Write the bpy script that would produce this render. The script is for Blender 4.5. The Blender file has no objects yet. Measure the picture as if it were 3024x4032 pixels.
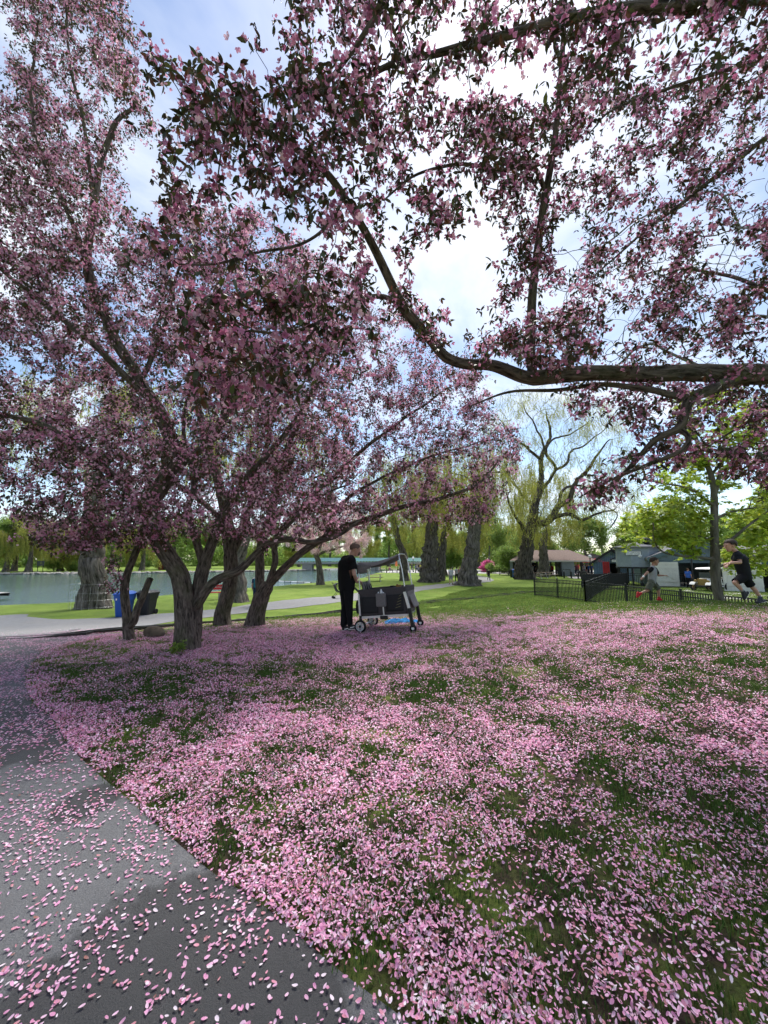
import bpy, bmesh, math, random
import numpy as np
from mathutils import Vector, Matrix, Euler, noise

random.seed(7)
rng = np.random.default_rng(11)
R = math.radians
scene = bpy.context.scene
COL = scene.collection

# ------------------------------------------------------------------ camera
FPX, CX, CY = 1500.0, 1512.0, 2016.0          # focal length and centre in photo pixels (3024 x 4032)
HZ = 2205.0                                   # row of the horizon in the photo
PITCH = math.atan((HZ - CY) / FPX)
CAM = Vector((0.0, 0.0, 1.45))
cd = bpy.data.cameras.new('camera')
cam = bpy.data.objects.new('camera', cd)
COL.objects.link(cam)
cam.location = CAM
cam.rotation_euler = (math.pi / 2 + PITCH, 0, 0)
cd.sensor_fit = 'HORIZONTAL'
cd.sensor_width = 36.0
cd.lens = 36.0 * FPX / 3024.0
cd.clip_start = 0.05
cd.clip_end = 2000.0
scene.camera = cam

# ------------------------------------------------------------------ world and sun
SUN_EL, SUN_AZ = R(62), R(18)                 # azimuth measured from +Y (view direction) towards +X
w = bpy.data.worlds.new('World')
scene.world = w
w.use_nodes = True
nt = w.node_tree
nt.nodes.clear()
def wn(t, **kw):
    n = nt.nodes.new(t)
    for k, v in kw.items():
        setattr(n, k, v)
    return n
sky = wn('ShaderNodeTexSky', sky_type='NISHITA', sun_disc=False, sun_elevation=SUN_EL, sun_rotation=SUN_AZ)
sky.altitude = 80
sky.air_density = 1.0
sky.dust_density = 0.6
tc = wn('ShaderNodeTexCoord')
sep = wn('ShaderNodeSeparateXYZ')
nt.links.new(tc.outputs['Generated'], sep.inputs[0])
mx = wn('ShaderNodeMath', operation='ADD'); mx.inputs[1].default_value = 0.18
nt.links.new(sep.outputs['Z'], mx.inputs[0])
mx2 = wn('ShaderNodeMath', operation='MAXIMUM'); mx2.inputs[1].default_value = 0.05
nt.links.new(mx.outputs[0], mx2.inputs[0])
dv = wn('ShaderNodeVectorMath', operation='DIVIDE')
cmb = wn('ShaderNodeCombineXYZ')
for i in range(3):
    nt.links.new(mx2.outputs[0], cmb.inputs[i])
nt.links.new(tc.outputs['Generated'], dv.inputs[0])
nt.links.new(cmb.outputs[0], dv.inputs[1])
ns = wn('ShaderNodeTexNoise')
ns.inputs['Scale'].default_value = 1.5
ns.inputs['Detail'].default_value = 7
ns.inputs['Roughness'].default_value = 0.58
ns.inputs['Distortion'].default_value = 0.4
mp = wn('ShaderNodeMapping')
mp.inputs['Location'].default_value = (3.0, 1.6, 0.0)
nt.links.new(dv.outputs[0], mp.inputs[0])
nt.links.new(mp.outputs[0], ns.inputs['Vector'])
cr = wn('ShaderNodeValToRGB')
cr.color_ramp.elements[0].position = 0.45
cr.color_ramp.elements[1].position = 0.67
nt.links.new(ns.outputs['Fac'], cr.inputs[0])
mxc = wn('ShaderNodeMix', data_type='RGBA')
mxc.inputs[7].default_value = (5.1, 5.4, 5.9, 1)      # thin bright cloud
nt.links.new(cr.outputs['Color'], mxc.inputs[0])
nt.links.new(sky.outputs[0], mxc.inputs[6])
bg = wn('ShaderNodeBackground')
bg.inputs['Strength'].default_value = 0.078
nt.links.new(mxc.outputs[2], bg.inputs['Color'])
wo = wn('ShaderNodeOutputWorld')
nt.links.new(bg.outputs[0], wo.inputs[0])

sd = bpy.data.lights.new('sun', 'SUN')
sd.energy = 2.5
sd.angle = R(28)
sd.color = (1.0, 0.955, 0.89)
sun = bpy.data.objects.new('sun', sd)
COL.objects.link(sun)
sdir = Vector((math.sin(SUN_AZ) * math.cos(SUN_EL), math.cos(SUN_AZ) * math.cos(SUN_EL), math.sin(SUN_EL)))
sun.rotation_euler = sdir.to_track_quat('Z', 'Y').to_euler()
sun.location = sdir * 60

vs = scene.view_settings
vs.view_transform = 'Standard'
vs.look = 'None'
vs.gamma = 1.0
vs.use_curve_mapping = False
vs.exposure = 1.45

scene.render.engine = 'CYCLES'
cy = scene.cycles
cy.max_bounces = 6
cy.diffuse_bounces = 3
cy.glossy_bounces = 3
cy.transmission_bounces = 4
cy.transparent_max_bounces = 6
cy.caustics_reflective = False
cy.caustics_refractive = False
cy.use_denoising = True
cy.use_adaptive_sampling = True
cy.adaptive_threshold = 0.03
scene.render.use_persistent_data = False

# ------------------------------------------------------------------ pixel helpers (directions; distance comes from the ground or from known sizes)
_F = Vector((0, math.cos(PITCH), math.sin(PITCH)))
_U = Vector((0, -math.sin(PITCH), math.cos(PITCH)))
def ray(u, v):
    return _F + Vector((1, 0, 0)) * ((u - CX) / FPX) + _U * (-(v - CY) / FPX)
def at(u, v, y):
    """the point seen at pixel u, v that is y metres ahead"""
    d = ray(u, v)
    return CAM + d * (y / d.y)
def pix(p):
    q = Vector(p) - CAM
    zc = q.dot(_F)
    return (CX + FPX * q.x / zc, CY - FPX * q.dot(_U) / zc, zc)

def sst(x, a, b):
    t = min(1.0, max(0.0, (x - a) / (b - a)))
    return t * t * (3 - 2 * t)
def nsst(x, a, b):
    t = np.clip((x - a) / (b - a), 0, 1)
    return t * t * (3 - 2 * t)

# ------------------------------------------------------------------ terrain
WATER_Z = -1.28
def _w(u, v, z):
    d = ray(u, v)
    t = (z - CAM.z) / d.z
    p = CAM + d * t
    return (p.x, p.y)
near_shore = [(-60.0, 19.0), (-34.0, 21.0)] + [_w(u, v, WATER_Z) for u, v in
              [(0, 2390), (300, 2381), (640, 2352), (860, 2330), (1080, 2313), (1300, 2292), (1400, 2279), (1440, 2264)]] + [(-1.0, 92.0), (2.0, 112.0)]
far_shore = [(-6.0, 122.0), (-16.0, 108.0), (-24.0, 96.0)] + [_w(u, v, WATER_Z) for u, v in [(700, 2255), (400, 2259), (0, 2262)]] + [(-110.0, 66.0), (-110.0, 22.0)]
LAKE = np.array(near_shore + far_shore)
def lake_sd(x, y):
    """signed distance to the lake edge, negative inside (numpy arrays)"""
    x = np.asarray(x, float); y = np.asarray(y, float)
    d = np.full(x.shape, 1e9)
    inside = np.zeros(x.shape, bool)
    n = len(LAKE)
    for i in range(n):
        ax, ay = LAKE[i]; bx, by = LAKE[(i + 1) % n]
        ex, ey = bx - ax, by - ay
        t = np.clip(((x - ax) * ex + (y - ay) * ey) / (ex * ex + ey * ey), 0, 1)
        d = np.minimum(d, np.hypot(x - ax - t * ex, y - ay - t * ey))
        c = ((ay > y) != (by > y))
        with np.errstate(divide='ignore', invalid='ignore'):
            xi = (bx - ax) * (y - ay) / (by - ay + 1e-12) + ax
        inside ^= c & (x < xi)
    return np.where(inside, -d, d)

def terr_np(x, y):
    x = np.asarray(x, float); y = np.asarray(y, float)
    front = 0.46 * nsst(x, -1.2, 7.0) * nsst(y, 2.0, 7.6)
    t = y - 0.40 * np.minimum(x, 0) + 0.9 * np.maximum(x - 8.0, 0) * nsst(y, 2, 6)
    end = 20.0 - 5.6 * nsst(x, 2.0, 9.0)
    start = 8.4 + 0.6 * nsst(x, 3.0, 8.0)
    wv = nsst(t, start, end)
    z = front * (1 - wv) - 0.96 * wv
    # small unevenness
    amp = 0.025 + 0.03 * nsst(y, 10, 30)
    z = z + amp * (np.sin(x * 0.9 + 1.3) * np.cos(y * 0.7 + 0.4) * 0.6 + np.sin(x * 2.1 + y * 1.7) * 0.25) * nsst(np.hypot(x, y), 1, 6)
    sd_ = lake_sd(x, y)
    k = 1 - nsst(sd_, -1.6, 2.2)
    z = z * (1 - k) + (-2.1) * k
    return z
def terr(x, y):
    return float(terr_np(np.array([x]), np.array([y]))[0])
def G(u, v):
    """the ground point seen at pixel u, v"""
    d = ray(u, v)
    ts = np.concatenate([np.linspace(0.8, 16, 800), np.linspace(16, 60, 900)[1:], np.linspace(60, 300, 1200)[1:]]) / d.y
    px = CAM.x + d.x * ts; py = CAM.y + d.y * ts; pz = CAM.z + d.z * ts
    below = np.nonzero(pz < terr_np(px, py))[0]
    i = below[0] if len(below) else len(ts) - 1
    return Vector((px[i], py[i], terr(px[i], py[i])))
def on(x, y, dz=0.0):
    return Vector((x, y, terr(x, y) + dz))

# ------------------------------------------------------------------ objects
def tag(o, label=None, cat=None, group=None, kind=None):
    if label: o['label'] = label
    if cat: o['category'] = cat
    if group: o['group'] = group
    if kind: o['kind'] = kind
    return o
def thing(name, loc, label, cat, group=None, rz=0.0):
    o = bpy.data.objects.new(name, None)
    o.empty_display_size = 0.2
    COL.objects.link(o)
    o.location = loc
    o.rotation_euler = (0, 0, rz)
    return tag(o, label, cat, group)
def mobj(name, me, parent=None, mat=None, smooth=False):
    if mat is not None:
        me.materials.clear()
        for m in (mat if isinstance(mat, (list, tuple)) else [mat]):
            me.materials.append(m)
    if smooth:
        me.polygons.foreach_set('use_smooth', np.ones(len(me.polygons), bool))
    o = bpy.data.objects.new(name, me)
    COL.objects.link(o)
    if parent is not None:
        o.parent = parent
    return o
def copy_tree(o, parent=None):
    c = o.copy()
    COL.objects.link(c)
    c.parent = parent
    for ch in o.children:
        copy_tree(ch, c)
    return c
def np_mesh(name, verts, faces, smooth=False):
    """faces: array (n, k) of one polygon size, or list of such arrays"""
    me = bpy.data.meshes.new(name)
    fl = faces if isinstance(faces, list) else [faces]
    fl = [np.asarray(f, np.int32) for f in fl if len(f)]
    verts = np.asarray(verts, np.float32)
    me.vertices.add(len(verts))
    me.vertices.foreach_set('co', verts.ravel())
    nl = sum(f.size for f in fl); nf = sum(len(f) for f in fl)
    me.loops.add(nl); me.polygons.add(nf)
    me.loops.foreach_set('vertex_index', np.concatenate([f.ravel() for f in fl]))
    tot = np.concatenate([np.full(len(f), f.shape[1], np.int32) for f in fl])
    st = np.concatenate([[0], np.cumsum(tot)[:-1]]).astype(np.int32)
    me.polygons.foreach_set('loop_start', st)
    if smooth:
        me.polygons.foreach_set('use_smooth', np.ones(nf, bool))
    me.update(calc_edges=True)
    return me

class MB:
    """collects verts and faces of one mesh"""
    def __init__(s):
        s.v = []; s.f = []
    def add(s, vs, fs):
        b = len(s.v)
        s.v.extend([tuple(q) for q in vs])
        s.f.extend([tuple(b + i for i in f) for f in fs])
        return s
    def box(s, c, sz, rot=None):
        h = Vector(sz) * 0.5
        P = []
        for sx, sy, szz in ((-1,-1,-1),(1,-1,-1),(1,1,-1),(-1,1,-1),(-1,-1,1),(1,-1,1),(1,1,1),(-1,1,1)):
            q = Vector((sx*h.x, sy*h.y, szz*h.z))
            if rot is not None: q = rot @ q
            P.append(q + Vector(c))
        return s.add(P, [(0,3,2,1),(4,5,6,7),(0,1,5,4),(1,2,6,5),(2,3,7,6),(3,0,4,7)])
    def bar(s, a, b, wx, wy=None, up=(0,0,1)):
        """square bar from a to b"""
        a = Vector(a); b = Vector(b); wy = wy or wx
        d = (b - a); L = d.length; d.normalize()
        u_ = Vector(up)
        if abs(d.dot(u_)) > 0.98: u_ = Vector((0,1,0))
        x = d.cross(u_).normalized(); y = x.cross(d).normalized()
        P = []
        for e in (a, b):
            for i, j in ((-1,-1),(1,-1),(1,1),(-1,1)):
                P.append(e + x*(i*wx/2) + y*(j*wy/2))
        return s.add(P, [(3,2,1,0),(4,5,6,7),(0,1,5,4),(1,2,6,5),(2,3,7,6),(3,0,4,7)])
    def tube(s, pts, rad, n=8, cap=True, flat=1.0):
        pts = [Vector(p) for p in pts]
        m = len(pts)
        if not isinstance(rad, (list, tuple)): rad = [rad]*m
        t0 = (pts[1]-pts[0]).normalized()
        ref = Vector((0,0,1)) if abs(t0.z) < 0.9 else Vector((1,0,0))
        x = t0.cross(ref).normalized()
        P = []
        for i in range(m):
            t = (pts[min(i+1,m-1)]-pts[max(i-1,0)]).normalized()
            x = (x - t*x.dot(t)).normalized(); y = t.cross(x)
            for k in range(n):
                a = 2*math.pi*k/n
                P.append(pts[i] + x*(math.cos(a)*rad[i]) + y*(math.sin(a)*rad[i]*flat))
        F = []
        for i in range(m-1):
            for k in range(n):
                k2 = (k+1) % n
                F.append((i*n+k, i*n+k2, (i+1)*n+k2, (i+1)*n+k))
        if cap:
            F.append(tuple(reversed(range(n)))); F.append(tuple(range((m-1)*n, m*n)))
        return s.add(P, F)
    def lathe(s, prof, n=16, c=(0,0,0), axis='Z', cap=True):
        c = Vector(c); P = []
        for r, z in prof:
            for k in range(n):
                a = 2*math.pi*k/n
                q = (r*math.cos(a), r*math.sin(a), z)
                if axis == 'Y': q = (q[0], q[2], q[1])
                if axis == 'X': q = (q[2], q[0], q[1])
                P.append(c + Vector(q))
        F = []
        for i in range(len(prof)-1):
            for k in range(n):
                k2 = (k+1) % n
                F.append((i*n+k, i*n+k2, (i+1)*n+k2, (i+1)*n+k))
        if cap:
            F.append(tuple(reversed(range(n)))); F.append(tuple(range((len(prof)-1)*n, len(prof)*n)))
        return s.add(P, F)
    def prism(s, poly, a, b, fn):
        """polygon in 2D extruded from a to b; fn(x, y, t) -> point"""
        n = len(poly)
        P = [fn(x, y, a) for x, y in poly] + [fn(x, y, b) for x, y in poly]
        F = [tuple(reversed(range(n))), tuple(range(n, 2*n))]
        for i in range(n):
            j = (i+1) % n
            F.append((i, j, n+j, n+i))
        return s.add(P, F)
    def mesh(s, name):
        me = bpy.data.meshes.new(name)
        me.from_pydata([tuple(q) for q in s.v], [], s.f)
        bm = bmesh.new(); bm.from_mesh(me)
        bmesh.ops.recalc_face_normals(bm, faces=bm.faces)
        bm.to_mesh(me); bm.free()
        return me
    def obj(s, name, mat, parent=None, smooth=False, bevel=0.0):
        o = mobj(name, s.mesh(name), parent, mat, smooth)
        if bevel:
            m = o.modifiers.new('bevel', 'BEVEL'); m.width = bevel; m.segments = 2; m.limit_method = 'ANGLE'
        return o

# ------------------------------------------------------------------ materials
MAT = {}
def mat(name, col, rough=0.8, spec=0.3, noise_amt=0.0, noise_scale=20.0, col2=None, bump=0.0, bump_scale=None, metal=0.0, translucent=0.0, rnd=0.0, vcol=False, detail=5, coords='Object', tcol=None):
    if name in MAT: return MAT[name]
    m = bpy.data.materials.new(name); m.use_nodes = True
    t = m.node_tree; N = t.nodes; L = t.links
    p = N['Principled BSDF']
    p.inputs['Base Color'].default_value = (*col, 1)
    p.inputs['Roughness'].default_value = rough
    p.inputs['Metallic'].default_value = metal
    p.inputs['Specular IOR Level'].default_value = spec
    src = None
    if noise_amt or col2 or bump:
        tcn = N.new('ShaderNodeTexCoord')
        nz = N.new('ShaderNodeTexNoise'); nz.inputs['Scale'].default_value = noise_scale
        nz.inputs['Detail'].default_value = detail; nz.inputs['Roughness'].default_value = 0.65
        L.new(tcn.outputs[coords], nz.inputs['Vector'])
        if noise_amt or col2:
            c2 = col2 or tuple(c*(1-noise_amt) for c in col)
            rp = N.new('ShaderNodeValToRGB')
            rp.color_ramp.elements[0].position = 0.32; rp.color_ramp.elements[1].position = 0.68
            rp.color_ramp.elements[0].color = (*c2, 1)
            rp.color_ramp.elements[1].color = (*col, 1)
            L.new(nz.outputs['Fac'], rp.inputs[0]); src = rp.outputs['Color']
        if bump:
            b = N.new('ShaderNodeBump'); b.inputs['Strength'].default_value = 1.0
            b.inputs['Distance'].default_value = bump
            nb = nz
            if bump_scale:
                nb = N.new('ShaderNodeTexNoise'); nb.inputs['Scale'].default_value = bump_scale
                nb.inputs['Detail'].default_value = 6
                L.new(tcn.outputs[coords], nb.inputs['Vector'])
            L.new(nb.outputs['Fac'], b.inputs['Height']); L.new(b.outputs['Normal'], p.inputs['Normal'])
    if vcol:
        a = N.new('ShaderNodeAttribute'); a.attribute_name = 'tint'
        if src is None and min(col) > 0.99:
            src = a.outputs['Color']
        else:
            if src is None:
                rc = N.new('ShaderNodeRGB'); rc.outputs[0].default_value = (*col, 1); src = rc.outputs[0]
            mm = N.new('ShaderNodeMix'); mm.data_type = 'RGBA'; mm.blend_type = 'MULTIPLY'; mm.inputs[0].default_value = 1.0
            L.new(src, mm.inputs[6]); L.new(a.outputs['Color'], mm.inputs[7]); src = mm.outputs[2]
    if rnd:
        oi = N.new('ShaderNodeObjectInfo')
        hs = N.new('ShaderNodeHueSaturation')
        mr = N.new('ShaderNodeMapRange'); mr.inputs[3].default_value = 1 - rnd; mr.inputs[4].default_value = 1 + rnd
        L.new(oi.outputs['Random'], mr.inputs[0]); L.new(mr.outputs[0], hs.inputs['Value'])
        mh = N.new('ShaderNodeMapRange'); mh.inputs[3].default_value = 0.5 - rnd*0.05; mh.inputs[4].default_value = 0.5 + rnd*0.05
        mu = N.new('ShaderNodeMath'); mu.operation = 'MULTIPLY'; mu.inputs[1].default_value = 7.31
        fr = N.new('ShaderNodeMath'); fr.operation = 'FRACT'
        L.new(oi.outputs['Random'], mu.inputs[0]); L.new(mu.outputs[0], fr.inputs[0]); L.new(fr.outputs[0], mh.inputs[0])
        L.new(mh.outputs[0], hs.inputs['Hue'])
        if src is not None: L.new(src, hs.inputs['Color'])
        else: hs.inputs['Color'].default_value = (*col, 1)
        src = hs.outputs['Color']
    if src is not None:
        L.new(src, p.inputs['Base Color'])
    if translucent:
        out = N['Material Output']
        tr = N.new('ShaderNodeBsdfTranslucent')
        if src is not None:
            if tcol:
                mm = N.new('ShaderNodeMix'); mm.data_type = 'RGBA'; mm.blend_type = 'MULTIPLY'; mm.inputs[0].default_value = 1.0
                mm.inputs[7].default_value = (*tcol, 1); L.new(src, mm.inputs[6]); L.new(mm.outputs[2], tr.inputs['Color'])
            else:
                L.new(src, tr.inputs['Color'])
        else: tr.inputs['Color'].default_value = (*col, 1)
        ms = N.new('ShaderNodeMixShader'); ms.inputs[0].default_value = translucent
        L.new(p.outputs[0], ms.inputs[1]); L.new(tr.outputs[0], ms.inputs[2]); L.new(ms.outputs[0], out.inputs['Surface'])
    MAT[name] = m
    return m

def set_tint(me, cols):
    """per-vertex colours (n, 3)"""
    a = me.color_attributes.new('tint', 'FLOAT_COLOR', 'POINT')
    c = np.ones((len(me.vertices), 4), np.float32); c[:, :3] = cols
    a.data.foreach_set('color', c.ravel())

# ------------------------------------------------------------------ scattering of uncountable small pieces (kind = stuff)
def scatter(name, pts, eul, scl, idx, protos, parent=None, label=None, cat=None):
    """points with rotation, scale and prototype number, instanced by geometry nodes"""
    n = len(pts)
    me = bpy.data.meshes.new(name)
    me.vertices.add(n)
    me.vertices.foreach_set('co', np.asarray(pts, np.float32).ravel())
    a = me.attributes.new('rot', 'FLOAT_VECTOR', 'POINT'); a.data.foreach_set('vector', np.asarray(eul, np.float32).ravel())
    a = me.attributes.new('scl', 'FLOAT', 'POINT'); a.data.foreach_set('value', np.asarray(scl, np.float32))
    a = me.attributes.new('idx', 'INT', 'POINT'); a.data.foreach_set('value', np.asarray(idx, np.int32))
    o = mobj(name, me, parent)
    ng = bpy.data.node_groups.new(name + '_scatter', 'GeometryNodeTree')
    ng.interface.new_socket('Geometry', in_out='INPUT', socket_type='NodeSocketGeometry')
    ng.interface.new_socket('Geometry', in_out='OUTPUT', socket_type='NodeSocketGeometry')
    gi = ng.nodes.new('NodeGroupInput'); go = ng.nodes.new('NodeGroupOutput')
    iop = ng.nodes.new('GeometryNodeInstanceOnPoints')
    jn = ng.nodes.new('GeometryNodeJoinGeometry')
    for pr in reversed(protos):
        oi = ng.nodes.new('GeometryNodeObjectInfo'); oi.inputs['Object'].default_value = pr
        oi.inputs['As Instance'].default_value = True
        ng.links.new(oi.outputs['Geometry'], jn.inputs[0])
    ng.links.new(gi.outputs[0], iop.inputs['Points'])
    ng.links.new(jn.outputs[0], iop.inputs['Instance'])
    iop.inputs['Pick Instance'].default_value = True
    def attr(nm, dt):
        q = ng.nodes.new('GeometryNodeInputNamedAttribute'); q.data_type = dt; q.inputs['Name'].default_value = nm
        return q.outputs['Attribute']
    ng.links.new(attr('idx', 'INT'), iop.inputs['Instance Index'])
    e2r = ng.nodes.new('FunctionNodeEulerToRotation')
    ng.links.new(attr('rot', 'FLOAT_VECTOR'), e2r.inputs[0])
    ng.links.new(e2r.outputs[0], iop.inputs['Rotation'])
    ng.links.new(attr('scl', 'FLOAT'), iop.inputs['Scale'])
    ng.links.new(iop.outputs[0], go.inputs[0])
    m = o.modifiers.new('scatter', 'NODES'); m.node_group = ng
    tag(o, label, cat, kind='stuff')
    return o
def proto(name, me):
    """a source mesh for scatter(); never linked to the scene"""
    return bpy.data.objects.new(name, me)
# ================================================================== THE SETTING: ground, paths, water, rails
def ground_material():
    m = bpy.data.materials.new('lawn'); m.use_nodes = True
    t = m.node_tree; N = t.nodes; L = t.links
    p = N['Principled BSDF']; p.inputs['Roughness'].default_value = 0.95; p.inputs['Specular IOR Level'].default_value = 0.1
    geo = N.new('ShaderNodeNewGeometry')
    def nz(scale, detail=5, rough=0.6):
        n = N.new('ShaderNodeTexNoise'); n.inputs['Scale'].default_value = scale; n.inputs['Detail'].default_value = detail
        n.inputs['Roughness'].default_value = rough; L.new(geo.outputs['Position'], n.inputs['Vector']); return n
    def ramp(src, p0, c0, p1, c1):
        r = N.new('ShaderNodeValToRGB'); r.color_ramp.elements[0].position = p0; r.color_ramp.elements[1].position = p1
        r.color_ramp.elements[0].color = (*c0, 1); r.color_ramp.elements[1].color = (*c1, 1); L.new(src, r.inputs[0]); return r
    def mix(f, a, b, bt='MIX'):
        x = N.new('ShaderNodeMix'); x.data_type = 'RGBA'; x.blend_type = bt
        if isinstance(f, float): x.inputs[0].default_value = f
        else: L.new(f, x.inputs[0])
        L.new(a, x.inputs[6]); L.new(b, x.inputs[7]); return x.outputs[2]
    g1 = ramp(nz(0.55, 6).outputs['Fac'], 0.33, (0.100, 0.165, 0.028), 0.66, (0.205, 0.280, 0.062))
    g2 = ramp(nz(38, 6, 0.75).outputs['Fac'], 0.25, (0.42, 0.45, 0.40), 0.75, (1.35, 1.3, 1.2))
    grass = mix(1.0, g1.outputs['Color'], g2.outputs['Color'], 'MULTIPLY')
    soil = ramp(nz(30, 7, 0.7).outputs['Fac'], 0.3, (0.030, 0.022, 0.016), 0.7, (0.085, 0.065, 0.048))
    a = N.new('ShaderNodeAttribute'); a.attribute_name = 'soil'
    sm = N.new('ShaderNodeMath'); sm.operation = 'ADD'
    n3 = nz(1.7, 6, 0.7)
    mm = N.new('ShaderNodeMath'); mm.operation = 'MULTIPLY_ADD'; mm.inputs[1].default_value = 1.6; mm.inputs[2].default_value = -0.8
    L.new(n3.outputs['Fac'], mm.inputs[0]); L.new(mm.outputs[0], sm.inputs[0]); L.new(a.outputs['Fac'], sm.inputs[1])
    fr = ramp(sm.outputs[0], 0.40, (0, 0, 0), 0.72, (1, 1, 1))
    dry = ramp(nz(0.9, 5).outputs['Fac'], 0.55, (0, 0, 0), 0.8, (1, 1, 1))
    dc = N.new('ShaderNodeRGB'); dc.outputs[0].default_value = (0.17, 0.165, 0.06, 1)
    dm = N.new('ShaderNodeMath'); dm.operation = 'MULTIPLY'; dm.inputs[1].default_value = 0.55
    L.new(dry.outputs['Color'], dm.inputs[0])
    grass2 = mix(dm.outputs[0], grass, dc.outputs[0])
    L.new(mix(fr.outputs['Color'], grass2, soil.outputs['Color']), p.inputs['Base Color'])
    b = N.new('ShaderNodeBump'); b.inputs['Distance'].default_value = 0.03
    L.new(nz(45, 6, 0.8).outputs['Fac'], b.inputs['Height']); L.new(b.outputs['Normal'], p.inputs['Normal'])
    return m

def axis(lo, hi, flo, fhi, fine, growth=1.13, cap=25.0):
    a = list(np.arange(flo, fhi + 1e-6, fine))
    s = fine; q = fhi
    while q < hi:
        s = min(s*growth, cap); q += s; a.append(q)
    s = fine; q = flo
    while q > lo:
        s = min(s*growth, cap); q -= s; a.insert(0, q)
    return np.array(a)
gx = axis(-420, 420, -12, 13, 0.18, 1.05); gy = axis(-30, 600, -1.5, 18, 0.18, 1.05)
X, Y = np.meshgrid(gx, gy)
Z = terr_np(X, Y)
nx, ny = len(gx), len(gy)
V = np.stack([X.ravel(), Y.ravel(), Z.ravel()], 1)
ii = (np.arange(ny-1)[:, None]*nx + np.arange(nx-1)[None, :]).ravel()
ground_me = np_mesh('ground', V, np.stack([ii, ii+1, ii+nx+1, ii+nx], 1), True)

# trampled soil under the crab apples and along the crest
def soil_amount(x, y):
    x = np.asarray(x, float); y = np.asarray(y, float)
    s = 0.62 * (1 - nsst(np.hypot(x - 0.5, (y - 3.5)*0.9), 3.0, 8.5))
    s = s + 0.42 * np.exp(-((x - 5.6)/1.7)**2 - ((y - 6.4)/1.0)**2) + 0.35*np.exp(-((x - 3.6)/1.2)**2 - ((y - 3.2)/0.9)**2)
    s = s + 0.30*np.exp(-((x + 5)/2.5)**2 - ((y - 8.0)/1.3)**2)
    return s
att = ground_me.attributes.new('soil', 'FLOAT', 'POINT')
att.data.foreach_set('value', soil_amount(V[:, 0], V[:, 1]).astype(np.float32))
ground = mobj('ground', ground_me, None, ground_material())
tag(ground, 'uneven green park lawn rising to a low mound', 'lawn', kind='structure')

# ---------------------------------------------------------------- strips
def resample(P, n):
    P = np.array([(p[0], p[1]) for p in P], float)
    # Catmull-Rom smoothing then even spacing
    Q = np.vstack([2*P[0]-P[1], P, 2*P[-1]-P[-2]])
    out = []
    for i in range(1, len(Q)-2):
        for t in np.linspace(0, 1, 14, endpoint=False):
            a, b, c, d = Q[i-1], Q[i], Q[i+1], Q[i+2]
            out.append(0.5*((2*b) + (-a+c)*t + (2*a-5*b+4*c-d)*t*t + (-a+3*b-3*c+d)*t**3))
    out.append(P[-1]); out = np.array(out)
    s = np.concatenate([[0], np.cumsum(np.hypot(*np.diff(out, axis=0).T))])
    q = np.linspace(0, s[-1], n)
    return np.stack([np.interp(q, s, out[:, 0]), np.interp(q, s, out[:, 1])], 1)
def strip(name, A, B, n, m, dz, material, label, cat):
    A = resample(A, n); B = resample(B, n)
    t = np.linspace(0, 1, m)[None, :, None]
    P = A[:, None, :]*(1-t) + B[:, None, :]*t
    P = P.reshape(-1, 2)
    V = np.stack([P[:, 0], P[:, 1], terr_np(P[:, 0], P[:, 1]) + dz], 1)
    i = (np.arange(n-1)[:, None]*m + np.arange(m-1)[None, :]).ravel()
    o = mobj(name, np_mesh(name, V, np.stack([i, i+1, i+m+1, i+m], 1), True), None, material)
    return tag(o, label, cat, kind='structure')

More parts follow.
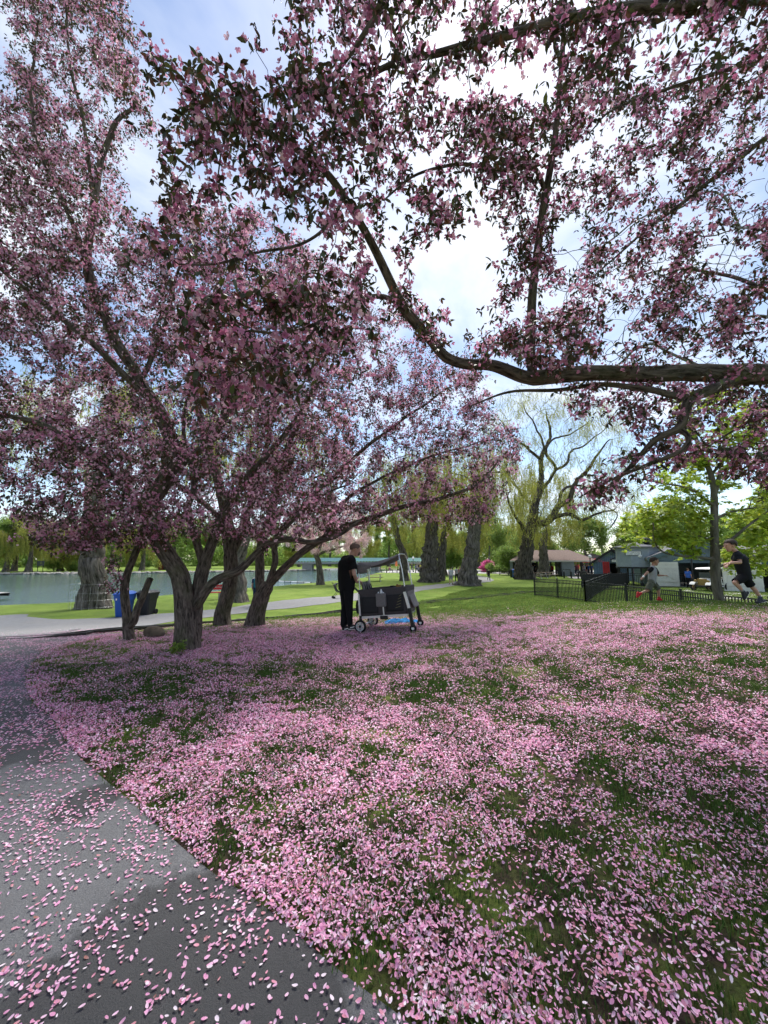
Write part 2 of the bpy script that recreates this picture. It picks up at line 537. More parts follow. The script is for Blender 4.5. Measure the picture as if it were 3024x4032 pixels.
def asphalt_material(name, c0, c1, wet, stains=()):
    m = bpy.data.materials.new(name); m.use_nodes = True
    t = m.node_tree; N = t.nodes; L = t.links
    p = N['Principled BSDF']; p.inputs['Specular IOR Level'].default_value = 0.35
    geo = N.new('ShaderNodeNewGeometry')
    n1 = N.new('ShaderNodeTexNoise'); n1.inputs['Scale'].default_value = 190; n1.inputs['Detail'].default_value = 3; n1.inputs['Roughness'].default_value = 0.8
    n2 = N.new('ShaderNodeTexNoise'); n2.inputs['Scale'].default_value = 0.8; n2.inputs['Detail'].default_value = 7; n2.inputs['Roughness'].default_value = 0.62
    n3 = N.new('ShaderNodeTexNoise'); n3.inputs['Scale'].default_value = 6.0; n3.inputs['Detail'].default_value = 6
    mpn = N.new('ShaderNodeMapping'); mpn.inputs['Location'].default_value = (1.35, 0.4, 0)
    L.new(geo.outputs['Position'], mpn.inputs[0])
    for n in (n1, n3): L.new(geo.outputs['Position'], n.inputs['Vector'])
    L.new(mpn.outputs[0], n2.inputs['Vector'])
    r1 = N.new('ShaderNodeValToRGB'); r1.color_ramp.elements[0].position = 0.35; r1.color_ramp.elements[1].position = 0.72
    r1.color_ramp.elements[0].color = (*c0, 1); r1.color_ramp.elements[1].color = (*c1, 1)
    L.new(n1.outputs['Fac'], r1.inputs[0])
    fac_out = n2.outputs['Fac']
    if stains:      # damp patches: noise-edged blots round a few spots
        acc = None
        for c_, rad_ in stains:
            ds = N.new('ShaderNodeVectorMath'); ds.operation = 'DISTANCE'; ds.inputs[1].default_value = (c_.x, c_.y, c_.z); L.new(geo.outputs['Position'], ds.inputs[0])
            dvv = N.new('ShaderNodeMath'); dvv.operation = 'DIVIDE'; dvv.inputs[1].default_value = rad_*2.2; L.new(ds.outputs['Value'], dvv.inputs[0])
            if acc is None: acc = dvv.outputs[0]
            else:
                mn = N.new('ShaderNodeMath'); mn.operation = 'MINIMUM'; L.new(acc, mn.inputs[0]); L.new(dvv.outputs[0], mn.inputs[1]); acc = mn.outputs[0]
        ad = N.new('ShaderNodeMath'); ad.operation = 'MULTIPLY_ADD'; ad.inputs[1].default_value = 0.75; ad.inputs[2].default_value = -0.37
        n4 = N.new('ShaderNodeTexNoise'); n4.inputs['Scale'].default_value = 3.2; n4.inputs['Detail'].default_value = 8; n4.inputs['Roughness'].default_value = 0.65; L.new(geo.outputs['Position'], n4.inputs['Vector'])
        L.new(n4.outputs['Fac'], ad.inputs[0])
        sm_ = N.new('ShaderNodeMath'); sm_.operation = 'ADD'; L.new(acc, sm_.inputs[0]); L.new(ad.outputs[0], sm_.inputs[1]); fac_out = sm_.outputs[0]
    r2 = N.new('ShaderNodeValToRGB'); r2.color_ramp.elements[0].position = 0.44; r2.color_ramp.elements[1].position = 0.53
    r2.color_ramp.elements[0].color = (wet, wet, wet, 1); r2.color_ramp.elements[1].color = (1, 1, 1, 1)
    L.new(fac_out, r2.inputs[0])
    r3 = N.new('ShaderNodeValToRGB'); r3.color_ramp.elements[0].color = (0.72, 0.72, 0.72, 1); r3.color_ramp.elements[1].color = (1.15, 1.15, 1.15, 1)
    L.new(n3.outputs['Fac'], r3.inputs[0])
    x = N.new('ShaderNodeMix'); x.data_type = 'RGBA'; x.blend_type = 'MULTIPLY'; x.inputs[0].default_value = 1
    L.new(r1.outputs[0], x.inputs[6]); L.new(r2.outputs[0], x.inputs[7])
    y = N.new('ShaderNodeMix'); y.data_type = 'RGBA'; y.blend_type = 'MULTIPLY'; y.inputs[0].default_value = 1
    L.new(x.outputs[2], y.inputs[6]); L.new(r3.outputs[0], y.inputs[7])
    L.new(y.outputs[2], p.inputs['Base Color'])
    rr = N.new('ShaderNodeMapRange'); rr.inputs[1].default_value = 0.44; rr.inputs[2].default_value = 0.53; rr.inputs[3].default_value = 0.62 if wet < 0.9 else 0.9; rr.inputs[4].default_value = 0.9
    L.new(fac_out, rr.inputs[0]); L.new(rr.outputs[0], p.inputs['Roughness'])
    b = N.new('ShaderNodeBump'); b.inputs['Distance'].default_value = 0.004
    L.new(n1.outputs['Fac'], b.inputs['Height']); L.new(b.outputs['Normal'], p.inputs['Normal'])
    return m
M_ASPH = asphalt_material('asphalt_near', (0.075, 0.076, 0.080), (0.205, 0.205, 0.210), 0.34, [(G(820, 3740), 0.42), (G(330, 3990), 0.28), (G(1010, 4000), 0.30), (G(60, 2860), 0.9), (G(330, 3170), 0.16)])
M_PATH = asphalt_material('asphalt_path', (0.17, 0.166, 0.165), (0.26, 0.255, 0.25), 0.85)
M_PLAZA = asphalt_material('paving', (0.36, 0.34, 0.33), (0.46, 0.44, 0.42), 0.95)

edge_px = [(1830, 4290), (1600, 4060), (1330, 3850), (1040, 3585), (857, 3466), (747, 3384), (638, 3284), (456, 3120), (365, 3038),
           (273, 2947), (205, 2837), (125, 2765), (100, 2673), (150, 2590), (235, 2545), (365, 2512), (500, 2496)]
EDGE = [G(u, v) for u, v in edge_px]
EDGE_RS = resample(EDGE, 160)
lake_side = [G(u, v) for u, v in [(0, 2425), (110, 2430), (230, 2440), (350, 2437), (480, 2431), (640, 2417), (860, 2399), (1040, 2375), (1300, 2349), (1500, 2326), (1640, 2311), (1780, 2294), (1860, 2272)]] + [Vector((9.0, 66.0, 0)), Vector((7.0, 85.0, 0))]
rail_side = [G(u, v) for u, v in [(0, 2520), (110, 2514), (230, 2507), (350, 2492), (480, 2470), (640, 2449), (860, 2427), (1040, 2405), (1300, 2377), (1500, 2350), (1640, 2331), (1790, 2306), (1945, 2284)]] + [Vector((14.5, 66.0, 0)), Vector((12.0, 85.0, 0))]
lake_side.insert(0, Vector((-24, 12.0, 0))); rail_side.insert(0, Vector((-22, 7.4, 0)))
walk = strip('path', lake_side, rail_side, 260, 16, 0.016, M_PATH, 'pale asphalt footpath running past the lake', 'path')
# the nearer asphalt: from the lawn edge out to the left, meeting the footpath
left_side = [Vector((-14.0 - 0.2*i, EDGE_RS[int(i*159/16)][1] if EDGE_RS[int(i*159/16)][1] < 9.4 else 9.4, 0)) for i in range(17)]
near_walk = strip('path', EDGE, left_side, 150, 90, 0.011, M_ASPH, 'dark damp asphalt path strewn with petals', 'path')

ground.data.update()

# ---------------------------------------------------------------- lake
def water_material():
    m = bpy.data.materials.new('lake_water'); m.use_nodes = True
    t = m.node_tree; N = t.nodes; L = t.links
    p = N['Principled BSDF']; p.inputs['Base Color'].default_value = (0.045, 0.085, 0.075, 1)
    p.inputs['Roughness'].default_value = 0.08; p.inputs['Specular IOR Level'].default_value = 0.5; p.inputs['IOR'].default_value = 1.33
    geo = N.new('ShaderNodeNewGeometry')
    mpn = N.new('ShaderNodeMapping'); mpn.inputs['Scale'].default_value = (1.0, 1.9, 1)
    L.new(geo.outputs['Position'], mpn.inputs[0])
    n1 = N.new('ShaderNodeTexNoise'); n1.inputs['Scale'].default_value = 2.6; n1.inputs['Detail'].default_value = 5; n1.inputs['Roughness'].default_value = 0.6
    n2 = N.new('ShaderNodeTexNoise'); n2.inputs['Scale'].default_value = 0.35; n2.inputs['Detail'].default_value = 3
    L.new(mpn.outputs[0], n1.inputs['Vector']); L.new(mpn.outputs[0], n2.inputs['Vector'])
    mu = N.new('ShaderNodeMath'); mu.operation = 'MULTIPLY'; L.new(n1.outputs['Fac'], mu.inputs[0]); L.new(n2.outputs['Fac'], mu.inputs[1])
    b = N.new('ShaderNodeBump'); b.inputs['Strength'].default_value = 1.0; b.inputs['Distance'].default_value = 0.09
    L.new(mu.outputs[0], b.inputs['Height']); L.new(b.outputs['Normal'], p.inputs['Normal'])
    return m
wx = np.linspace(-130, 12, 40); wy = np.linspace(14, 140, 40)
WX, WY = np.meshgrid(wx, wy)
i = (np.arange(39)[:, None]*40 + np.arange(39)[None, :]).ravel()
lake = mobj('lake', np_mesh('lake', np.stack([WX.ravel(), WY.ravel(), np.full(WX.size, WATER_Z)], 1), np.stack([i, i+1, i+41, i+40], 1)), None, water_material())
tag(lake, 'rippled grey green lake behind the footpath', 'lake', kind='structure')

# ---------------------------------------------------------------- park plaza by the crowd and around the pavilion
plz = strip('pavement', [Vector((-8, 74, 0)), Vector((4, 72, 0)), Vector((16, 70, 0)), Vector((30, 60, 0)), Vector((46, 58, 0))],
            [Vector((-8, 92, 0)), Vector((6, 96, 0)), Vector((22, 96, 0)), Vector((50, 92, 0)), Vector((74, 90, 0))], 60, 16, 0.02, M_PLAZA, 'pale paved square where the crowd gathers', 'pavement')
ylow = [Vector((24.5, 50, 0)), Vector((28, 47, 0)), Vector((36, 41, 0)), Vector((45, 38, 0))]
yhi = [Vector((26.5, 56, 0)), Vector((31, 54, 0)), Vector((39, 48, 0)), Vector((50, 44, 0))]
strip('pavement', ylow, yhi, 40, 8, 0.018, M_PLAZA, 'pale pavement in front of the grey kiosk', 'pavement')
strip('path', [Vector((13.2, 19.8, 0)), Vector((17.5, 22.5, 0)), Vector((21.5, 27.0, 0)), Vector((24.0, 33.5, 0))], [Vector((14.4, 18.3, 0)), Vector((19.6, 20.0, 0)), Vector((25.5, 24.5, 0)), Vector((33.0, 31.0, 0))],
      50, 12, 0.018, M_PLAZA, 'pale concrete drive curving to the white barn doors', 'path')

# ---------------------------------------------------------------- rails
M_RAIL = mat('rail_steel', (0.045, 0.036, 0.032), 0.5, 0.5, noise_amt=0.5, noise_scale=9, metal=0.4)
M_SLEEPER = mat('sleeper_wood', (0.085, 0.065, 0.05), 0.95, 0.1, noise_amt=0.6, noise_scale=14, bump=0.01)
rail_px = [(100, 2512), (337, 2496), (600, 2474), (855, 2453), (1036, 2438), (1347, 2408), (1648, 2378), (1950, 2346), (2096, 2332)]
RAIL_C = [Vector((-16.5, 7.6, 0))] + [G(u, v) for u, v in rail_px] + [Vector((14.5, 29.3, 0)), Vector((19.5, 32.2, 0)), Vector((25.0, 34.5, 0))]
RC = resample(RAIL_C, 220)
rail_track = thing('railway_track', on(RC[110][0], RC[110][1]), 'narrow gauge miniature railway track crossing the lawn', 'railway')
org = Vector(rail_track.location)
tang = np.gradient(RC, axis=0); tang /= np.linalg.norm(tang, axis=1)[:, None]
nrm = np.stack([-tang[:, 1], tang[:, 0]], 1)
for s_ in (-1, 1):
    b = MB()
    pts = RC + nrm*0.24*s_
    prof = [(-0.022, 0), (0.022, 0), (0.022, 0.075), (-0.022, 0.075)]
    P = []; F = []
    zs = terr_np(pts[:, 0], pts[:, 1])
    for k in range(len(pts)):
        for a_, h_ in prof:
            q = pts[k] + nrm[k]*a_
            P.append(Vector((q[0], q[1], zs[k] + h_ - 0.005 - 0.046*(1 - sst(q[0], -7.0, -6.0)))) - org)
    for k in range(len(pts)-1):
        for e in range(4):
            f2 = (e+1) % 4
            F.append((k*4+e, k*4+f2, (k+1)*4+f2, (k+1)*4+e))
    b.add(P, F)
    b.obj('rail', M_RAIL, rail_track)
slp = MB(); slp.box((0, 0, 0), (0.95, 0.13, 0.08)); slp_me = slp.mesh('sleeper'); slp_me.materials.append(M_SLEEPER)
s_len = np.concatenate([[0], np.cumsum(np.hypot(*np.diff(RC, axis=0).T))])
for q in np.arange(7.0, s_len[-1]-1, 0.62):
    px_, py_ = np.interp(q, s_len, RC[:, 0]), np.interp(q, s_len, RC[:, 1])
    if px_ < -6.0: continue
    tx, ty = np.interp(q, s_len, tang[:, 0]), np.interp(q, s_len, tang[:, 1])
    o = mobj('sleeper', slp_me, rail_track)
    o.location = on(px_, py_, -0.012) - org
    o.rotation_euler = (0, 0, math.atan2(ty, tx) + math.pi/2 + random.uniform(-.05, .05))

# stony edge of the far shore and the near left bank
M_STONE = mat('shore_stone', (0.34, 0.32, 0.29), 0.9, 0.2, noise_amt=0.5, noise_scale=5, bump=0.03)
def stone_mesh(seed, sx=1, sy=1, sz=0.6):
    bm = bmesh.new(); bmesh.ops.create_icosphere(bm, subdivisions=2, radius=0.5)
    for v_ in bm.verts:
        k = 1 + 0.32*noise.noise(v_.co*2.3 + Vector((seed*7.1, seed, 0)))
        v_.co = Vector((v_.co.x*sx*k, v_.co.y*sy*k, v_.co.z*sz*k))
    me = bpy.data.meshes.new('stone'); bm.to_mesh(me); bm.free(); me.materials.append(M_STONE); return me
stone_vars = [stone_mesh(k, 1.2, 0.9, 0.55) for k in range(5)]
fs = resample([Vector((x_, y_, 0)) for x_, y_ in [(-2, 114), (-6.0, 122.0), (-16.0, 108.0), (-24.0, 96.0)] + [_w(u, v, WATER_Z) for u, v in [(700, 2255), (400, 2259), (0, 2262)]] + [(-90, 68)]], 300)
pts = []; eul = []; scl = []; idx = []
for q in fs:
    for _ in range(4):
        x_, y_ = q + rng.normal(0, 0.45, 2)
        pts.append((x_, y_, WATER_Z + rng.uniform(0.0, 0.22))); eul.append((rng.uniform(-.2, .2), rng.uniform(-.2, .2), rng.uniform(0, 6.3))); scl.append(rng.uniform(0.4, 0.95)); idx.append(rng.integers(0, 5))
ob = scatter('shore_stones', pts, eul, scl, idx, [proto('stone_%d' % k, m_) for k, m_ in enumerate(stone_vars)])
tag(ob, 'low pale rubble edging along the far lake shore', 'rubble', kind='stuff')
# ================================================================== fallen petals and grass (nobody could count them)
def point_in_path(x, y):
    """signed: >0 on the near asphalt (distance to the lawn edge), <0 on the lawn"""
    E = EDGE_RS
    d = np.full(x.shape, 1e9); sg = np.ones(x.shape)
    for k in range(len(E)-1):
        ax, ay = E[k]; bx, by = E[k+1]
        ex, ey = bx-ax, by-ay
        t = np.clip(((x-ax)*ex + (y-ay)*ey)/(ex*ex+ey*ey+1e-12), 0, 1)
        dd = np.hypot(x-ax-t*ex, y-ay-t*ey)
        cr_ = ex*(y-ay) - ey*(x-ax)
        s = dd < d
        d = np.where(s, dd, d); sg = np.where(s, np.sign(cr_), sg)
    return d*sg
def vnoise(x, y, sc, ox=0.0):
    """cheap value noise on numpy arrays"""
    X_ = x*sc + ox; Y_ = y*sc + ox*1.7
    xi = np.floor(X_).astype(np.int64); yi = np.floor(Y_).astype(np.int64)
    fx = X_-xi; fy = Y_-yi
    fx = fx*fx*(3-2*fx); fy = fy*fy*(3-2*fy)
    def h(a, b):
        n_ = (a*374761393 + b*668265263) & 0x7fffffff
        n_ = ((n_ ^ (n_ >> 13)) * 1274126177) & 0x7fffffff
        return (n_ & 0xffff)/65535.0
    return (h(xi, yi)*(1-fx)+h(xi+1, yi)*fx)*(1-fy) + (h(xi, yi+1)*(1-fx)+h(xi+1, yi+1)*fx)*fy
def fbm(x, y, sc, ox=0.0):
    return (vnoise(x, y, sc, ox) + 0.55*vnoise(x, y, sc*2.1, ox+5) + 0.3*vnoise(x, y, sc*4.3, ox+9))/1.85
top_px = [(-200, 2500), (300, 2508), (620, 2485), (1000, 2452), (1300, 2432), (1600, 2425), (1900, 2420), (2200, 2412), (2500, 2408), (2800, 2412), (3100, 2424)]
TOP = [G(u, v) for u, v in top_px]
tx_ = np.array([t.x/t.y for t in TOP]); ty_ = np.array([t.y for t in TOP])
def petal_density(x, y):
    sd_ = point_in_path(x, y)
    lawn = sd_ < 0
    ylim = np.interp(x/np.maximum(y, .1), tx_, ty_)
    n1 = fbm(x, y, 0.9); n2 = fbm(x, y, 3.4, 31.0); n3 = fbm(x, y, 9.0, 3.0)
    clump = np.clip((0.22*n1 + 0.30*n2 + 0.48*n3 - 0.365)*4.6, 0.06, 1.5)*(1 + 0.7*nsst(y, 4.5, 7.0))
    # thicker on the left and in the middle, thinner towards the lower right where grass shows
    wgt = 0.62 + 0.38*(1 - nsst(x, -0.6, 2.2)*(1 - 0.5*nsst(y, 3, 6)))
    far = 1 - nsst(y, ylim - 1.4, ylim + 0.5)*0.93
    far = far*(1 - nsst(y, ylim + 0.6, ylim + 3.0))
    edge = 1 + 0.9*np.exp(-((sd_ + 0.12)/0.16)**2)
    dl = clump*wgt*far*edge
    dp = np.where(y > 4.2, 0.55*np.exp(-sd_/0.9) + 0.10, 0.15*np.exp(-sd_/1.6) + 0.085)*np.clip((n2 - 0.22)*2.6, 0.08, 1.3)*(1 - 0.75*nsst(sd_, 1.5, 5.0))
    rd = np.where(y > 8.5, 0.35, 1.0)
    return np.where(lawn, dl, dp)*rd, lawn

def sample_petals(y0, y1, rho):
    hx = y1*1.02 + 1.2
    n_try = int(2*hx*(y1-y0)*rho*1.25)
    y = rng.uniform(y0, y1, n_try); x = rng.uniform(-hx, hx, n_try)
    k = np.abs(x) < y*1.02 + 1.2
    x = x[k]; y = y[k]
    d, lawn = petal_density(x, y)
    keep = rng.uniform(0, 1.25, len(x)) < d
    return x[keep], y[keep], lawn[keep]

PET_COLS = np.array([(0.80, 0.34, 0.55), (0.82, 0.42, 0.62), (0.85, 0.55, 0.71), (0.90, 0.76, 0.84), (0.74, 0.30, 0.40), (0.62, 0.26, 0.30), (0.33, 0.14, 0.12)])
PET_P = np.array([0.24, 0.27, 0.24, 0.10, 0.08, 0.05, 0.02])
def petal_shape(hi):
    if hi:   # 3 x 4 grid: a cupped, ovate petal with a short claw
        rows = [(0.0, 0.10, 0.00), (0.30, 0.42, -0.05), (0.68, 0.50, -0.02), (1.0, 0.24, 0.10)]
        P = []
        for l, wd, z in rows:
            P += [(l-0.5, -wd*0.62, z+0.10*wd*2), (l-0.5, 0, z), (l-0.5, wd*0.62, z+0.10*wd*2)]
        F = []
        for r_ in range(3):
            for c in range(2):
                a = r_*3+c
                F.append((a, a+1, a+4, a+3))
        return np.array(P), np.array(F)
    P = [(-0.5, 0, 0.04), (0.05, -0.31, 0.08), (0.5, 0, 0.10), (0.05, 0.31, 0.08)]
    return np.array(P), np.array([(0, 1, 2, 3)])
def petal_mesh(name, x, y, lawn, hi, L0):
    n = len(x)
    SP, SF = petal_shape(hi)
    z = terr_np(x, y) + np.where(lawn, rng.uniform(0.006, 0.036, n), rng.uniform(0.014, 0.020, n))
    L = L0*rng.uniform(0.6, 1.2, n)
    W_ = L*rng.uniform(0.75, 1.1, n)
    C = rng.uniform(-0.4, 2.0, n)
    yaw = rng.uniform(0, 2*np.pi, n); tl = np.where(lawn, rng.normal(0, 0.42, n), rng.normal(0, 0.13, n)); rl = np.where(lawn, rng.normal(0, 0.42, n), rng.normal(0, 0.13, n))
    cx, sx = np.cos(rl), np.sin(rl); cyy, syy = np.cos(tl), np.sin(tl); cz, sz = np.cos(yaw), np.sin(yaw)
    Rm = np.empty((n, 3, 3))
    Rm[:, 0, 0] = cz*cyy; Rm[:, 0, 1] = cz*syy*sx - sz*cx; Rm[:, 0, 2] = cz*syy*cx + sz*sx
    Rm[:, 1, 0] = sz*cyy; Rm[:, 1, 1] = sz*syy*sx + cz*cx; Rm[:, 1, 2] = sz*syy*cx - cz*sx
    Rm[:, 2, 0] = -syy; Rm[:, 2, 1] = cyy*sx; Rm[:, 2, 2] = cyy*cx
    loc = SP[None]*np.stack([L, W_, L*C], 1)[:, None, :]
    Vv = np.einsum('nij,nkj->nki', Rm, loc) + np.stack([x, y, z], 1)[:, None, :]
    k = len(SP)
    F = (SF[None] + (np.arange(n)*k)[:, None, None]).reshape(-1, 4)
    me = np_mesh(name, Vv.reshape(-1, 3), F, True)
    ci = rng.choice(len(PET_COLS), n, p=PET_P)
    col = PET_COLS[ci]*rng.uniform(0.85, 1.1, (n, 1))
    colv = np.repeat(col, k, axis=0)
    if hi:      # paler towards the claw
        f = np.tile(np.repeat([0.30, 0.08, 0.0, 0.0], 3), n)[:, None]
        colv = colv*(1-f) + np.array([0.93, 0.80, 0.86])*f
    set_tint(me, np.clip(colv, 0, 0.95))
    return me
M_PETAL = mat('fallen_petal', (1, 1, 1), 0.6, 0.25, vcol=True, translucent=0.30)
xx, yy, ll = sample_petals(0.7, 13.0, 5200)
x2_, y2_, l2_ = sample_petals(0.7, 4.0, 4200)
xx = np.concatenate([xx, x2_]); yy = np.concatenate([yy, y2_]); ll = np.concatenate([ll, l2_])
nr = yy < 2.7 + rng.normal(0, 0.25, len(yy))
xa, ya, la = xx[nr], yy[nr], ll[nr]
xb, yb, lb = xx[~nr], yy[~nr], ll[~nr]
print('petals', len(xa), len(xb))
# the ones that show largest are objects of their own
dd = np.hypot(xa, ya); ua = CX + FPX*xa/np.maximum(ya, .1)
inv = (np.abs(xa) < ya*0.99) & (ya > 1.38)
order = np.argsort(np.where(inv, dd, 99))[:290]
mask = np.ones(len(xa), bool); mask[order] = False
o = mobj('fallen_petals', petal_mesh('fallen_petals', xa[mask], ya[mask], la[mask], True, 0.0172), None, M_PETAL)
tag(o, 'carpet of pink fallen petals on the near lawn and asphalt', 'petals', kind='stuff')
o = mobj('fallen_petals', petal_mesh('fallen_petals_far', xb, yb, lb, False, 0.0235), None, M_PETAL)
tag(o, 'carpet of pink fallen petals under the crab apples and around the wagon', 'petals', kind='stuff')
one = []
for k in range(12):
    me = petal_mesh('fallen_petal', np.array([0.0]), np.array([0.0]), np.array([False]), True, 0.018)
    v_ = np.empty(len(me.vertices)*3, np.float32); me.vertices.foreach_get('co', v_); v_ = v_.reshape(-1, 3); v_[:, 2] -= terr(0, 0) + 0.012
    me.vertices.foreach_set('co', v_.ravel()); me.materials.append(M_PETAL); one.append(me)
for q in order:
    o = mobj('fallen_petal', one[random.randrange(12)])
    o.location = on(xa[q], ya[q], 0.022 if la[q] else 0.014)
    o.rotation_euler = (random.gauss(0, .25) if la[q] else 0, random.gauss(0, .25) if la[q] else 0, random.uniform(0, 6.3))
    if la[q]:
        tag(o, 'single pink petal fallen on the short grass of the lawn', 'petal', 'fallen petals on the lawn')
    else:
        tag(o, 'single pink petal lying flat on the dark asphalt', 'petal', 'fallen petals on the asphalt')

# ---------------------------------------------------------------- grass tufts
M_GRASS = mat('grass_blade', (0.060, 0.120, 0.022), 0.6, 0.25, rnd=0.35, translucent=0.35, vcol=True)
M_GRASSF = mat('lawn_blade', (0.150, 0.230, 0.048), 0.6, 0.25, rnd=0.3, translucent=0.35, vcol=True)
def tuft(n, rad, h0, h1, seed, wd, gm=None):
    r_ = np.random.default_rng(seed)
    P = []; F = []; C = []
    for k in range(n):
        a = r_.uniform(0, 6.283); q = rad*math.sqrt(r_.uniform(0, 1))
        bx, by = q*math.cos(a), q*math.sin(a)
        h = r_.uniform(h0, h1); ya_ = r_.uniform(0, 6.283); lean = r_.uniform(0.1, 0.9)*h
        dx, dy = math.cos(ya_), math.sin(ya_)
        b = len(P)
        P += [(bx - dy*wd, by + dx*wd, -0.01), (bx + dy*wd, by - dx*wd, -0.01),
              (bx + dx*lean*.4 + dy*wd*.8, by + dy*lean*.4 - dx*wd*.8, h*.6), (bx + dx*lean*.4 - dy*wd*.8, by + dy*lean*.4 + dx*wd*.8, h*.6), (bx + dx*lean, by + dy*lean, h)]
        F.append((b, b+1, b+2, b+3)); F.append((b+3, b+2, b+4, b+4))
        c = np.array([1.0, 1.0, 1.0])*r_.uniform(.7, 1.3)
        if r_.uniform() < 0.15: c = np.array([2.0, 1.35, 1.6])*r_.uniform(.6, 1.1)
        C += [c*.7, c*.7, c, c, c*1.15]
    q4 = np.array([f for f in F if f[2] != f[3]]); t3 = np.array([f[:3] for f in F if f[2] == f[3]])
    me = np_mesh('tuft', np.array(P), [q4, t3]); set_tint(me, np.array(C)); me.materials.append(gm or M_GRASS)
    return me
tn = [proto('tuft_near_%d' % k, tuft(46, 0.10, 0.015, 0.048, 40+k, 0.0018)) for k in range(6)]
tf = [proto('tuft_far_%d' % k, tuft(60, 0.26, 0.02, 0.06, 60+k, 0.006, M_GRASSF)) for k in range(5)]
def grass(n_try, y0, y1, base, protos, name, s0, s1, label):
    y = np.sqrt(rng.uniform(y0**2, y1**2, n_try)); half = y*1.04 + 1.0
    x = rng.uniform(-1, 1, n_try)*half
    k = (point_in_path(x, y) < -0.05)
    g = np.clip((fbm(x, y, 1.7, 70.0) - 0.30)*4.0, 0.0, 1.0)*(1 - 0.85*np.clip(soil_amount(x, y), 0, 1)*(fbm(x, y, 2.5, 12.0) > 0.47))
    g = np.maximum(g, 0.9*(y > 8.0))
    # keep off the footpath and rails
    for A, B in ((lake_side, rail_side),):
        if y1 > 7:
            Ar = resample(A, 80); Br = resample(B, 80); Cc = (Ar+Br)/2; hw = np.hypot(*(Ar-Br).T)/2
            for c_, h_ in zip(Cc, hw):
                k &= np.hypot(x - c_[0], y - c_[1]) > h_*1.02 + 0.1
    k &= (terr_np(x, y) > WATER_Z + 0.12) & (lake_sd(x, y) > 0.4)
    k &= rng.uniform(0, 1, n_try) < g*base
    x = x[k]; y = y[k]; n = len(x)
    pts = np.stack([x, y, terr_np(x, y)], 1)
    eul = np.stack([rng.normal(0, .06, n), rng.normal(0, .06, n), rng.uniform(0, 6.283, n)], 1)
    ob = scatter(name, pts, eul, rng.uniform(s0, s1, n), rng.integers(0, len(protos), n), protos)
    tag(ob, label, 'grass', kind='stuff'); print(name, n)
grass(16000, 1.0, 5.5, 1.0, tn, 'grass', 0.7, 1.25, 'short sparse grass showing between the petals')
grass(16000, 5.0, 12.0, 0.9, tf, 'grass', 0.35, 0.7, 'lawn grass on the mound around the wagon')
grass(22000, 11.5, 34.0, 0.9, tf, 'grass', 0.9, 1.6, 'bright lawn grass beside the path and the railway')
# ================================================================== TREES
def bark_material(name, dark, light, moss=0.0, scale=14.0, bump=0.02):
    m = bpy.data.materials.new(name); m.use_nodes = True
    t = m.node_tree; N = t.nodes; L = t.links
    p = N['Principled BSDF']; p.inputs['Roughness'].default_value = 0.95; p.inputs['Specular IOR Level'].default_value = 0.12
    a = N.new('ShaderNodeAttribute'); a.attribute_name = 'grain'
    mp_ = N.new('ShaderNodeMapping'); mp_.inputs['Scale'].default_value = (1, 1, 0.22); L.new(a.outputs['Vector'], mp_.inputs[0])
    n1 = N.new('ShaderNodeTexNoise'); n1.inputs['Scale'].default_value = scale; n1.inputs['Detail'].default_value = 7; n1.inputs['Roughness'].default_value = 0.68; n1.inputs['Distortion'].default_value = 0.35
    L.new(mp_.outputs[0], n1.inputs['Vector'])
    r = N.new('ShaderNodeValToRGB'); r.color_ramp.elements[0].position = 0.36; r.color_ramp.elements[1].position = 0.66
    r.color_ramp.elements[0].color = (*dark, 1); r.color_ramp.elements[1].color = (*light, 1); L.new(n1.outputs['Fac'], r.inputs[0])
    src = r.outputs['Color']
    n2 = N.new('ShaderNodeTexNoise'); n2.inputs['Scale'].default_value = 3.2; n2.inputs['Detail'].default_value = 5; L.new(a.outputs['Vector'], n2.inputs['Vector'])
    if moss:
        r2 = N.new('ShaderNodeValToRGB'); r2.color_ramp.elements[0].position = 0.48; r2.color_ramp.elements[1].position = 0.72; L.new(n2.outputs['Fac'], r2.inputs[0])
        f = N.new('ShaderNodeMath'); f.operation = 'MULTIPLY'; f.inputs[1].default_value = moss; L.new(r2.outputs['Color'], f.inputs[0])
        x = N.new('ShaderNodeMix'); x.data_type = 'RGBA'; x.inputs[7].default_value = (0.085, 0.095, 0.045, 1)
        L.new(f.outputs[0], x.inputs[0]); L.new(src, x.inputs[6]); src = x.outputs[2]
    L.new(src, p.inputs['Base Color'])
    b = N.new('ShaderNodeBump'); b.inputs['Distance'].default_value = bump; b.inputs['Strength'].default_value = 1.0
    L.new(n1.outputs['Fac'], b.inputs['Height']); L.new(b.outputs['Normal'], p.inputs['Normal'])
    return m
M_BARK = bark_material('crab_bark', (0.022, 0.017, 0.015), (0.215, 0.175, 0.150), 0.5, 30, 0.035)
M_WBARK = bark_material('willow_bark', (0.028, 0.024, 0.021), (0.235, 0.205, 0.175), 0.25, 9.0, 0.12)
M_MBARK = bark_material('maple_bark', (0.065, 0.058, 0.048), (0.19, 0.17, 0.14), 0.4, 10, 0.02)
M_GBARK = bark_material('grey_bark', (0.085, 0.08, 0.078), (0.21, 0.20, 0.195), 0.1, 5, 0.03)

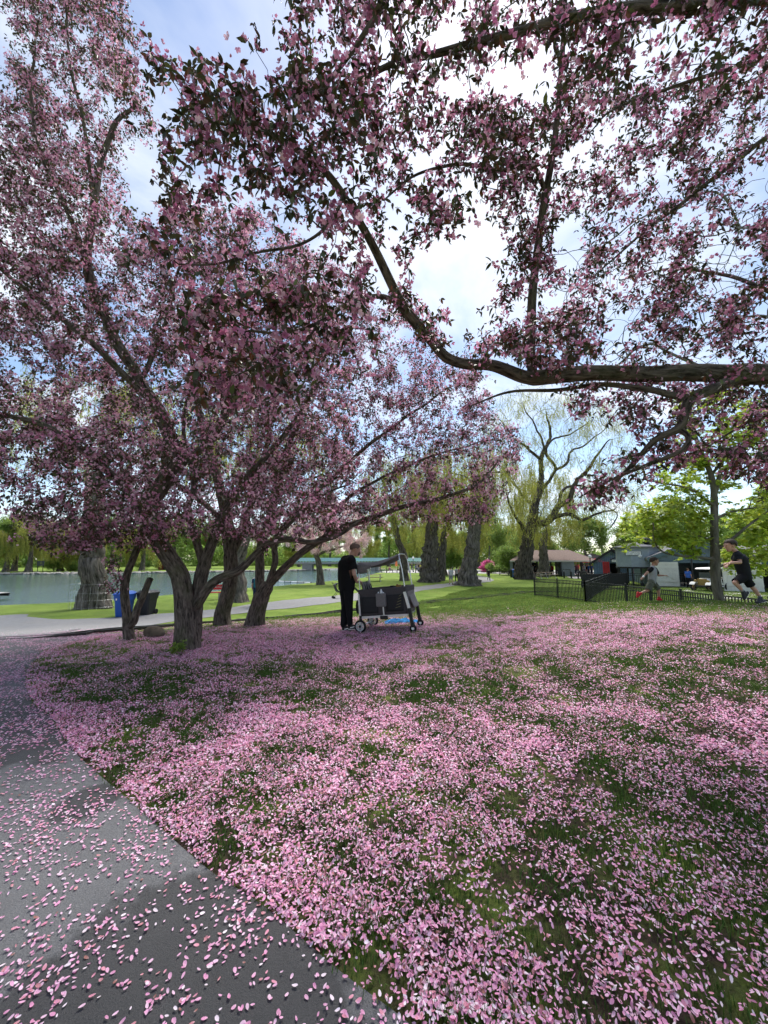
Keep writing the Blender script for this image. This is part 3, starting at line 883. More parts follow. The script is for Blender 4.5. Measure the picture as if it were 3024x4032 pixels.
class Skel:
    def __init__(s):
        s.p = []; s.par = []; s.fix = []; s.grown = []; s.plen = []
    def node(s, p, par, fix=0.0, grown=False):
        p = Vector(p)
        s.p.append(p); s.par.append(par); s.fix.append(fix); s.grown.append(grown)
        s.plen.append(0.0 if par < 0 else s.plen[par] + (p - s.p[par]).length)
        return len(s.p)-1
    def nearest(s, p):
        P = np.array([tuple(q) for q in s.p]); d = np.linalg.norm(P - np.array(tuple(p)), axis=1)
        return int(np.argmin(d))
    def limb(s, pts, r0, r1, step=0.10, root=False, wob=0.0):
        """hand-laid limb through points, tapering from r0 to r1"""
        pts = [Vector(p) for p in pts]
        par = -1
        if not root:
            par = s.nearest(pts[0]); pts[0] = s.p[par]
        Q = [pts[0]*2-pts[1]] + pts + [pts[-1]*2-pts[-2]]
        dense = []
        for i in range(1, len(Q)-2):
            a, b, c, d = Q[i-1], Q[i], Q[i+1], Q[i+2]
            n = max(2, int((c-b).length/step))
            for k in range(n):
                t = k/n
                dense.append(0.5*((2*b) + (-a+c)*t + (2*a-5*b+4*c-d)*t*t + (-a+3*b-3*c+d)*t**3))
        dense.append(pts[-1])
        L = len(dense)
        out = []
        for k, q in enumerate(dense):
            if k == 0 and par >= 0: continue
            f = k/(L-1)
            if wob: q = q + Vector((noise.noise(q*1.7), noise.noise(q*1.7+Vector((9, 0, 0))), noise.noise(q*1.7+Vector((0, 9, 0)))))*wob*min(1, f*3)
            par = s.node(q, par, r0*(1-f)**0.8 + r1*(1-(1-f)**0.8))
            out.append(par)
        return out
    def grow(s, attr, step=0.10, alpha=0.12, sag=0.0, jit=0.03, spread=0.35):
        attr = np.array([tuple(a) for a in attr])
        n0 = len(s.p); cap = n0 + len(attr)*60
        P = np.empty((cap, 3)); P[:n0] = [tuple(q) for q in s.p]
        PL = np.empty(cap); PL[:n0] = s.plen
        thick = np.array([1.0 if f == 0 or f < 0.12 else 1.6 for f in s.fix] )
        TH = np.ones(cap); TH[:n0] = thick
        # nearest to the limbs first
        d0 = np.array([np.min(np.linalg.norm(P[:n0]-a, axis=1)) for a in attr])
        n = n0
        for ai in np.argsort(d0):
            a = attr[ai]
            d = np.linalg.norm(P[:n]-a, axis=1)
            i = int(np.argmin(d*TH[:n] + alpha*PL[:n]))
            L = d[i]
            if L < 0.06: continue
            p0 = s.p[i]; pa = Vector(a)
            pd = (p0 - s.p[s.par[i]]).normalized() if s.par[i] >= 0 else Vector((0, 0, 1))
            c1 = p0 + pd*L*spread + Vector((0, 0, 0.10*L)) + Vector(rng.normal(0, 0.08*L, 3))
            m = max(2, int(round(L/step)))
            par = i
            for k in range(1, m+1):
                t = k/m
                q = p0*((1-t)**2) + c1*(2*t*(1-t)) + pa*(t*t)
                q = q + Vector(rng.normal(0, jit*0.5, 3))
                q.z -= sag*L*t*t*t
                par = s.node(q, par, 0.0, True)
                P[n] = tuple(q); PL[n] = s.plen[par]; n += 1
                if n >= cap-1: return
    def finish(s, tip=0.0028, ex=2.35):
        n = len(s.p)
        acc = np.zeros(n); r = np.zeros(n)
        kids = [[] for _ in range(n)]
        for i in range(n):
            if s.par[i] >= 0: kids[s.par[i]].append(i)
        for i in range(n-1, -1, -1):     # children always come later
            v = acc[i] if acc[i] > 0 else tip**ex
            r[i] = v**(1/ex)
            if s.fix[i] > 0: r[i] = max(s.fix[i], min(r[i], s.fix[i]*1.15))
            if s.par[i] >= 0: acc[s.par[i]] += min(r[i], 0.5)**ex
        s.r = r; s.kids = kids
        # chains
        s.chains = []
        stack = [(i, -1) for i in range(n) if s.par[i] < 0]
        while stack:
            i, pr = stack.pop()
            ch = [pr] if pr >= 0 else []
            while True:
                ch.append(i)
                if not kids[i]: break
                k = max(kids[i], key=lambda j: (r[j], s.fix[j] > 0))
                for j in kids[i]:
                    if j != k: stack.append((j, i))
                i = k
            s.chains.append(ch)
    def tube_arrays(s, chains, ridge=0.0, flare=0.0, lump=0.0):
        VV = []; FF = []; GG = []; base = 0
        for ch in chains:
            pts = np.array([tuple(s.p[i]) for i in ch]); rad = np.array([s.r[i] for i in ch])
            if s.par[ch[1 if len(ch) > 1 else 0]] == ch[0] and len(ch) > 1:
                rad[0] = min(rad[0], rad[1]*1.25)
            if len(ch) < 2: continue
            rm = rad.max()
            if rm > 0.06 and len(pts) > 3:      # finer rings on thick limbs
                k = np.linspace(0, len(pts)-1, (len(pts)-1)*2+1)
                pts = np.stack([np.interp(k, np.arange(len(rad)), pts[:, j]) for j in range(3)], 1); rad = np.interp(k, np.arange(len(rad)), rad)
                for _ in range(2): pts[1:-1] = 0.25*pts[:-2]+0.5*pts[1:-1]+0.25*pts[2:]
            n = 28 if rm > 0.3 else 20 if rm > 0.1 else 10 if rm > 0.03 else 6 if rm > 0.012 else 3
            tg = np.gradient(pts, axis=0); tg /= np.maximum(np.linalg.norm(tg, axis=1)[:, None], 1e-9)
            x = np.cross(tg[0], [0, 0, 1.0] if abs(tg[0][2]) < 0.9 else [1.0, 0, 0]); x /= np.linalg.norm(x)
            sl = np.concatenate([[0], np.cumsum(np.linalg.norm(np.diff(pts, axis=0), axis=1))])
            ang = np.arange(n)*2*np.pi/n
            m = len(pts)
            off = rng.uniform(0, 50)
            rings = np.empty((m, n, 3)); gr = np.empty((m, n, 3))
            root = s.par[ch[0]] < 0
            for i in range(m):
                x = x - tg[i]*np.dot(x, tg[i]); x /= np.linalg.norm(x); y = np.cross(tg[i], x)
                rr = np.full(n, rad[i])
                if ridge and rad[i] > 0.03:
                    for j in range(n):
                        q = Vector((math.cos(ang[j])*2.2, math.sin(ang[j])*2.2, sl[i]*0.9 + off))
                        k = noise.noise(q)*0.6 + noise.noise(q*2.3)*0.4
                        rr[j] *= 1 + ridge*k
                        if lump:
                            lq = Vector((math.cos(ang[j])*rad[i]*3.2, math.sin(ang[j])*rad[i]*3.2, sl[i]*2.4 + off))
                            c_ = noise.cell(lq*1.2); l_ = noise.noise(lq*2.0)
                            rr[j] *= 1 + lump*max(0, l_)*1.3 + lump*0.25*(c_-0.5)
                if flare and root:
                    fl = flare*math.exp(-sl[i]/(rad[0]*1.3))
                    lob = 1 + 0.45*np.cos(ang*3 + off) + 0.3*np.cos(ang*5 + off*2)
                    rr = rr*(1 + fl*np.maximum(0.3, lob))
                cs = np.cos(ang)*rr; sn = np.sin(ang)*rr
                rings[i] = pts[i] + np.outer(cs, x) + np.outer(sn, y)
                gr[i] = np.stack([np.cos(ang)*rad[i]+off, np.sin(ang)*rad[i], np.full(n, sl[i])], 1)
            VV.append(rings.reshape(-1, 3)); GG.append(gr.reshape(-1, 3))
            a = (np.arange(m-1)[:, None]*n + np.arange(n)[None, :]).ravel()
            b = (np.arange(m-1)[:, None]*n + (np.arange(n)+1)[None, :] % n).ravel()
            FF.append(np.stack([a, b, b+n, a+n], 1) + base)
            base += m*n
        if not VV: return None
        return np.concatenate(VV), np.concatenate(FF), np.concatenate(GG)
    def mesh(s, name, chains, o0, **kw):
        q = s.tube_arrays(chains, **kw)
        if q is None: return None
        V_, F_, G_ = q
        me = np_mesh(name, V_ - np.array(tuple(o0)), F_, True)
        a = me.attributes.new('grain', 'FLOAT_VECTOR', 'POINT'); a.data.foreach_set('vector', G_.astype(np.float32).ravel())
        return me
    def build(s, parent, bark, n_branch=24, ridge=0.22, flare=0.5, lump=0.0, min_branch=0.012):
        """trunk, each larger branch on its own, and all the fine twigs together"""
        o0 = Vector(parent.location)
        roots = [c for c in s.chains if s.par[c[0]] < 0]
        rest = sorted([c for c in s.chains if s.par[c[0]] >= 0], key=lambda c: -s.r[c[1 if len(c) > 1 else 0]]*len(c)**0.5)
        big = [c for c in rest if s.r[c[1]] > min_branch][:n_branch]
        ids = set(id(c) for c in big)
        for c in roots:
            mobj('trunk', s.mesh('trunk', [c], o0, ridge=ridge, flare=flare, lump=lump), parent, bark)
        for c in big:
            mobj('branch', s.mesh('branch', [c], o0, ridge=ridge*0.8, lump=lump*0.4), parent, bark)
        small = [c for c in rest if id(c) not in ids]
        me = s.mesh('twigs', small, o0)
        if me:
            tag(mobj('twigs', me, parent, bark), kind='stuff')
    def spots(s, rmax=0.007, every=1):
        idx_ = [i for i in range(len(s.p)) if s.grown[i] and s.r[i] < rmax]
        P = np.array([tuple(s.p[i]) for i in idx_]); D = np.array([tuple((s.p[i]-s.p[s.par[i]]).normalized()) for i in idx_])
        tipq = np.array([len(s.kids[i]) == 0 for i in idx_])
        return P, D, tipq

# ---------------------------------------------------------------- blossom and leaf pieces
M_BLOSSOM = mat('crab_blossom', (1, 1, 1), 0.55, 0.25, vcol=True, rnd=0.18, translucent=0.45)
M_CLEAF = mat('crab_leaf', (0.055, 0.050, 0.030), 0.45, 0.4, vcol=True, rnd=0.3, translucent=0.25)
M_STALK = mat('blossom_stalk', (0.10, 0.055, 0.045), 0.7, 0.2)
def frame(d):
    d = np.asarray(d, float); d = d/np.linalg.norm(d)
    a = np.array([0, 0, 1.0]) if abs(d[2]) < 0.9 else np.array([1.0, 0, 0])
    x = np.cross(a, d); x /= np.linalg.norm(x)
    return x, np.cross(d, x), d
def flower_arrays(r_, c, d, size, hi, opening):
    """five petals round an axis"""
    x, y, z = frame(d)
    P = []; F = []; C = []
    a0 = r_.uniform(0, 6.28)
    tint = np.array([(0.66, 0.34, 0.47), (0.54, 0.22, 0.36), (0.78, 0.52, 0.62), (0.42, 0.13, 0.25)][r_.choice(4, p=[.36, .3, .2, .14])])*r_.uniform(.85, 1.08)
    for k in range(5):
        a = a0 + k*1.2566 + r_.normal(0, .12)
        op = opening + r_.normal(0, .18)
        o_ = math.cos(a)*x + math.sin(a)*y
        t_ = -math.sin(a)*x + math.cos(a)*y
        dr = o_*math.sin(op) + z*math.cos(op); nn = o_*math.cos(op) - z*math.sin(op)
        L = size*r_.uniform(.85, 1.1)
        b = len(P)
        if hi:
            for l, wd, cu in ((0.06, .06, 0), (.40, .30, .10), (.78, .34, .06), (1.0, .14, -.06)):
                for sgn in (-1, 0, 1):
                    P.append(c + dr*L*l + t_*sgn*wd*L*1.05 + nn*(cu*L - abs(sgn)*0.10*L*(wd/.3)))
                    C.append(tint*(1.0 if l > .3 else 0.85) if sgn else tint*0.96)
            for rr in range(3):
                for cc in range(2):
                    q = b + rr*3 + cc
                    F.append((q, q+1, q+4, q+3))
        else:
            for l, wd in ((0.04, 0), (.55, -.36), (1.0, 0), (.55, .36)):
                P.append(c + dr*L*l + t_*wd*L + nn*(0.08*L if wd else 0)); C.append(tint)
            F.append((b, b+1, b+2, b+3))
    return P, F, C
def cluster_mesh(name, seed, nf, hi, size=0.021, spread=0.045):
    r_ = np.random.default_rng(seed)
    P = []; F = []; C = []
    for k in range(nf):
        d = r_.normal(0, 1, 3); d[2] -= 0.25; d /= np.linalg.norm(d)
        c = d*spread*r_.uniform(.55, 1.25)
        bud = r_.uniform() < 0.16
        p, f, cc = flower_arrays(r_, c, d + r_.normal(0, .25, 3), size*(0.7 if bud else r_.uniform(.85, 1.15)), hi, 0.25 if bud else r_.uniform(.75, 1.35))
        if bud: cc = [q*np.array([.85, .55, .65]) for q in cc]
        b = len(P); P += p; C += cc; F += [tuple(b+i for i in q) for q in f]
    me = np_mesh(name, np.array(P), np.array(F), True); set_tint(me, np.clip(np.array(C), 0, 1)); me.materials.append(M_BLOSSOM)
    return me
def leaf_arrays(r_, base, d, up, L, W_, hi, fold=0.25, droop=0.3):
    d = d/np.linalg.norm(d); t_ = np.cross(d, up); t_ /= max(np.linalg.norm(t_), 1e-6); nn = np.cross(t_, d)
    P = []; F = []
    rows = ((0, .02), (.30, .42), (.65, .40), (1.0, 0.01)) if hi else ((0, .02), (.48, .5), (1.0, .01))
    for l, wd in rows:
        for sgn in (-1, 0, 1):
            P.append(base + d*L*l + t_*sgn*wd*W_ + nn*(abs(sgn)*wd*W_*fold - droop*L*l*l))
    for rr in range(len(rows)-1):
        for cc in range(2):
            q = rr*3 + cc
            F.append((q, q+1, q+4, q+3))
    return P, F
def leafset_mesh(name, seed, n, hi, L=0.052, W_=0.026, spread=0.03, cols=None, material=None, down=0.5, fold=0.25):
    r_ = np.random.default_rng(seed)
    P = []; F = []; C = []
    cols = cols or [(1.0, 1.05, 0.9), (1.3, 0.85, 0.75), (0.8, 1.05, 0.7), (2.2, 0.9, 0.7), (1.5, 1.9, 0.9)]
    for k in range(n):
        d = r_.normal(0, 1, 3); d[2] -= down; d /= np.linalg.norm(d)
        p, f = leaf_arrays(r_, d*spread*r_.uniform(0, 1), d, np.array([0, 0, 1.0]) + r_.normal(0, .4, 3), L*r_.uniform(.6, 1.2), W_*r_.uniform(.7, 1.15), hi, fold)
        c = np.array(cols[r_.choice(len(cols), p=([.34, .24, .26, .08, .08] if len(cols) == 5 else None))])*r_.uniform(.75, 1.2)
        b = len(P); P += p; C += [c]*len(p); F += [tuple(b+i for i in q) for q in f]
    me = np_mesh(name, np.array(P), np.array(F), True); set_tint(me, np.array(C)); me.materials.append(material or M_CLEAF)
    return me
BL_LO = [proto('blossom_far_%d' % k, cluster_mesh('blossom_far', 100+k, 6, False, 0.024, 0.055)) for k in range(6)]
LF_LO = [proto('leaf_far_%d' % k, leafset_mesh('leaf_far', 200+k, 6, False, 0.058, 0.028, 0.05)) for k in range(6)]
BL_HI = [proto('blossom_near_%d' % k, cluster_mesh('blossom_near', 300+k, 5, True, 0.021, 0.040)) for k in range(7)]
LF_HI = [proto('leaf_near_%d' % k, leafset_mesh('leaf_near', 400+k, 4, True, 0.054, 0.026, 0.002)) for k in range(7)]

def clothe(parent, P, tipq, pb, pl, blo, lea, hi_parts=0, smin=0.8, smax=1.25, cull=None):
    """blossom and leaf sprays on the twigs; the sprays showing largest become parts of their own"""
    o0 = np.array(tuple(parent.location)); n = len(P)
    jit = rng.normal(0, 0.02, (n, 3))
    for nm, one_nm, prob, protos in (('blossoms', 'blossom', pb, blo), ('leaves', 'leaf_spray', pl, lea)):
        k = rng.uniform(0, 1, n) < prob
        k = np.nonzero(k)[0]
        Q = P[k] + jit[k] + rng.normal(0, 0.018, (len(k), 3))
        e = rng.uniform(-3.14, 3.14, (len(k), 3))
        if nm == 'leaves': e[:, :2] = rng.normal(0, 0.35, (len(k), 2))
        sc = rng.uniform(smin, smax, len(k)); ix = rng.integers(0, len(protos), len(k))
        single = np.zeros(len(k), bool)
        if hi_parts:
            D = np.linalg.norm(Q - np.array(tuple(CAM)), axis=1)
            zc = (Q - np.array(tuple(CAM))) @ np.array(tuple(_F)); xc = Q[:, 0]; yc = (Q - np.array(tuple(CAM))) @ np.array(tuple(_U))
            vis = (zc > 0.3) & (np.abs(xc) < zc*1.0) & (np.abs(yc) < zc*1.33)
            single[np.argsort(np.where(vis, D, 1e6))[:hi_parts]] = True
            for q in np.nonzero(single)[0]:
                o = mobj(one_nm, protos[ix[q]].data, parent)
                o.location = Q[q] - o0; o.rotation_euler = e[q]; o.scale = (sc[q],)*3
        k = ~single
        scatter(nm, Q[k] - o0, e[k], sc[k], ix[k], protos, parent)
        print(parent.name, nm, k.sum())

def in_poly(u, v, poly):
    c = False; n = len(poly)
    for i in range(n):
        (x1, y1), (x2, y2) = poly[i], poly[(i+1) % n]
        if (y1 > v) != (y2 > v) and u < (x2-x1)*(v-y1)/(y2-y1)+x1: c = not c
    return c
def cloud(n, polys, d0, d1, clump=0.0, sc=1.3, seed=0.0):
    """random points through the volume a crown fills: polygons (in photo pixels) give its outline, d0..d1 its depth in metres"""
    us = [p[0] for q in polys for p in q]; vs_ = [p[1] for q in polys for p in q]
    out = []
    tries = 0
    while len(out) < n and tries < n*60:
        tries += 1
        u = random.uniform(min(us), max(us)); v = random.uniform(min(vs_), max(vs_))
        if not any(in_poly(u, v, q) for q in polys): continue
        # bulge: full depth in the middle of the outline
        q = at(u, v, random.uniform(d0, d1))
        if clump and noise.noise(q*sc + Vector((seed, 0, 0))) < clump: continue
        out.append(q)
    return out
# ================================================================== the crab apples
def L_(pts, y=None):
    """(u, v, depth) list -> points; depth may be inherited"""
    out = []; yy = y
    for p in pts:
        if len(p) == 3: yy = p[2]
        out.append(at(p[0], p[1], yy))
    return out

# ---- the big tree with the forked trunk
s = Skel()
b0 = G(735, 2558); b0.z -= 0.08
yA = b0.y
s.limb([b0] + L_([(733, 2480, yA), (728, 2390), (720, 2320), (708, 2262)]), 0.165, 0.14, 0.08, root=True)
s.limb(L_([(708, 2262, yA), (655, 2180, yA-.05), (600, 2080, yA-.1), (588, 2006, yA-.15), (651, 1889, yA-.2), (678, 1780, yA-.25), (633, 1635, yA-.3), (551, 1500, yA-.4), (440, 1300, yA-.55), (346, 1080, yA-.65), (374, 802, yA-.75), (428, 529, yA-.8), (560, 400, yA-.8)]), 0.125, 0.022, 0.1, wob=0.04)
s.limb(L_([(651, 1889, yA-.2), (723, 1816, yA-.1), (813, 1753, yA), (877, 1650, yA), (890, 1500, yA+.1), (960, 1350, yA+.1), (930, 1150, yA+.1)]), 0.075, 0.015, 0.1, wob=0.05)
s.limb(L_([(600, 2080, yA-.1), (520, 1950, yA-.5), (400, 1830, yA-.8), (230, 1700, yA-1.1), (60, 1640, yA-1.3), (-160, 1600, yA-1.4)]), 0.075, 0.015, 0.1, wob=0.05)
s.limb(L_([(633, 1635, yA-.3), (529, 1513, yA-.7), (365, 1349, yA-.9), (200, 1221, yA-1.0), (0, 1057, yA-1.1), (-250, 900, yA-1.2)]), 0.06, 0.012, 0.1, wob=0.05)
s.limb(L_([(346, 1080, yA-.65), (290, 880, yA-.9), (160, 600, yA-1.1), (120, 330, yA-1.2), (150, 80, yA-1.3)]), 0.045, 0.010, 0.1, wob=0.05)
s.limb(L_([(374, 802, yA-.75), (330, 500, yA-.9), (270, 200, yA-1.1), (260, -60, yA-1.2)]), 0.035, 0.010, 0.1, wob=0.04)
s.limb(L_([(551, 1500, yA-.4), (640, 1300, yA-.3), (700, 1080, yA-.2), (800, 900, yA-.2)]), 0.045, 0.010, 0.1, wob=0.05)
# second stem and the long curving branch that reaches right
s.limb([b0 + Vector((0.10, 0.10, 0))] + L_([(762, 2500, yA+.1), (768, 2400, yA+.12), (782, 2320, yA+.15), (800, 2230, yA+.2), (842, 2120, yA+.3), (900, 1990, yA+.4), (1000, 1850, yA+.6), (1130, 1700, yA+.7), (1260, 1500, yA+.8)]), 0.115, 0.018, 0.1, wob=0.03)
s.limb(L_([(768, 2410, yA+.12), (790, 2360, yA-.02), (831, 2299, yA-.05), (885, 2268, yA), (937, 2250, yA), (985, 2205, yA+.05), (1024, 2166, yA+.1), (1072, 2134, yA+.1), (1150, 2122, yA+.2), (1222, 2135, yA+.3), (1330, 2110, yA+.4), (1430, 2040, yA+.4)]), 0.082, 0.018, 0.08)
s.limb(L_([(800, 2230, yA+.2), (770, 2120, yA+.2), (740, 2000, yA+.1), (770, 1900, yA+.2), (720, 1700, yA+.4), (760, 1500, yA+.5)]), 0.07, 0.014, 0.1, wob=0.04)
s.limb(L_([(1072, 2134, yA+.1), (1150, 2050, yA), (1260, 1960, yA-.1), (1400, 1900, yA-.2)]), 0.035, 0.009, 0.1, wob=0.04)
polyA = [[(-420, 700), (-60, 520), (40, 150), (0, -120), (480, -120), (560, 330), (640, 700), (760, 820), (1000, 800), (1180, 950), (1330, 1150), (1380, 1500), (1400, 1780), (1380, 2040), (1150, 2105), (900, 2110), (640, 2130), (420, 2110), (220, 2120), (60, 2060), (-150, 1950), (-420, 1800)]]
holes = [[(470, 560), (690, 560), (640, 830), (480, 830)]]
A1 = [q for q in cloud(2700, polyA, yA-1.7, yA+1.1, -0.22, 1.1, 3.0) if not in_poly(pix(q)[0], pix(q)[1], holes[0])]
A1 += cloud(90, [[(100, 2060), (640, 2050), (640, 2150), (150, 2150)]], yA-1.0, yA-.2)
s.grow(A1, 0.10, 0.10, 0.05, 0.03)
s.finish()
crab1 = thing('crab_apple_tree', b0, 'large pink blossoming crab apple with forked trunk and long curving low branch', 'tree')
s.build(crab1, M_BARK, 30, ridge=0.30, flare=0.35)
P, D, tq = s.spots(0.0085)
print('A nodes', len(s.p), len(P))
def extra(P, n_add, sd):
    k = rng.integers(0, len(P), n_add)
    return np.vstack([P, P[k] + rng.normal(0, sd, (n_add, 3))])
P = extra(P, int(len(P)*1.7), 0.10)
clothe(crab1, P, tq, 0.55, 0.85, BL_LO, LF_LO, 120, 0.85, 1.3)

# ---- slim leaning tree with the sawn-off stem
s = Skel()
b1 = G(512, 2522); b1.z -= 0.05; yB = b1.y
s.limb([b1] + L_([(503, 2470, yB), (498, 2421, yB), (490, 2331, yB), (494, 2290), (501, 2258), (516, 2222), (537, 2168), (560, 2110, yB+.1), (600, 2010, yB+.2), (640, 1900, yB+.4), (640, 1750, yB+.6)]), 0.078, 0.030, 0.08, root=True)
s.limb(L_([(508, 2470, yB), (527, 2450, yB-.06), (539, 2403, yB-.1), (563, 2349, yB-.12), (578, 2310, yB-.13), (592, 2277, yB-.14)]), 0.062, 0.052, 0.06)
s.limb(L_([(490, 2300, yB), (472, 2285, yB-.1), (466, 2240, yB-.15), (455, 2190, yB-.2)]), 0.012, 0.006, 0.06)
s.grow(cloud(150, [[(430, 2060), (700, 2060), (760, 1750), (520, 1700), (380, 1900)]], yB-.5, yB+.8) + cloud(22, [[(400, 2330), (480, 2330), (480, 2170), (420, 2170)]], yB-.35, yB+.1), 0.09, 0.1, 0.03)
s.finish()
crab2 = thing('crab_apple_tree', b1, 'slim leaning crab apple with a sawn-off stem, beside the boulder', 'tree')
s.build(crab2, M_BARK, 10, ridge=0.25, flare=0.3)
P, D, tq = s.spots(0.0085)
clothe(crab2, extra(P, len(P)//2, .05), tq, 0.4, 0.75, BL_LO, LF_LO, 0, 0.85, 1.3)

# ---- pair of trees behind, nearer the rails
s = Skel()
b2 = G(1005, 2466); b2.z -= 0.06; yC = b2.y
s.limb([b2] + L_([(1012, 2420, yC), (1030, 2350, yC), (1052, 2308, yC)]), 0.185, 0.15, 0.08, root=True)
s.limb(L_([(1052, 2308, yC), (1090, 2270, yC), (1130, 2228, yC), (1178, 2183, yC-.05), (1225, 2150), (1275, 2120, yC-.1), (1352, 2077, yC-.2), (1450, 2045, yC-.3), (1590, 1995, yC-.4), (1740, 1960, yC-.5), (1880, 1905, yC-.6), (1960, 1820, yC-.6)]), 0.095, 0.016, 0.09, wob=0.02)
s.limb(L_([(1030, 2350, yC), (1022, 2290, yC+.1), (1024, 2220, yC+.15), (1030, 2140, yC+.2), (1080, 1980, yC+.3), (1120, 1800, yC+.3), (1200, 1600, yC+.2), (1290, 1380, yC+.1), (1380, 1180, yC)]), 0.11, 0.016, 0.1, wob=0.04)
s.limb(L_([(1052, 2308, yC), (1072, 2250, yC-.1), (1086, 2205, yC-.1), (1078, 2160, yC-.1), (1110, 2080, yC-.1), (1260, 1930, yC-.2), (1420, 1780, yC-.2), (1600, 1640, yC-.3), (1780, 1520, yC-.3)]), 0.075, 0.014, 0.1, wob=0.04)
s.limb(L_([(1275, 2120, yC-.1), (1350, 1980, yC-.2), (1500, 1880, yC-.3), (1700, 1800, yC-.4), (1900, 1740, yC-.5)]), 0.045, 0.010, 0.1, wob=0.05)
polyC = [[(900, 1050), (1120, 930), (1280, 1010), (1480, 1200), (1700, 1290), (1850, 1370), (1900, 1520), (2010, 1640), (2050, 1780), (2020, 1960), (1930, 1985), (1800, 1930), (1650, 2010), (1560, 2080), (1400, 2060), (1300, 2090), (1100, 2110), (900, 2100)]]
s.grow(cloud(1300, polyC, yC-1.2, yC+1.5, -0.25, 1.0, 7.0) + cloud(60, [[(1560, 1960), (1950, 1960), (1900, 2060), (1600, 2060)]], yC-.8, yC), 0.11, 0.10, 0.06, 0.035)
s.finish()
crab3 = thing('crab_apple_tree', b2, 'spreading pink crab apple whose long limb rises behind the man with the wagon', 'tree')
s.build(crab3, M_BARK, 24, ridge=0.3, flare=0.4)
P, D, tq = s.spots(0.0085)
clothe(crab3, extra(P, int(len(P)*1.5), .11), tq, 0.6, 0.8, BL_LO, LF_LO, 0, 1.0, 1.5)

s = Skel()
b3 = G(882, 2464); b3.z -= 0.06; yD = b3.y
s.limb([b3] + L_([(876, 2420, yD), (886, 2376, yD), (906, 2289), (908, 2193), (900, 2080), (860, 1900, yD+.2), (800, 1700, yD+.3), (760, 1450, yD+.4), (740, 1250, yD+.4)]), 0.165, 0.02, 0.09, root=True)
s.limb(L_([(908, 2193, yD), (960, 2080, yD+.2), (1010, 1900, yD+.5), (1060, 1700, yD+.7), (1080, 1450, yD+.8)]), 0.09, 0.014, 0.1, wob=0.04)
s.limb(L_([(900, 2080, yD), (800, 1980, yD+.2), (650, 1880, yD+.4), (450, 1760, yD+.5), (250, 1650, yD+.6)]), 0.08, 0.012, 0.1, wob=0.04)
polyD = [[(150, 1500), (400, 1150), (700, 1000), (1050, 1000), (1200, 1200), (1250, 1700), (1200, 2050), (900, 2120), (600, 2080), (300, 1950), (120, 1800)]]
s.grow(cloud(520, polyD, yD-.5, yD+1.8, -0.25, 1.0, 17.0), 0.12, 0.10, 0.05, 0.035)
s.finish()
crab4 = thing('crab_apple_tree', b3, 'pink crab apple with a burr on its trunk, close to the rails', 'tree')
s.build(crab4, M_BARK, 16, ridge=0.42, flare=0.4)
P, D, tq = s.spots(0.0085)
clothe(crab4, extra(P, int(len(P)*1.5), .11), tq, 0.6, 0.75, BL_LO, LF_LO, 0, 1.05, 1.55)

# ---- the tree standing right of the camera whose limbs reach overhead
s = Skel()
b4 = on(5.3, 2.7, -0.1)
s.limb([b4, Vector((5.15, 2.75, 1.0)), Vector((4.95, 2.85, 2.0)), Vector((4.75, 2.8, 3.0)), Vector((4.5, 2.7, 4.2)), Vector((4.1, 2.5, 5.4)), Vector((3.6, 2.3, 6.4))], 0.24, 0.07, 0.1, root=True, wob=0.05)
yE = 3.6
s.limb([Vector((4.85, 2.85, 2.5))] + L_([(3180, 1478, yE-.1), (3024, 1477, yE), (2860, 1474), (2700, 1468), (2520, 1474, yE+.05), (2330, 1470, yE+.1), (2180, 1484, yE+.1), (2080, 1490, yE+.12), (2000, 1462, yE+.15), (1930, 1440, yE+.15), (1830, 1436, yE+.2), (1755, 1405, yE+.2), (1700, 1340, yE+.1), (1586, 1203, yE-.1), (1458, 948, yE-.4), (1349, 766, yE-.7), (1258, 656, yE-.85), (1094, 547, yE-1.0), (930, 470, yE-1.1)]), 0.105, 0.014, 0.06, wob=0.012)
s.limb(L_([(2930, 1480, yE), (2850, 1515, yE-.05), (2771, 1547, yE-.1), (2716, 1571, yE-.12), (2690, 1640, yE-.15), (2675, 1690, yE-.15), (2586, 1726, yE-.05), (2506, 1812, yE+.1), (2444, 1880, yE+.2), (2370, 1940, yE+.3)]), 0.062, 0.008, 0.06, wob=0.02)
s.limb(L_([(2675, 1690, yE-.15), (2712, 1720, yE-.2), (2690, 1772, yE-.2), (2555, 1830, yE), (2395, 1898, yE+.2), (2280, 1960, yE+.3)]), 0.026, 0.006, 0.06, wob=0.02)
s.limb(L_([(2716, 1571, yE-.12), (2640, 1556, yE-.1), (2555, 1534, yE), (2370, 1516, yE+.2), (2185, 1540, yE+.4), (2000, 1545, yE+.5), (1850, 1600, yE+.6)]), 0.034, 0.007, 0.06, wob=0.02)
s.limb(L_([(2095, 1484, yE+.12), (2088, 1400, yE+.1), (2092, 1290), (2096, 1166, yE+.05), (2124, 911, yE-.05), (2160, 693, yE-.2), (2187, 510, yE-.35), (2208, 300, yE-.5), (2222, 120, yE-.7), (2230, -80, yE-.8)]), 0.050, 0.016, 0.08, wob=0.015)
s.limb(L_([(2150, 740, yE-.2), (2110, 670, yE-.25), (2040, 655, yE-.3), (1968, 674, yE-.4), (1804, 647, yE-.5), (1649, 684, yE-.6), (1512, 784, yE-.7)]), 0.024, 0.006, 0.07, wob=0.015)
s.limb([Vector((4.35, 2.6, 4.6))] + L_([(3300, 40, 2.4), (2980, -20, 2.3), (2700, 20, 2.3), (2480, 40, 2.35), (2280, 70, 2.4), (1950, 150, 2.45), (1700, 220, 2.5), (1540, 250, 2.55), (1380, 330, 2.55), (1200, 380, 2.5)]), 0.062, 0.010, 0.07, wob=0.02)
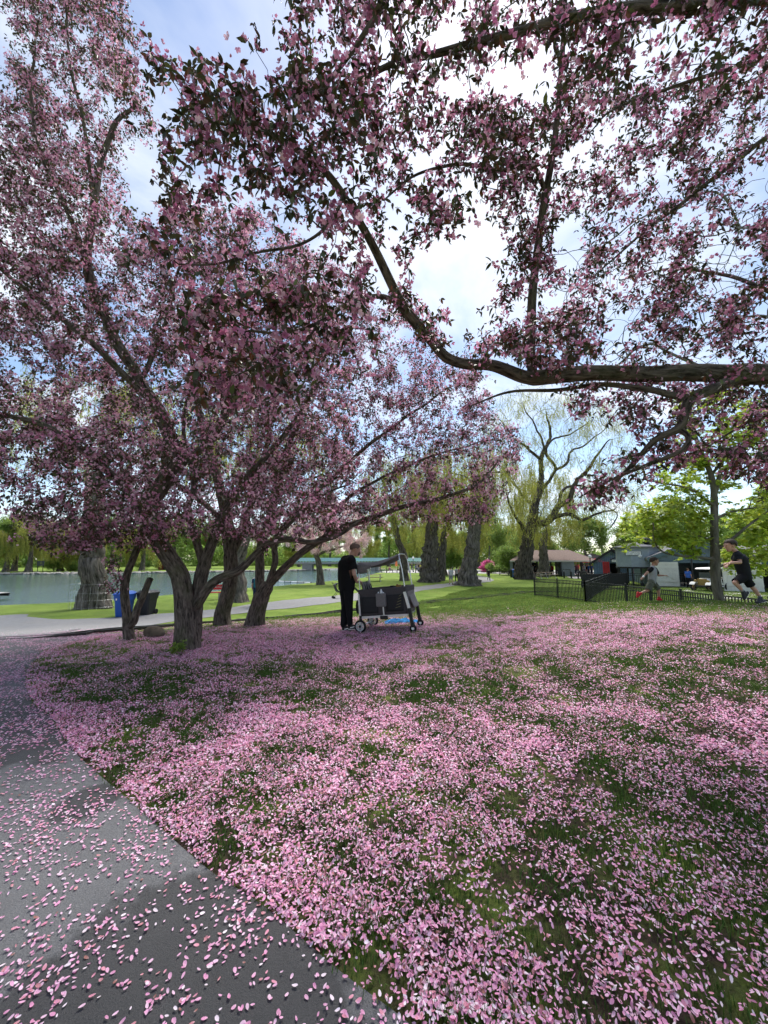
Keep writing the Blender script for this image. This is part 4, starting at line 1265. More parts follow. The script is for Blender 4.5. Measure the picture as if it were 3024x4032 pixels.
s.limb([Vector((4.1, 2.5, 5.4)), Vector((2.6, 1.9, 5.5)), Vector((1.2, 1.6, 5.2))] + L_([(1640, -180, 2.2), (1522, 0, 2.25), (1385, 200, 2.3), (1276, 346, 2.3), (1166, 474, 2.25), (1050, 620, 2.2)]), 0.05, 0.007, 0.08, wob=0.02)
s.limb(L_([(1586, 1203, yE-.1), (1500, 1165, yE-.4), (1374, 1195, yE-.8), (1254, 1273, yE-1.15), (1120, 1310, yE-1.3), (980, 1300, yE-1.45)]), 0.026, 0.006, 0.06, wob=0.015)
s.limb(L_([(1254, 1273, yE-1.15), (1180, 1370, yE-1.25), (1060, 1420, yE-1.35), (930, 1480, yE-1.4)]), 0.010, 0.004, 0.06, wob=0.015)
s.limb([Vector((4.75, 2.8, 3.0))] + L_([(3250, 480, 3.9), (3024, 540, 4.1), (2788, 720, 4.3), (2606, 857, 4.4), (2496, 948, 4.5), (2350, 1080, 4.6)]), 0.06, 0.008, 0.08, wob=0.03)
s.limb([Vector((4.5, 2.7, 4.0))] + L_([(3250, 150, 3.3), (3024, 230, 3.4), (2700, 330, 3.5), (2430, 420, 3.6), (2330, 520, 3.7)]), 0.045, 0.007, 0.08, wob=0.03)
s.limb([Vector((4.8, 2.85, 2.6))] + L_([(3250, 1200, 4.2), (3024, 1150, 4.6), (2850, 1080, 5.0), (2650, 1060, 5.3), (2450, 1100, 5.5)]), 0.05, 0.008, 0.08, wob=0.03)
s.limb([Vector((4.9, 2.85, 2.3))] + L_([(3200, 1650, 3.9), (3024, 1640, 4.2), (2900, 1690, 4.4), (2780, 1760, 4.5)]), 0.035, 0.006, 0.07, wob=0.03)
s.limb(L_([(1349, 766, yE-.7), (1300, 880, yE-.9), (1180, 960, yE-1.1), (1000, 1000, yE-1.3), (850, 1040, yE-1.4), (700, 1040, yE-1.5)]), 0.016, 0.005, 0.06, wob=0.015)
# twigs behind and over the camera, outside the picture
s.limb([Vector((4.5, 2.7, 4.2)), Vector((3.4, 1.2, 4.8)), Vector((1.8, 0.2, 4.9)), Vector((0.2, -0.6, 4.7))], 0.05, 0.01, 0.1, wob=0.04)
pts = []
pts += cloud(186, [[(1050, -150), (3150, -150), (3150, 330), (2300, 330), (1700, 330), (1450, 420), (1100, 420)]], 1.9, 3.1, -0.12, 2.0, 1.0)
pts += cloud(116, [[(560, 300), (900, 60), (1200, 200), (1500, 450), (1400, 900), (1000, 1000), (620, 1000), (560, 700)]], 1.8, 2.8, -0.10, 2.2, 2.0)
pts += cloud(93, [[(1350, 400), (2000, 350), (2050, 700), (1800, 900), (1500, 1000), (1400, 800)]], 2.4, 3.6, 0.0, 2.2, 4.0)
pts += cloud(356, [[(2150, 250), (3200, 250), (3200, 1450), (2100, 1480), (1950, 1330), (2000, 1150), (2250, 1050)]], 3.0, 5.4, -0.12, 1.6, 5.0)
pts += cloud(93, [[(1750, 450), (2250, 380), (2200, 1000), (2000, 1150), (1900, 700)]], 2.8, 4.0, 0.0, 2.0, 6.0)
pts += cloud(93, [[(1500, 1100), (1650, 1350), (2000, 1420), (2300, 1500), (2300, 1280), (2000, 1200), (1900, 1320), (1750, 1250)]], 3.0, 4.2, -0.1, 2.0, 8.0)
pts += cloud(108, [[(720, 1120), (1450, 1080), (1500, 1350), (1200, 1520), (900, 1620), (730, 1450)]], 1.9, 2.7, -0.15, 2.4, 9.0)
pts += cloud(147, [[(2150, 1500), (3150, 1490), (3150, 1820), (2900, 1900), (2700, 1800), (2560, 1700), (2350, 1680), (2250, 1600)]], 3.1, 4.6, -0.10, 2.0, 10.0)
pts += cloud(52, [[(2250, 1980), (2300, 1860), (2520, 1740), (2640, 1700), (2720, 1800), (2500, 1900), (2330, 2010)]], 3.4, 4.1, 0.0, 2.0, 11.0)
pts += cloud(40, [[(2850, 1780), (3150, 1700), (3150, 2000), (2950, 1960)]], 3.3, 4.4, 0.0, 2.0, 12.0)
pts += [Vector((random.uniform(-0.5, 4.5), random.uniform(-1.5, 1.3), random.uniform(3.6, 5.8))) for _ in range(90)]
s.grow(pts, 0.065, 0.10, 0.10, 0.022)
s.finish(0.0024)
crab5 = thing('crab_apple_tree', b4, 'overhanging crab apple whose dark horizontal limb reaches in above the lawn', 'tree')
s.build(crab5, M_BARK, 40, ridge=0.24, flare=0.4, min_branch=0.007)
P, D, tq = s.spots(0.0065)
print('E nodes', len(s.p), len(P))
P = extra(P, int(len(P)*2.2), .06)
clothe(crab5, P, tq, 0.38, 0.80, BL_HI, LF_HI, 240, 0.75, 1.2)
# ================================================================== trees further off
M_WLEAF = mat('willow_leaf', (0.330, 0.355, 0.085), 0.6, 0.25, vcol=True, rnd=0.22, translucent=0.50)
M_FLEAF = mat('park_leaf', (0.215, 0.315, 0.070), 0.6, 0.25, vcol=True, rnd=0.22, translucent=0.50)
M_MLEAF = mat('maple_leaf', (0.33, 0.43, 0.065), 0.5, 0.3, vcol=True, rnd=0.22, translucent=0.60)
def strand_mesh(seed, length, nl, lw, ll):
    r_ = np.random.default_rng(seed); P = []; F = []; C = []
    bx, by = r_.normal(0, .10, 2)
    path = [np.array([bx*t*t*length, by*t*t*length, -t*length]) for t in np.linspace(0, 1, 8)]
    for k in range(nl):
        t = r_.uniform(0.0, 1.0); q = np.array([np.interp(t*7, np.arange(8), [p[j] for p in path]) for j in range(3)])
        a = r_.uniform(0, 6.28); d = np.array([math.cos(a)*.55, math.sin(a)*.55, -0.8])
        p, f = leaf_arrays(r_, q + r_.normal(0, .02, 3), d, np.array([math.cos(a), math.sin(a), .5]), ll*r_.uniform(.7, 1.3), lw, False, 0.1, 0.1)
        c = np.array([1, 1, 1.0])*r_.uniform(.7, 1.25)*(np.array([1.15, 1.0, .8]) if r_.uniform() < .3 else 1)
        b = len(P); P += p; F += [tuple(b+i for i in g) for g in f]; C += [c]*len(p)
    me = np_mesh('strand', np.array(P), np.array(F)); set_tint(me, np.array(C)); me.materials.append(M_WLEAF); return me
STR = [proto('willow_strand_%d' % k, strand_mesh(500+k, 1.3, 34, 0.030, 0.13)) for k in range(5)]
def clump_mesh(seed, n, rad, L, W_, material, cols=None):
    r_ = np.random.default_rng(seed); P = []; F = []; C = []
    for k in range(n):
        d = r_.normal(0, 1, 3); d /= np.linalg.norm(d); q = d*rad*r_.uniform(.25, 1)**.6*np.array([1, 1, .7])
        dd = d + r_.normal(0, .6, 3); dd[2] -= .3
        p, f = leaf_arrays(r_, q, dd, np.array([0, 0, 1.0]) + r_.normal(0, .5, 3), L*r_.uniform(.7, 1.3), W_, False, .15, .2)
        c = np.array([1, 1, 1.0])*r_.uniform(.65, 1.3)
        b = len(P); P += p; F += [tuple(b+i for i in g) for g in f]; C += [c]*len(p)
    me = np_mesh('clump', np.array(P), np.array(F)); set_tint(me, np.array(C)); me.materials.append(material); return me
CLF = [proto('leaf_clump_%d' % k, clump_mesh(600+k, 46, 0.6, 0.20, 0.12, M_FLEAF)) for k in range(5)]
CLN = [proto('leaf_clump_near_%d' % k, clump_mesh(620+k, 34, 0.30, 0.11, 0.075, M_FLEAF)) for k in range(5)]
def maple_spray(seed, n):
    r_ = np.random.default_rng(seed); V_ = []; F = []; C = []
    star = [(0, -.10), (.24, -.30), (.34, -.02), (.62, .16), (.36, .34), (.26, .62), (0, 1.0), (-.26, .62), (-.36, .34), (-.62, .16), (-.34, -.02), (-.24, -.30)]
    for k in range(n):
        a = r_.uniform(0, 6.28); rad = r_.uniform(.02, .16); c0 = np.array([math.cos(a)*rad, math.sin(a)*rad, r_.normal(0, .02)])
        yaw = a + r_.normal(0, .5); L = .105*r_.uniform(.6, 1.15); pit = r_.normal(.35, .3); rol = r_.normal(0, .35)
        Rm = np.array((Matrix.Rotation(yaw - math.pi/2, 3, 'Z') @ Matrix.Rotation(-pit, 3, 'X') @ Matrix.Rotation(rol, 3, 'Y')))
        b = len(V_)
        V_.append(c0 + Rm @ (np.array([0, .25, 0])*L)); 
        for x, y in star: V_.append(c0 + Rm @ (np.array([x, y, -0.22*abs(x)])*L))
        for j in range(12): F.append((b, b+1+j, b+1+(j+1) % 12))
        C += [np.array([1, 1, 1.0])*r_.uniform(.7, 1.25)*(np.array([1.25, 1.05, .8]) if r_.uniform() < .25 else 1)]*13
    me = np_mesh('maple_spray', np.array(V_), np.array(F)); set_tint(me, np.array(C)); me.materials.append(M_MLEAF); return me
MPL = [proto('maple_spray_%d' % k, maple_spray(640+k, 9)) for k in range(6)]

def ellip(n, c, r, low=-1.0, shell=0.35):
    out = []
    while len(out) < n:
        d = Vector(rng.normal(0, 1, 3)); d.normalize()
        if d.z < low: continue
        k = random.uniform(shell, 1)**0.6
        out.append(Vector((c[0]+d.x*r[0]*k, c[1]+d.y*r[1]*k, c[2]+d.z*r[2]*k)))
    return out
def far_tree(name, base, trunk, r0, r1, c, r, n_limb, n_attr, bark, label, leaf=None, n_leaf=0, ls=(0.8, 1.6), low=-0.5, step=0.5, lump=0.0, ridge=0.25, flare=0.5, tip=0.012, sag=0.1, group=None, ex=2.05, cat='tree', nb=16, shell=.35):
    s = Skel()
    b = Vector(base); b.z -= 0.1
    s.limb([b] + [Vector(q) for q in trunk], r0, r1, step*0.6, root=True, wob=r0*0.35)
    if n_limb: s.grow(ellip(n_limb, c, [q*.85 for q in r], low, .6), step, 0.25, 0.0, step*.35, .5)
    s.grow(ellip(n_attr, c, r, low, shell), step, 0.06, sag, step*.16)
    s.finish(tip, ex)
    t = thing(name, b, label, cat, group)
    s.build(t, bark, nb, ridge=ridge, flare=flare, lump=lump, min_branch=tip*1.6)
    if leaf:
        P, D, tq = s.spots(tip*2.6)
        k = rng.integers(0, len(P), n_leaf)
        Q = P[k] + rng.normal(0, step*.35, (n_leaf, 3)) - np.array(tuple(b))
        e = np.stack([rng.normal(0, .12, n_leaf), rng.normal(0, .12, n_leaf), rng.uniform(0, 6.28, n_leaf)], 1)
        scatter('crown', Q, e, rng.uniform(ls[0], ls[1], n_leaf), rng.integers(0, len(leaf), n_leaf), leaf, t)
    return t

# willows along the water and the path
b = G(372, 2394); y = b.y
far_tree('willow_tree', b, [at(372, 2250, y), at(366, 2120, y), at(372, 2000, y+.1), at(380, 1880, y+.2)], 0.56, 0.42, (b.x-1.0, y+2.5, 8.5), (8.5, 6.0, 4.6), 9, 150, M_WBARK,
         'stout furrowed willow trunk on the bank beside the bins', STR, 1500, (0.7, 1.4), -0.3, 0.4, lump=0.18, ridge=0.2)
b = G(938, 2368); y = b.y
far_tree('willow_tree', b, [at(930, 2300, y), at(935, 2200, y), at(960, 2080, y)], 0.48, 0.36, (b.x, y+2, 8.0), (6, 5, 4.2), 6, 90, M_WBARK,
         'pale grey willow trunk behind the couple on the path', STR, 700, (0.8, 1.5), -0.3, 0.45, lump=0.2)
b = G(1592, 2286); y = b.y
far_tree('willow_tree', b, [at(1590, 2250, y), at(1590, 2190, y), at(1575, 2150, y), at(1562, 2110, y), at(1550, 2040, y)], 0.45, 0.28, (b.x+1, y+1, 7.5), (8, 6, 5.0), 7, 150, M_WBARK,
         'forked willow with a swollen knob, by the picnic tables', STR, 1300, (0.9, 1.9), -0.55, 0.55, lump=0.25)
b = G(1690, 2292); y = b.y
far_tree('willow_tree', b, [at(1690, 2250, y), at(1692, 2200, y), at(1700, 2140, y), at(1700, 2060, y)], 0.86, 0.56, (b.x, y, 9.5), (9, 6, 6.0), 8, 150, M_WBARK,
         'massive burr-covered willow trunk beside the path', STR, 1200, (0.9, 1.9), -0.35, 0.6, lump=0.62, ridge=0.15, flare=0.35)
b = G(1732, 2286); y = b.y
far_tree('willow_tree', b, [at(1735, 2240, y), at(1742, 2180, y), at(1750, 2100, y)], 0.5, 0.3, (b.x+1, y+2, 8), (6, 6, 5.5), 6, 110, M_WBARK,
         'slim willow trunk close behind the massive burr-covered one', STR, 900, (0.9, 1.9), -0.5, 0.6, lump=0.3)
b = G(1845, 2306); y = b.y
far_tree('willow_tree', b, [at(1845, 2270, y), at(1850, 2200, y), at(1862, 2120, y), at(1870, 2060, y), at(1875, 1960, y)], 0.68, 0.45, (b.x, y+1, 8.8), (7, 5, 5.6), 8, 150, M_WBARK,
         'thick willow trunk with a knobbly flared foot, beside the walkers', STR, 1400, (0.8, 1.6), -0.45, 0.5, lump=0.42, flare=0.75)
b = G(2065, 2280); y = b.y
s = Skel(); b.z -= .1
s.limb([b] + L_([(2060, 2230, y), (2072, 2170), (2080, 2120), (2096, 2062), (2103, 2003)]), 0.92, 0.52, .4, root=True, wob=.2)
for q, ra, rb in (([(2080, 2120, y), (2050, 2062, y-1), (2021, 2021, y-2), (1990, 1930, y-2.5)], .26, .06), ([(2103, 2003, y), (2120, 1944, y+.5), (2135, 1870, y+1), (2128, 1810, y+1), (2165, 1720, y+1.5), (2150, 1620, y+1.5)], .42, .06),
                  ([(2096, 2062, y), (2140, 2060, y-1), (2172, 2040, y-1.5), (2200, 1990, y-1.5), (2240, 1970, y-1.5), (2267, 1900, y-2), (2311, 1856, y-2), (2345, 1800, y-2), (2400, 1730, y-2)], .40, .05),
                  ([(2172, 2040, y-1.5), (2238, 2025, y-2.5), (2300, 2050, y-3), (2345, 2022, y-3.5), (2420, 2008, y-4)], .26, .05), ([(2200, 1990, y-1.5), (2216, 1929, y-1), (2282, 1912, y), (2370, 1929, y+1), (2440, 1920, y+1)], .2, .04),
                  ([(2120, 1944, y+.5), (2187, 1848, y-.5), (2150, 1790, y-1), (2172, 1731, y-1), (2245, 1709, y-1.5), (2320, 1660, y-2)], .22, .04), ([(2187, 1848, y-.5), (2232, 1826, y-.5), (2247, 1775, y), (2300, 1756, y), (2380, 1690, y)], .18, .04),
                  ([(2128, 1810, y+1), (2070, 1760, y), (2010, 1710, y-.5), (1960, 1640, y-1)], .2, .04), ([(2150, 1790, y-1), (2120, 1700, y-1.5), (2060, 1600, y-2)], .15, .04), ([(2103, 2003, y), (2060, 1950, y+2), (2000, 1880, y+3), (1940, 1850, y+3)], .2, .04)):
    s.limb(L_(q), ra, rb, .4, wob=.22)
s.grow(cloud(420, [[(1900, 1990), (1880, 1700), (2000, 1520), (2250, 1490), (2450, 1620), (2540, 1800), (2540, 2010), (2400, 2060), (2250, 2080), (2150, 2130), (2020, 2120)]], y-6, y+5, -.3, .25, 3.), .5, .06, .05, .1)
s.finish(.013, 2.4)
big_willow = thing('willow_tree', b, 'tall leaning willow with golden spring twigs, by the picnic table', 'tree')
M_WBARK2 = bark_material('dark_willow_bark', (0.018, 0.015, 0.013), (0.15, 0.125, 0.105), 0.3, 8, .1)
s.build(big_willow, M_WBARK2, 60, ridge=.25, flare=.5, lump=.3, min_branch=.02)
P, D, tq = s.spots(.035)
n_ = 5200; k = rng.integers(0, len(P), n_)
scatter('crown', P[k] + rng.normal(0, .35, (n_, 3)) - np.array(tuple(b)), np.stack([rng.normal(0, .35, n_), rng.normal(0, .35, n_), rng.uniform(0, 6.28, n_)], 1), rng.uniform(.5, 1.25, n_), rng.integers(0, 5, n_), STR, big_willow)
b = on(23.2, 56)
far_tree('willow_tree', b, [b + Vector((0.1, 0, 2)), b + Vector((0, 0, 4)), b + Vector((.5, 0, 6.5))], 0.72, 0.36, (b.x+.5, 56, 9.0), (6, 5, 7), 8, 150, M_WBARK,
         'drooping willow standing in front of the brown roofed pavilion', STR, 1500, (1.0, 2.2), -0.75, 0.6, lump=0.25)
b = on(9.5, 62)
far_tree('willow_tree', b, [b + Vector((0.1, 0, 2)), b + Vector((.3, 0, 5)), b + Vector((.2, 0, 7))], 0.5, 0.3, (b.x+2, 62, 7.5), (6.5, 5, 6.5), 7, 130, M_WBARK,
         'light green drooping willow beyond the walkers', STR, 1700, (1.0, 2.2), -0.85, 0.7)

# pale crab apple on the bank
b = G(1263, 2302); y = b.y
s = Skel()
b.z -= .1
s.limb([b, at(1260, 2260, y), at(1255, 2215, y), at(1246, 2188, y)], 0.34, 0.24, 0.2, root=True, wob=.05)
for q in ([(1246, 2188, y), (1210, 2150, y-.5), (1170, 2100, y-1), (1140, 2060, y)], [(1246, 2188, y), (1300, 2165, y-.3), (1360, 2150, y-.6), (1420, 2130, y)], [(1246, 2188, y), (1270, 2130, y+.5), (1290, 2060, y+1)]):
    s.limb(L_(q), 0.14, 0.04, 0.3, wob=.1)
s.grow(cloud(330, [[(1110, 2130), (1150, 2010), (1280, 1940), (1400, 2000), (1470, 2110), (1430, 2185), (1300, 2170), (1180, 2180)]], y-2.6, y+2.6), 0.28, .1, .1, .06)
s.finish(0.008)
t = thing('crab_apple_tree', b, 'pale pink crab apple leaning on the lake bank in front of the bridge', 'tree')
s.build(t, M_WBARK, 10, ridge=.3, flare=.5)
P, D, tq = s.spots(.03)
M_PALE = mat('pale_blossom', (0.80, 0.58, 0.60), .6, .2, vcol=True, rnd=.2, translucent=.4)
PBL = [proto('pale_blossom_%d' % k, clump_mesh(700+k, 26, .22, .085, .07, M_PALE)) for k in range(4)]
k = rng.integers(0, len(P), 2100)
scatter('blossoms', P[k] + rng.normal(0, .10, (2100, 3)) - np.array(tuple(b)), rng.uniform(-3, 3, (2100, 3)), rng.uniform(.6, 1.1, 2100), rng.integers(0, 4, 2100), PBL, t)

# young maple by the fence
s = Skel()
yM = 10.6
b = on((2822-CX)/FPX*yM, yM, -0.15)
s.limb([b] + L_([(2820, 2300, yM), (2816, 2200, yM), (2812, 2080, yM), (2812, 1960, yM), (2800, 1870, yM), (2760, 1780, yM), (2720, 1660, yM+.1), (2700, 1540, yM+.2)]), 0.118, 0.02, 0.12, root=True)
for q, r_ in (([(2812, 1960, yM), (2840, 1840, yM), (2850, 1700, yM+.2), (2835, 1560, yM+.2)], .06), ([(2814, 2195, yM), (2720, 2194, yM-.3), (2650, 2186, yM-.5), (2600, 2168, yM-.6), (2576, 2130, yM-.7), (2570, 2090, yM-.7)], .045),
              ([(2815, 2130, yM), (2740, 2110, yM+.3), (2640, 2105, yM+.5), (2540, 2080, yM+.6), (2470, 2070, yM+.6)], .04), ([(2816, 2170, yM), (2870, 2130, yM-.2), (2960, 2060, yM-.4), (3060, 1990, yM-.4)], .05),
              ([(2812, 2040, yM), (2900, 2010, yM+.3), (3020, 2000, yM+.6), (3120, 1990, yM+.6)], .04), ([(2812, 1990, yM), (2720, 1930, yM-.4), (2600, 1900, yM-.6), (2480, 1880, yM-.6)], .04),
              ([(2812, 2240, yM), (2880, 2215, yM+.4), (2980, 2200, yM+.8), (3060, 2190, yM+.9)], .035), ([(2800, 1870, yM), (2880, 1780, yM-.3), (2980, 1700, yM-.5)], .04)):
    s.limb(L_(q), r_, 0.008, 0.12, wob=.04)
mp_ = cloud(150, [[(2440, 2060), (2600, 1960), (2760, 1980), (2800, 2100), (2700, 2200), (2560, 2130), (2450, 2130)]], yM-.9, yM+1.0)
mp_ += cloud(130, [[(2560, 1900), (2700, 1700), (2650, 1500), (2900, 1480), (3060, 1600), (3000, 1800), (2850, 1950), (2650, 1960)]], yM-.8, yM+1.2)
mp_ += cloud(230, [[(2850, 2240), (2850, 2050), (3000, 1900), (3150, 1800), (3150, 2290), (2960, 2265)]], yM-.4, yM+2.4)
s.grow(mp_, 0.14, .1, .05, .03)
s.finish(0.005)
maple = thing('maple_tree', b, 'young maple with bright green new leaves beside the running boys', 'tree')
s.build(maple, M_MBARK, 16, ridge=.12, flare=.3)
P, D, tq = s.spots(.012)
n_ = 2000; k = rng.integers(0, len(P), n_)
scatter('leaves', P[k] + rng.normal(0, .09, (n_, 3)) - np.array(tuple(b)), np.stack([rng.normal(0, .25, n_), rng.normal(0, .25, n_), rng.uniform(0, 6.28, n_)], 1), rng.uniform(.7, 1.25, n_), rng.integers(0, 6, n_), MPL, maple)

# bare tree reaching in from the right, above the barns
b = on(21.0, 16.5)
far_tree('bare_tree', b, [b + Vector((-.2, 0, 3)), b + Vector((-.6, .2, 6)), b + Vector((-1.5, .4, 9)), b + Vector((-2, .5, 12))], 0.42, 0.18, (14.2, 16.5, 12.5), (8.5, 4.5, 6.5), 16, 620, M_GBARK,
         'leafless grey tree with a mesh of fine twigs, right of the maple', None, 0, low=-.75, step=.30, tip=.010, ex=2.6, nb=40, shell=.15)
for (x_, y_, h_, lab) in ((36, 84, 15, 'bare grey tree behind the blue barn roof'), (50, 88, 17, 'bare grey tree behind the water tower'), (63, 86, 17, 'bare grey tree behind the teal engine shed')):
    b = on(x_, y_)
    far_tree('bare_tree', b, [b + Vector((.2, 0, 3)), b + Vector((.1, 0, 6.5))], 0.36, 0.2, (x_, y_, h_*.62), (6, 4, h_*.40), 9, 260, M_GBARK, lab, None, 0, low=-.5, step=.7, tip=.026, ex=2.4, nb=12, shell=.2)

# green trees: across the lake, beyond the bridge, behind the buildings
def green(x_, y_, h_, rad, label, group, leaf=CLF, n=380, r0=.3, ls=(.8, 1.5), bark=M_GBARK, droop=False):
    b = on(x_, y_)
    return far_tree('park_tree', b, [b + Vector((.1, 0, h_*.2)), b + Vector((random.uniform(-.4, .4), 0, h_*.42))], r0, r0*.55, (x_, y_, b.z + h_*.60), (rad, rad*.8, h_*.42), 5, 46, bark, label, STR if droop else leaf, n, ls, -.85 if droop else -.6, 1.0, tip=.03, group=group, nb=6)
LK = 'trees across the lake'
for u, y_, h_, rad, dr in ((-150, 84, 13, 6, 0), (40, 80, 12, 5.0, 0), (72, 84, 13, 5.0, 1), (128, 78, 13, 5.0, 1), (250, 86, 13, 5.5, 1), (330, 84, 12, 5.0, 1), (450, 92, 14, 6, 0), (570, 88, 13, 6, 1), (690, 104, 15, 6.5, 0), (830, 112, 16, 7, 0), (960, 116, 15, 7, 1), (1080, 124, 16, 7.5, 0)):
    x_ = (u - CX)/FPX*y_
    green(x_, y_, h_, rad, 'drooping yellow green willow across the lake' if dr else 'rounded light green tree across the lake', LK, n=1500 if dr else 520, r0=.5, ls=(1.0, 2.4) if dr else (.9, 1.7), bark=M_WBARK, droop=bool(dr))
BR = 'trees beyond the bridge'
for u, y_, h_, rad, dr in ((1180, 138, 18, 8, 1), (1300, 150, 19, 9, 0), (1420, 134, 17, 7, 1), (1530, 146, 19, 8, 0), (1640, 128, 17, 7, 1), (1760, 120, 15, 6, 1), (1880, 116, 14, 6, 0), (1990, 110, 15, 6, 1)):
    x_ = (u - CX)/FPX*y_
    green(x_, y_, h_, rad, 'drooping willow far behind the turquoise bridge' if dr else 'rounded green tree far behind the turquoise bridge', BR, n=1300 if dr else 520, r0=.5, ls=(1.3, 3.0) if dr else (1.2, 2.2), bark=M_WBARK, droop=bool(dr))
BB = 'green trees behind the park buildings'
for x_, y_, h_, rad in ((31, 80, 12, 5), (40, 76, 11, 5), (49, 74, 11, 5), (58, 76, 12, 5.5), (68, 78, 12, 5.5), (82, 84, 13, 6), (24, 88, 13, 5.5)):
    green(x_, y_, h_, rad, 'fresh green tree behind the roofs of the park buildings', BB, n=520, r0=.3, ls=(.9, 1.7))
for x_, y_, h_, rad in ((46, 44, 10, 4.5), (40, 36, 8.5, 3.6)):
    green(x_, y_, h_, rad, 'leafy green tree over the dark shed beyond the white barn door', 'green trees over the dark shed', leaf=CLN, n=900, r0=.22, ls=(.9, 1.7))
for x_, y_, h_, rad, lab in ((10.6, 60, 4.2, 1.7, 'bright yellow green young tree left of the walkers'), (20.0, 62, 4.6, 2.0, 'small light green tree in front of the low hedge')):
    green(x_, y_, h_, rad, lab, None, leaf=CLN, n=420, r0=.09, ls=(.9, 1.7))
# low shrubs on the far shore and the hedge by the plaza
def shrub(c, rad, label, group, leaf, n, ls, name='shrub'):
    b = Vector(c); s = Skel()
    s.limb([b, b + Vector((0, 0, rad*.5))], rad*.06, rad*.03, rad*.2, root=True)
    s.grow(ellip(26, (b.x, b.y, b.z + rad*.75), (rad, rad, rad*.75), -.9), rad*.3, .1, 0, rad*.05)
    s.finish(rad*.012)
    t = thing(name, b, label, 'shrub', group)
    o0 = Vector(t.location)
    mobj('stem', s.mesh('stem', s.chains, o0), t, M_GBARK)
    P, D, tq = s.spots(1.0)
    k = rng.integers(0, len(P), n)
    scatter('foliage', P[k] + rng.normal(0, rad*.12, (n, 3)) - np.array(tuple(b)), rng.uniform(-.5, .5, (n, 3))*np.array([1, 1, 6]), rng.uniform(ls[0], ls[1], n), rng.integers(0, len(leaf), n), leaf, t)
for u, v in ((210, 2251), (285, 2250), (330, 2252), (560, 2246), (640, 2244), (1140, 2236), (1330, 2236), (1400, 2236)):
    p_ = G(u, v - 3)
    if lake_sd(np.array([p_.x]), np.array([p_.y]))[0] < 1.2: p_ = on((u - CX)/FPX*(90 if u < 800 else 118), 90 if u < 800 else 118)
    shrub(p_, random.uniform(1.2, 1.9), 'low green shrub on the far lake shore', 'shrubs on the far shore', CLN, 120, (1.0, 1.9))
M_MAG = mat('magenta_blossom', (0.70, 0.16, 0.36), .6, .2, vcol=True, rnd=.2, translucent=.4)
MAG = [proto('magenta_clump_%d' % k, clump_mesh(720+k, 30, .25, .12, .08, M_MAG)) for k in range(3)]
shrub(on(20.2, 76), 1.5, 'magenta flowering shrub behind the low hedge', None, MAG, 260, (.8, 1.4), 'flowering_shrub')
for k in range(6):
    shrub(on(19.5 + k*1.9, 70 - k*.3), 1.1, 'clipped dark green shrub in the low hedge row beyond the lawn', 'hedge row beyond the lawn', CLN, 110, (1.0, 1.6), 'hedge_shrub')
# far-off wood closing the horizon
n_ = 5200
a_ = rng.uniform(-1.25, 1.25, n_); d_ = rng.uniform(165, 230, n_)
hh = rng.uniform(0, 1, n_)**.8*(11 + 5*np.sin(a_*9) + 3*np.sin(a_*23))
Q = np.stack([np.sin(a_)*d_, np.cos(a_)*d_, hh - 0.9], 1)
CLW = [proto('wood_clump_%d' % k, clump_mesh(740+k, 50, 2.2, .85, .55, M_FLEAF)) for k in range(4)]
ob = scatter('far_wood', Q, rng.uniform(-.4, .4, (n_, 3))*np.array([1, 1, 8]), rng.uniform(.8, 1.6, n_), rng.integers(0, 4, n_), CLW)
tag(ob, 'far-off belt of spring green woodland closing the park', 'woodland', kind='stuff')
# weeds at the foot of the big crab apple
g = G(690, 2580)
shrub(g, 0.13, 'leafy green weed at the foot of the forked crab apple', None, [proto('weed_%d' % k, leafset_mesh('weed', 800+k, 6, True, .07, .045, .03, cols=[(1, 1, 1), (1.2, 1.1, .9), (.8, .9, .8)], material=M_FLEAF, down=-.3)) for k in range(3)], 26, (.6, 1.0), 'weed')
# ================================================================== BUILDINGS, BRIDGE, FENCES
def X(u, y): return (u - CX)/FPX*y
def Zv(v, y): return at(CX, v, y).z
GZ = lambda x, y: terr(x, y)
M_TEAL = mat('teal_boards', (0.155, 0.215, 0.235), .75, .3, noise_amt=.3, noise_scale=3)
M_TEALD = mat('teal_trim', (0.10, 0.15, 0.165), .75, .3, noise_amt=.25, noise_scale=6)
M_CREAM = mat('cream_paint', (0.66, 0.66, 0.57), .6, .35, noise_amt=.12, noise_scale=3)
M_GREYB = mat('grey_siding', (0.30, 0.345, 0.37), .7, .3, noise_amt=.2, noise_scale=3)
M_BLUEB = mat('blue_boards', (0.135, 0.20, 0.30), .75, .3, noise_amt=.25, noise_scale=3)
M_RED = mat('red_paint', (0.52, 0.03, 0.035), .55, .35, noise_amt=.25, noise_scale=6)
M_BLACK = mat('black_paint', (0.012, 0.012, 0.013), .5, .4)
M_DARK = mat('dark_timber', (0.03, 0.028, 0.027), .8, .2)
M_SHING = mat('brown_shingle', (0.22, 0.165, 0.145), .95, .1, noise_amt=.45, noise_scale=7, bump=.02)
M_GSHING = mat('grey_shingle', (0.20, 0.20, 0.205), .95, .1, noise_amt=.4, noise_scale=7, bump=.02)
M_WHITE = mat('white_paint', (0.78, 0.78, 0.76), .5, .35)
M_CONC = mat('concrete', (0.36, 0.35, 0.33), .9, .2, noise_amt=.3, noise_scale=4)
M_TURQ = mat('turquoise_steel', (0.42, 0.72, 0.69), .5, .4)
M_WOOD = mat('weathered_wood', (0.36, 0.27, 0.20), .85, .2, noise_amt=.35, noise_scale=9)
M_GLOBE = mat('milk_glass', (0.80, 0.80, 0.78), .25, .5)
M_GLASS = mat('dark_glass', (0.03, 0.04, 0.045), .1, .6)
M_INK = mat('sign_ink', (0.02, 0.02, 0.02), .6, .2)

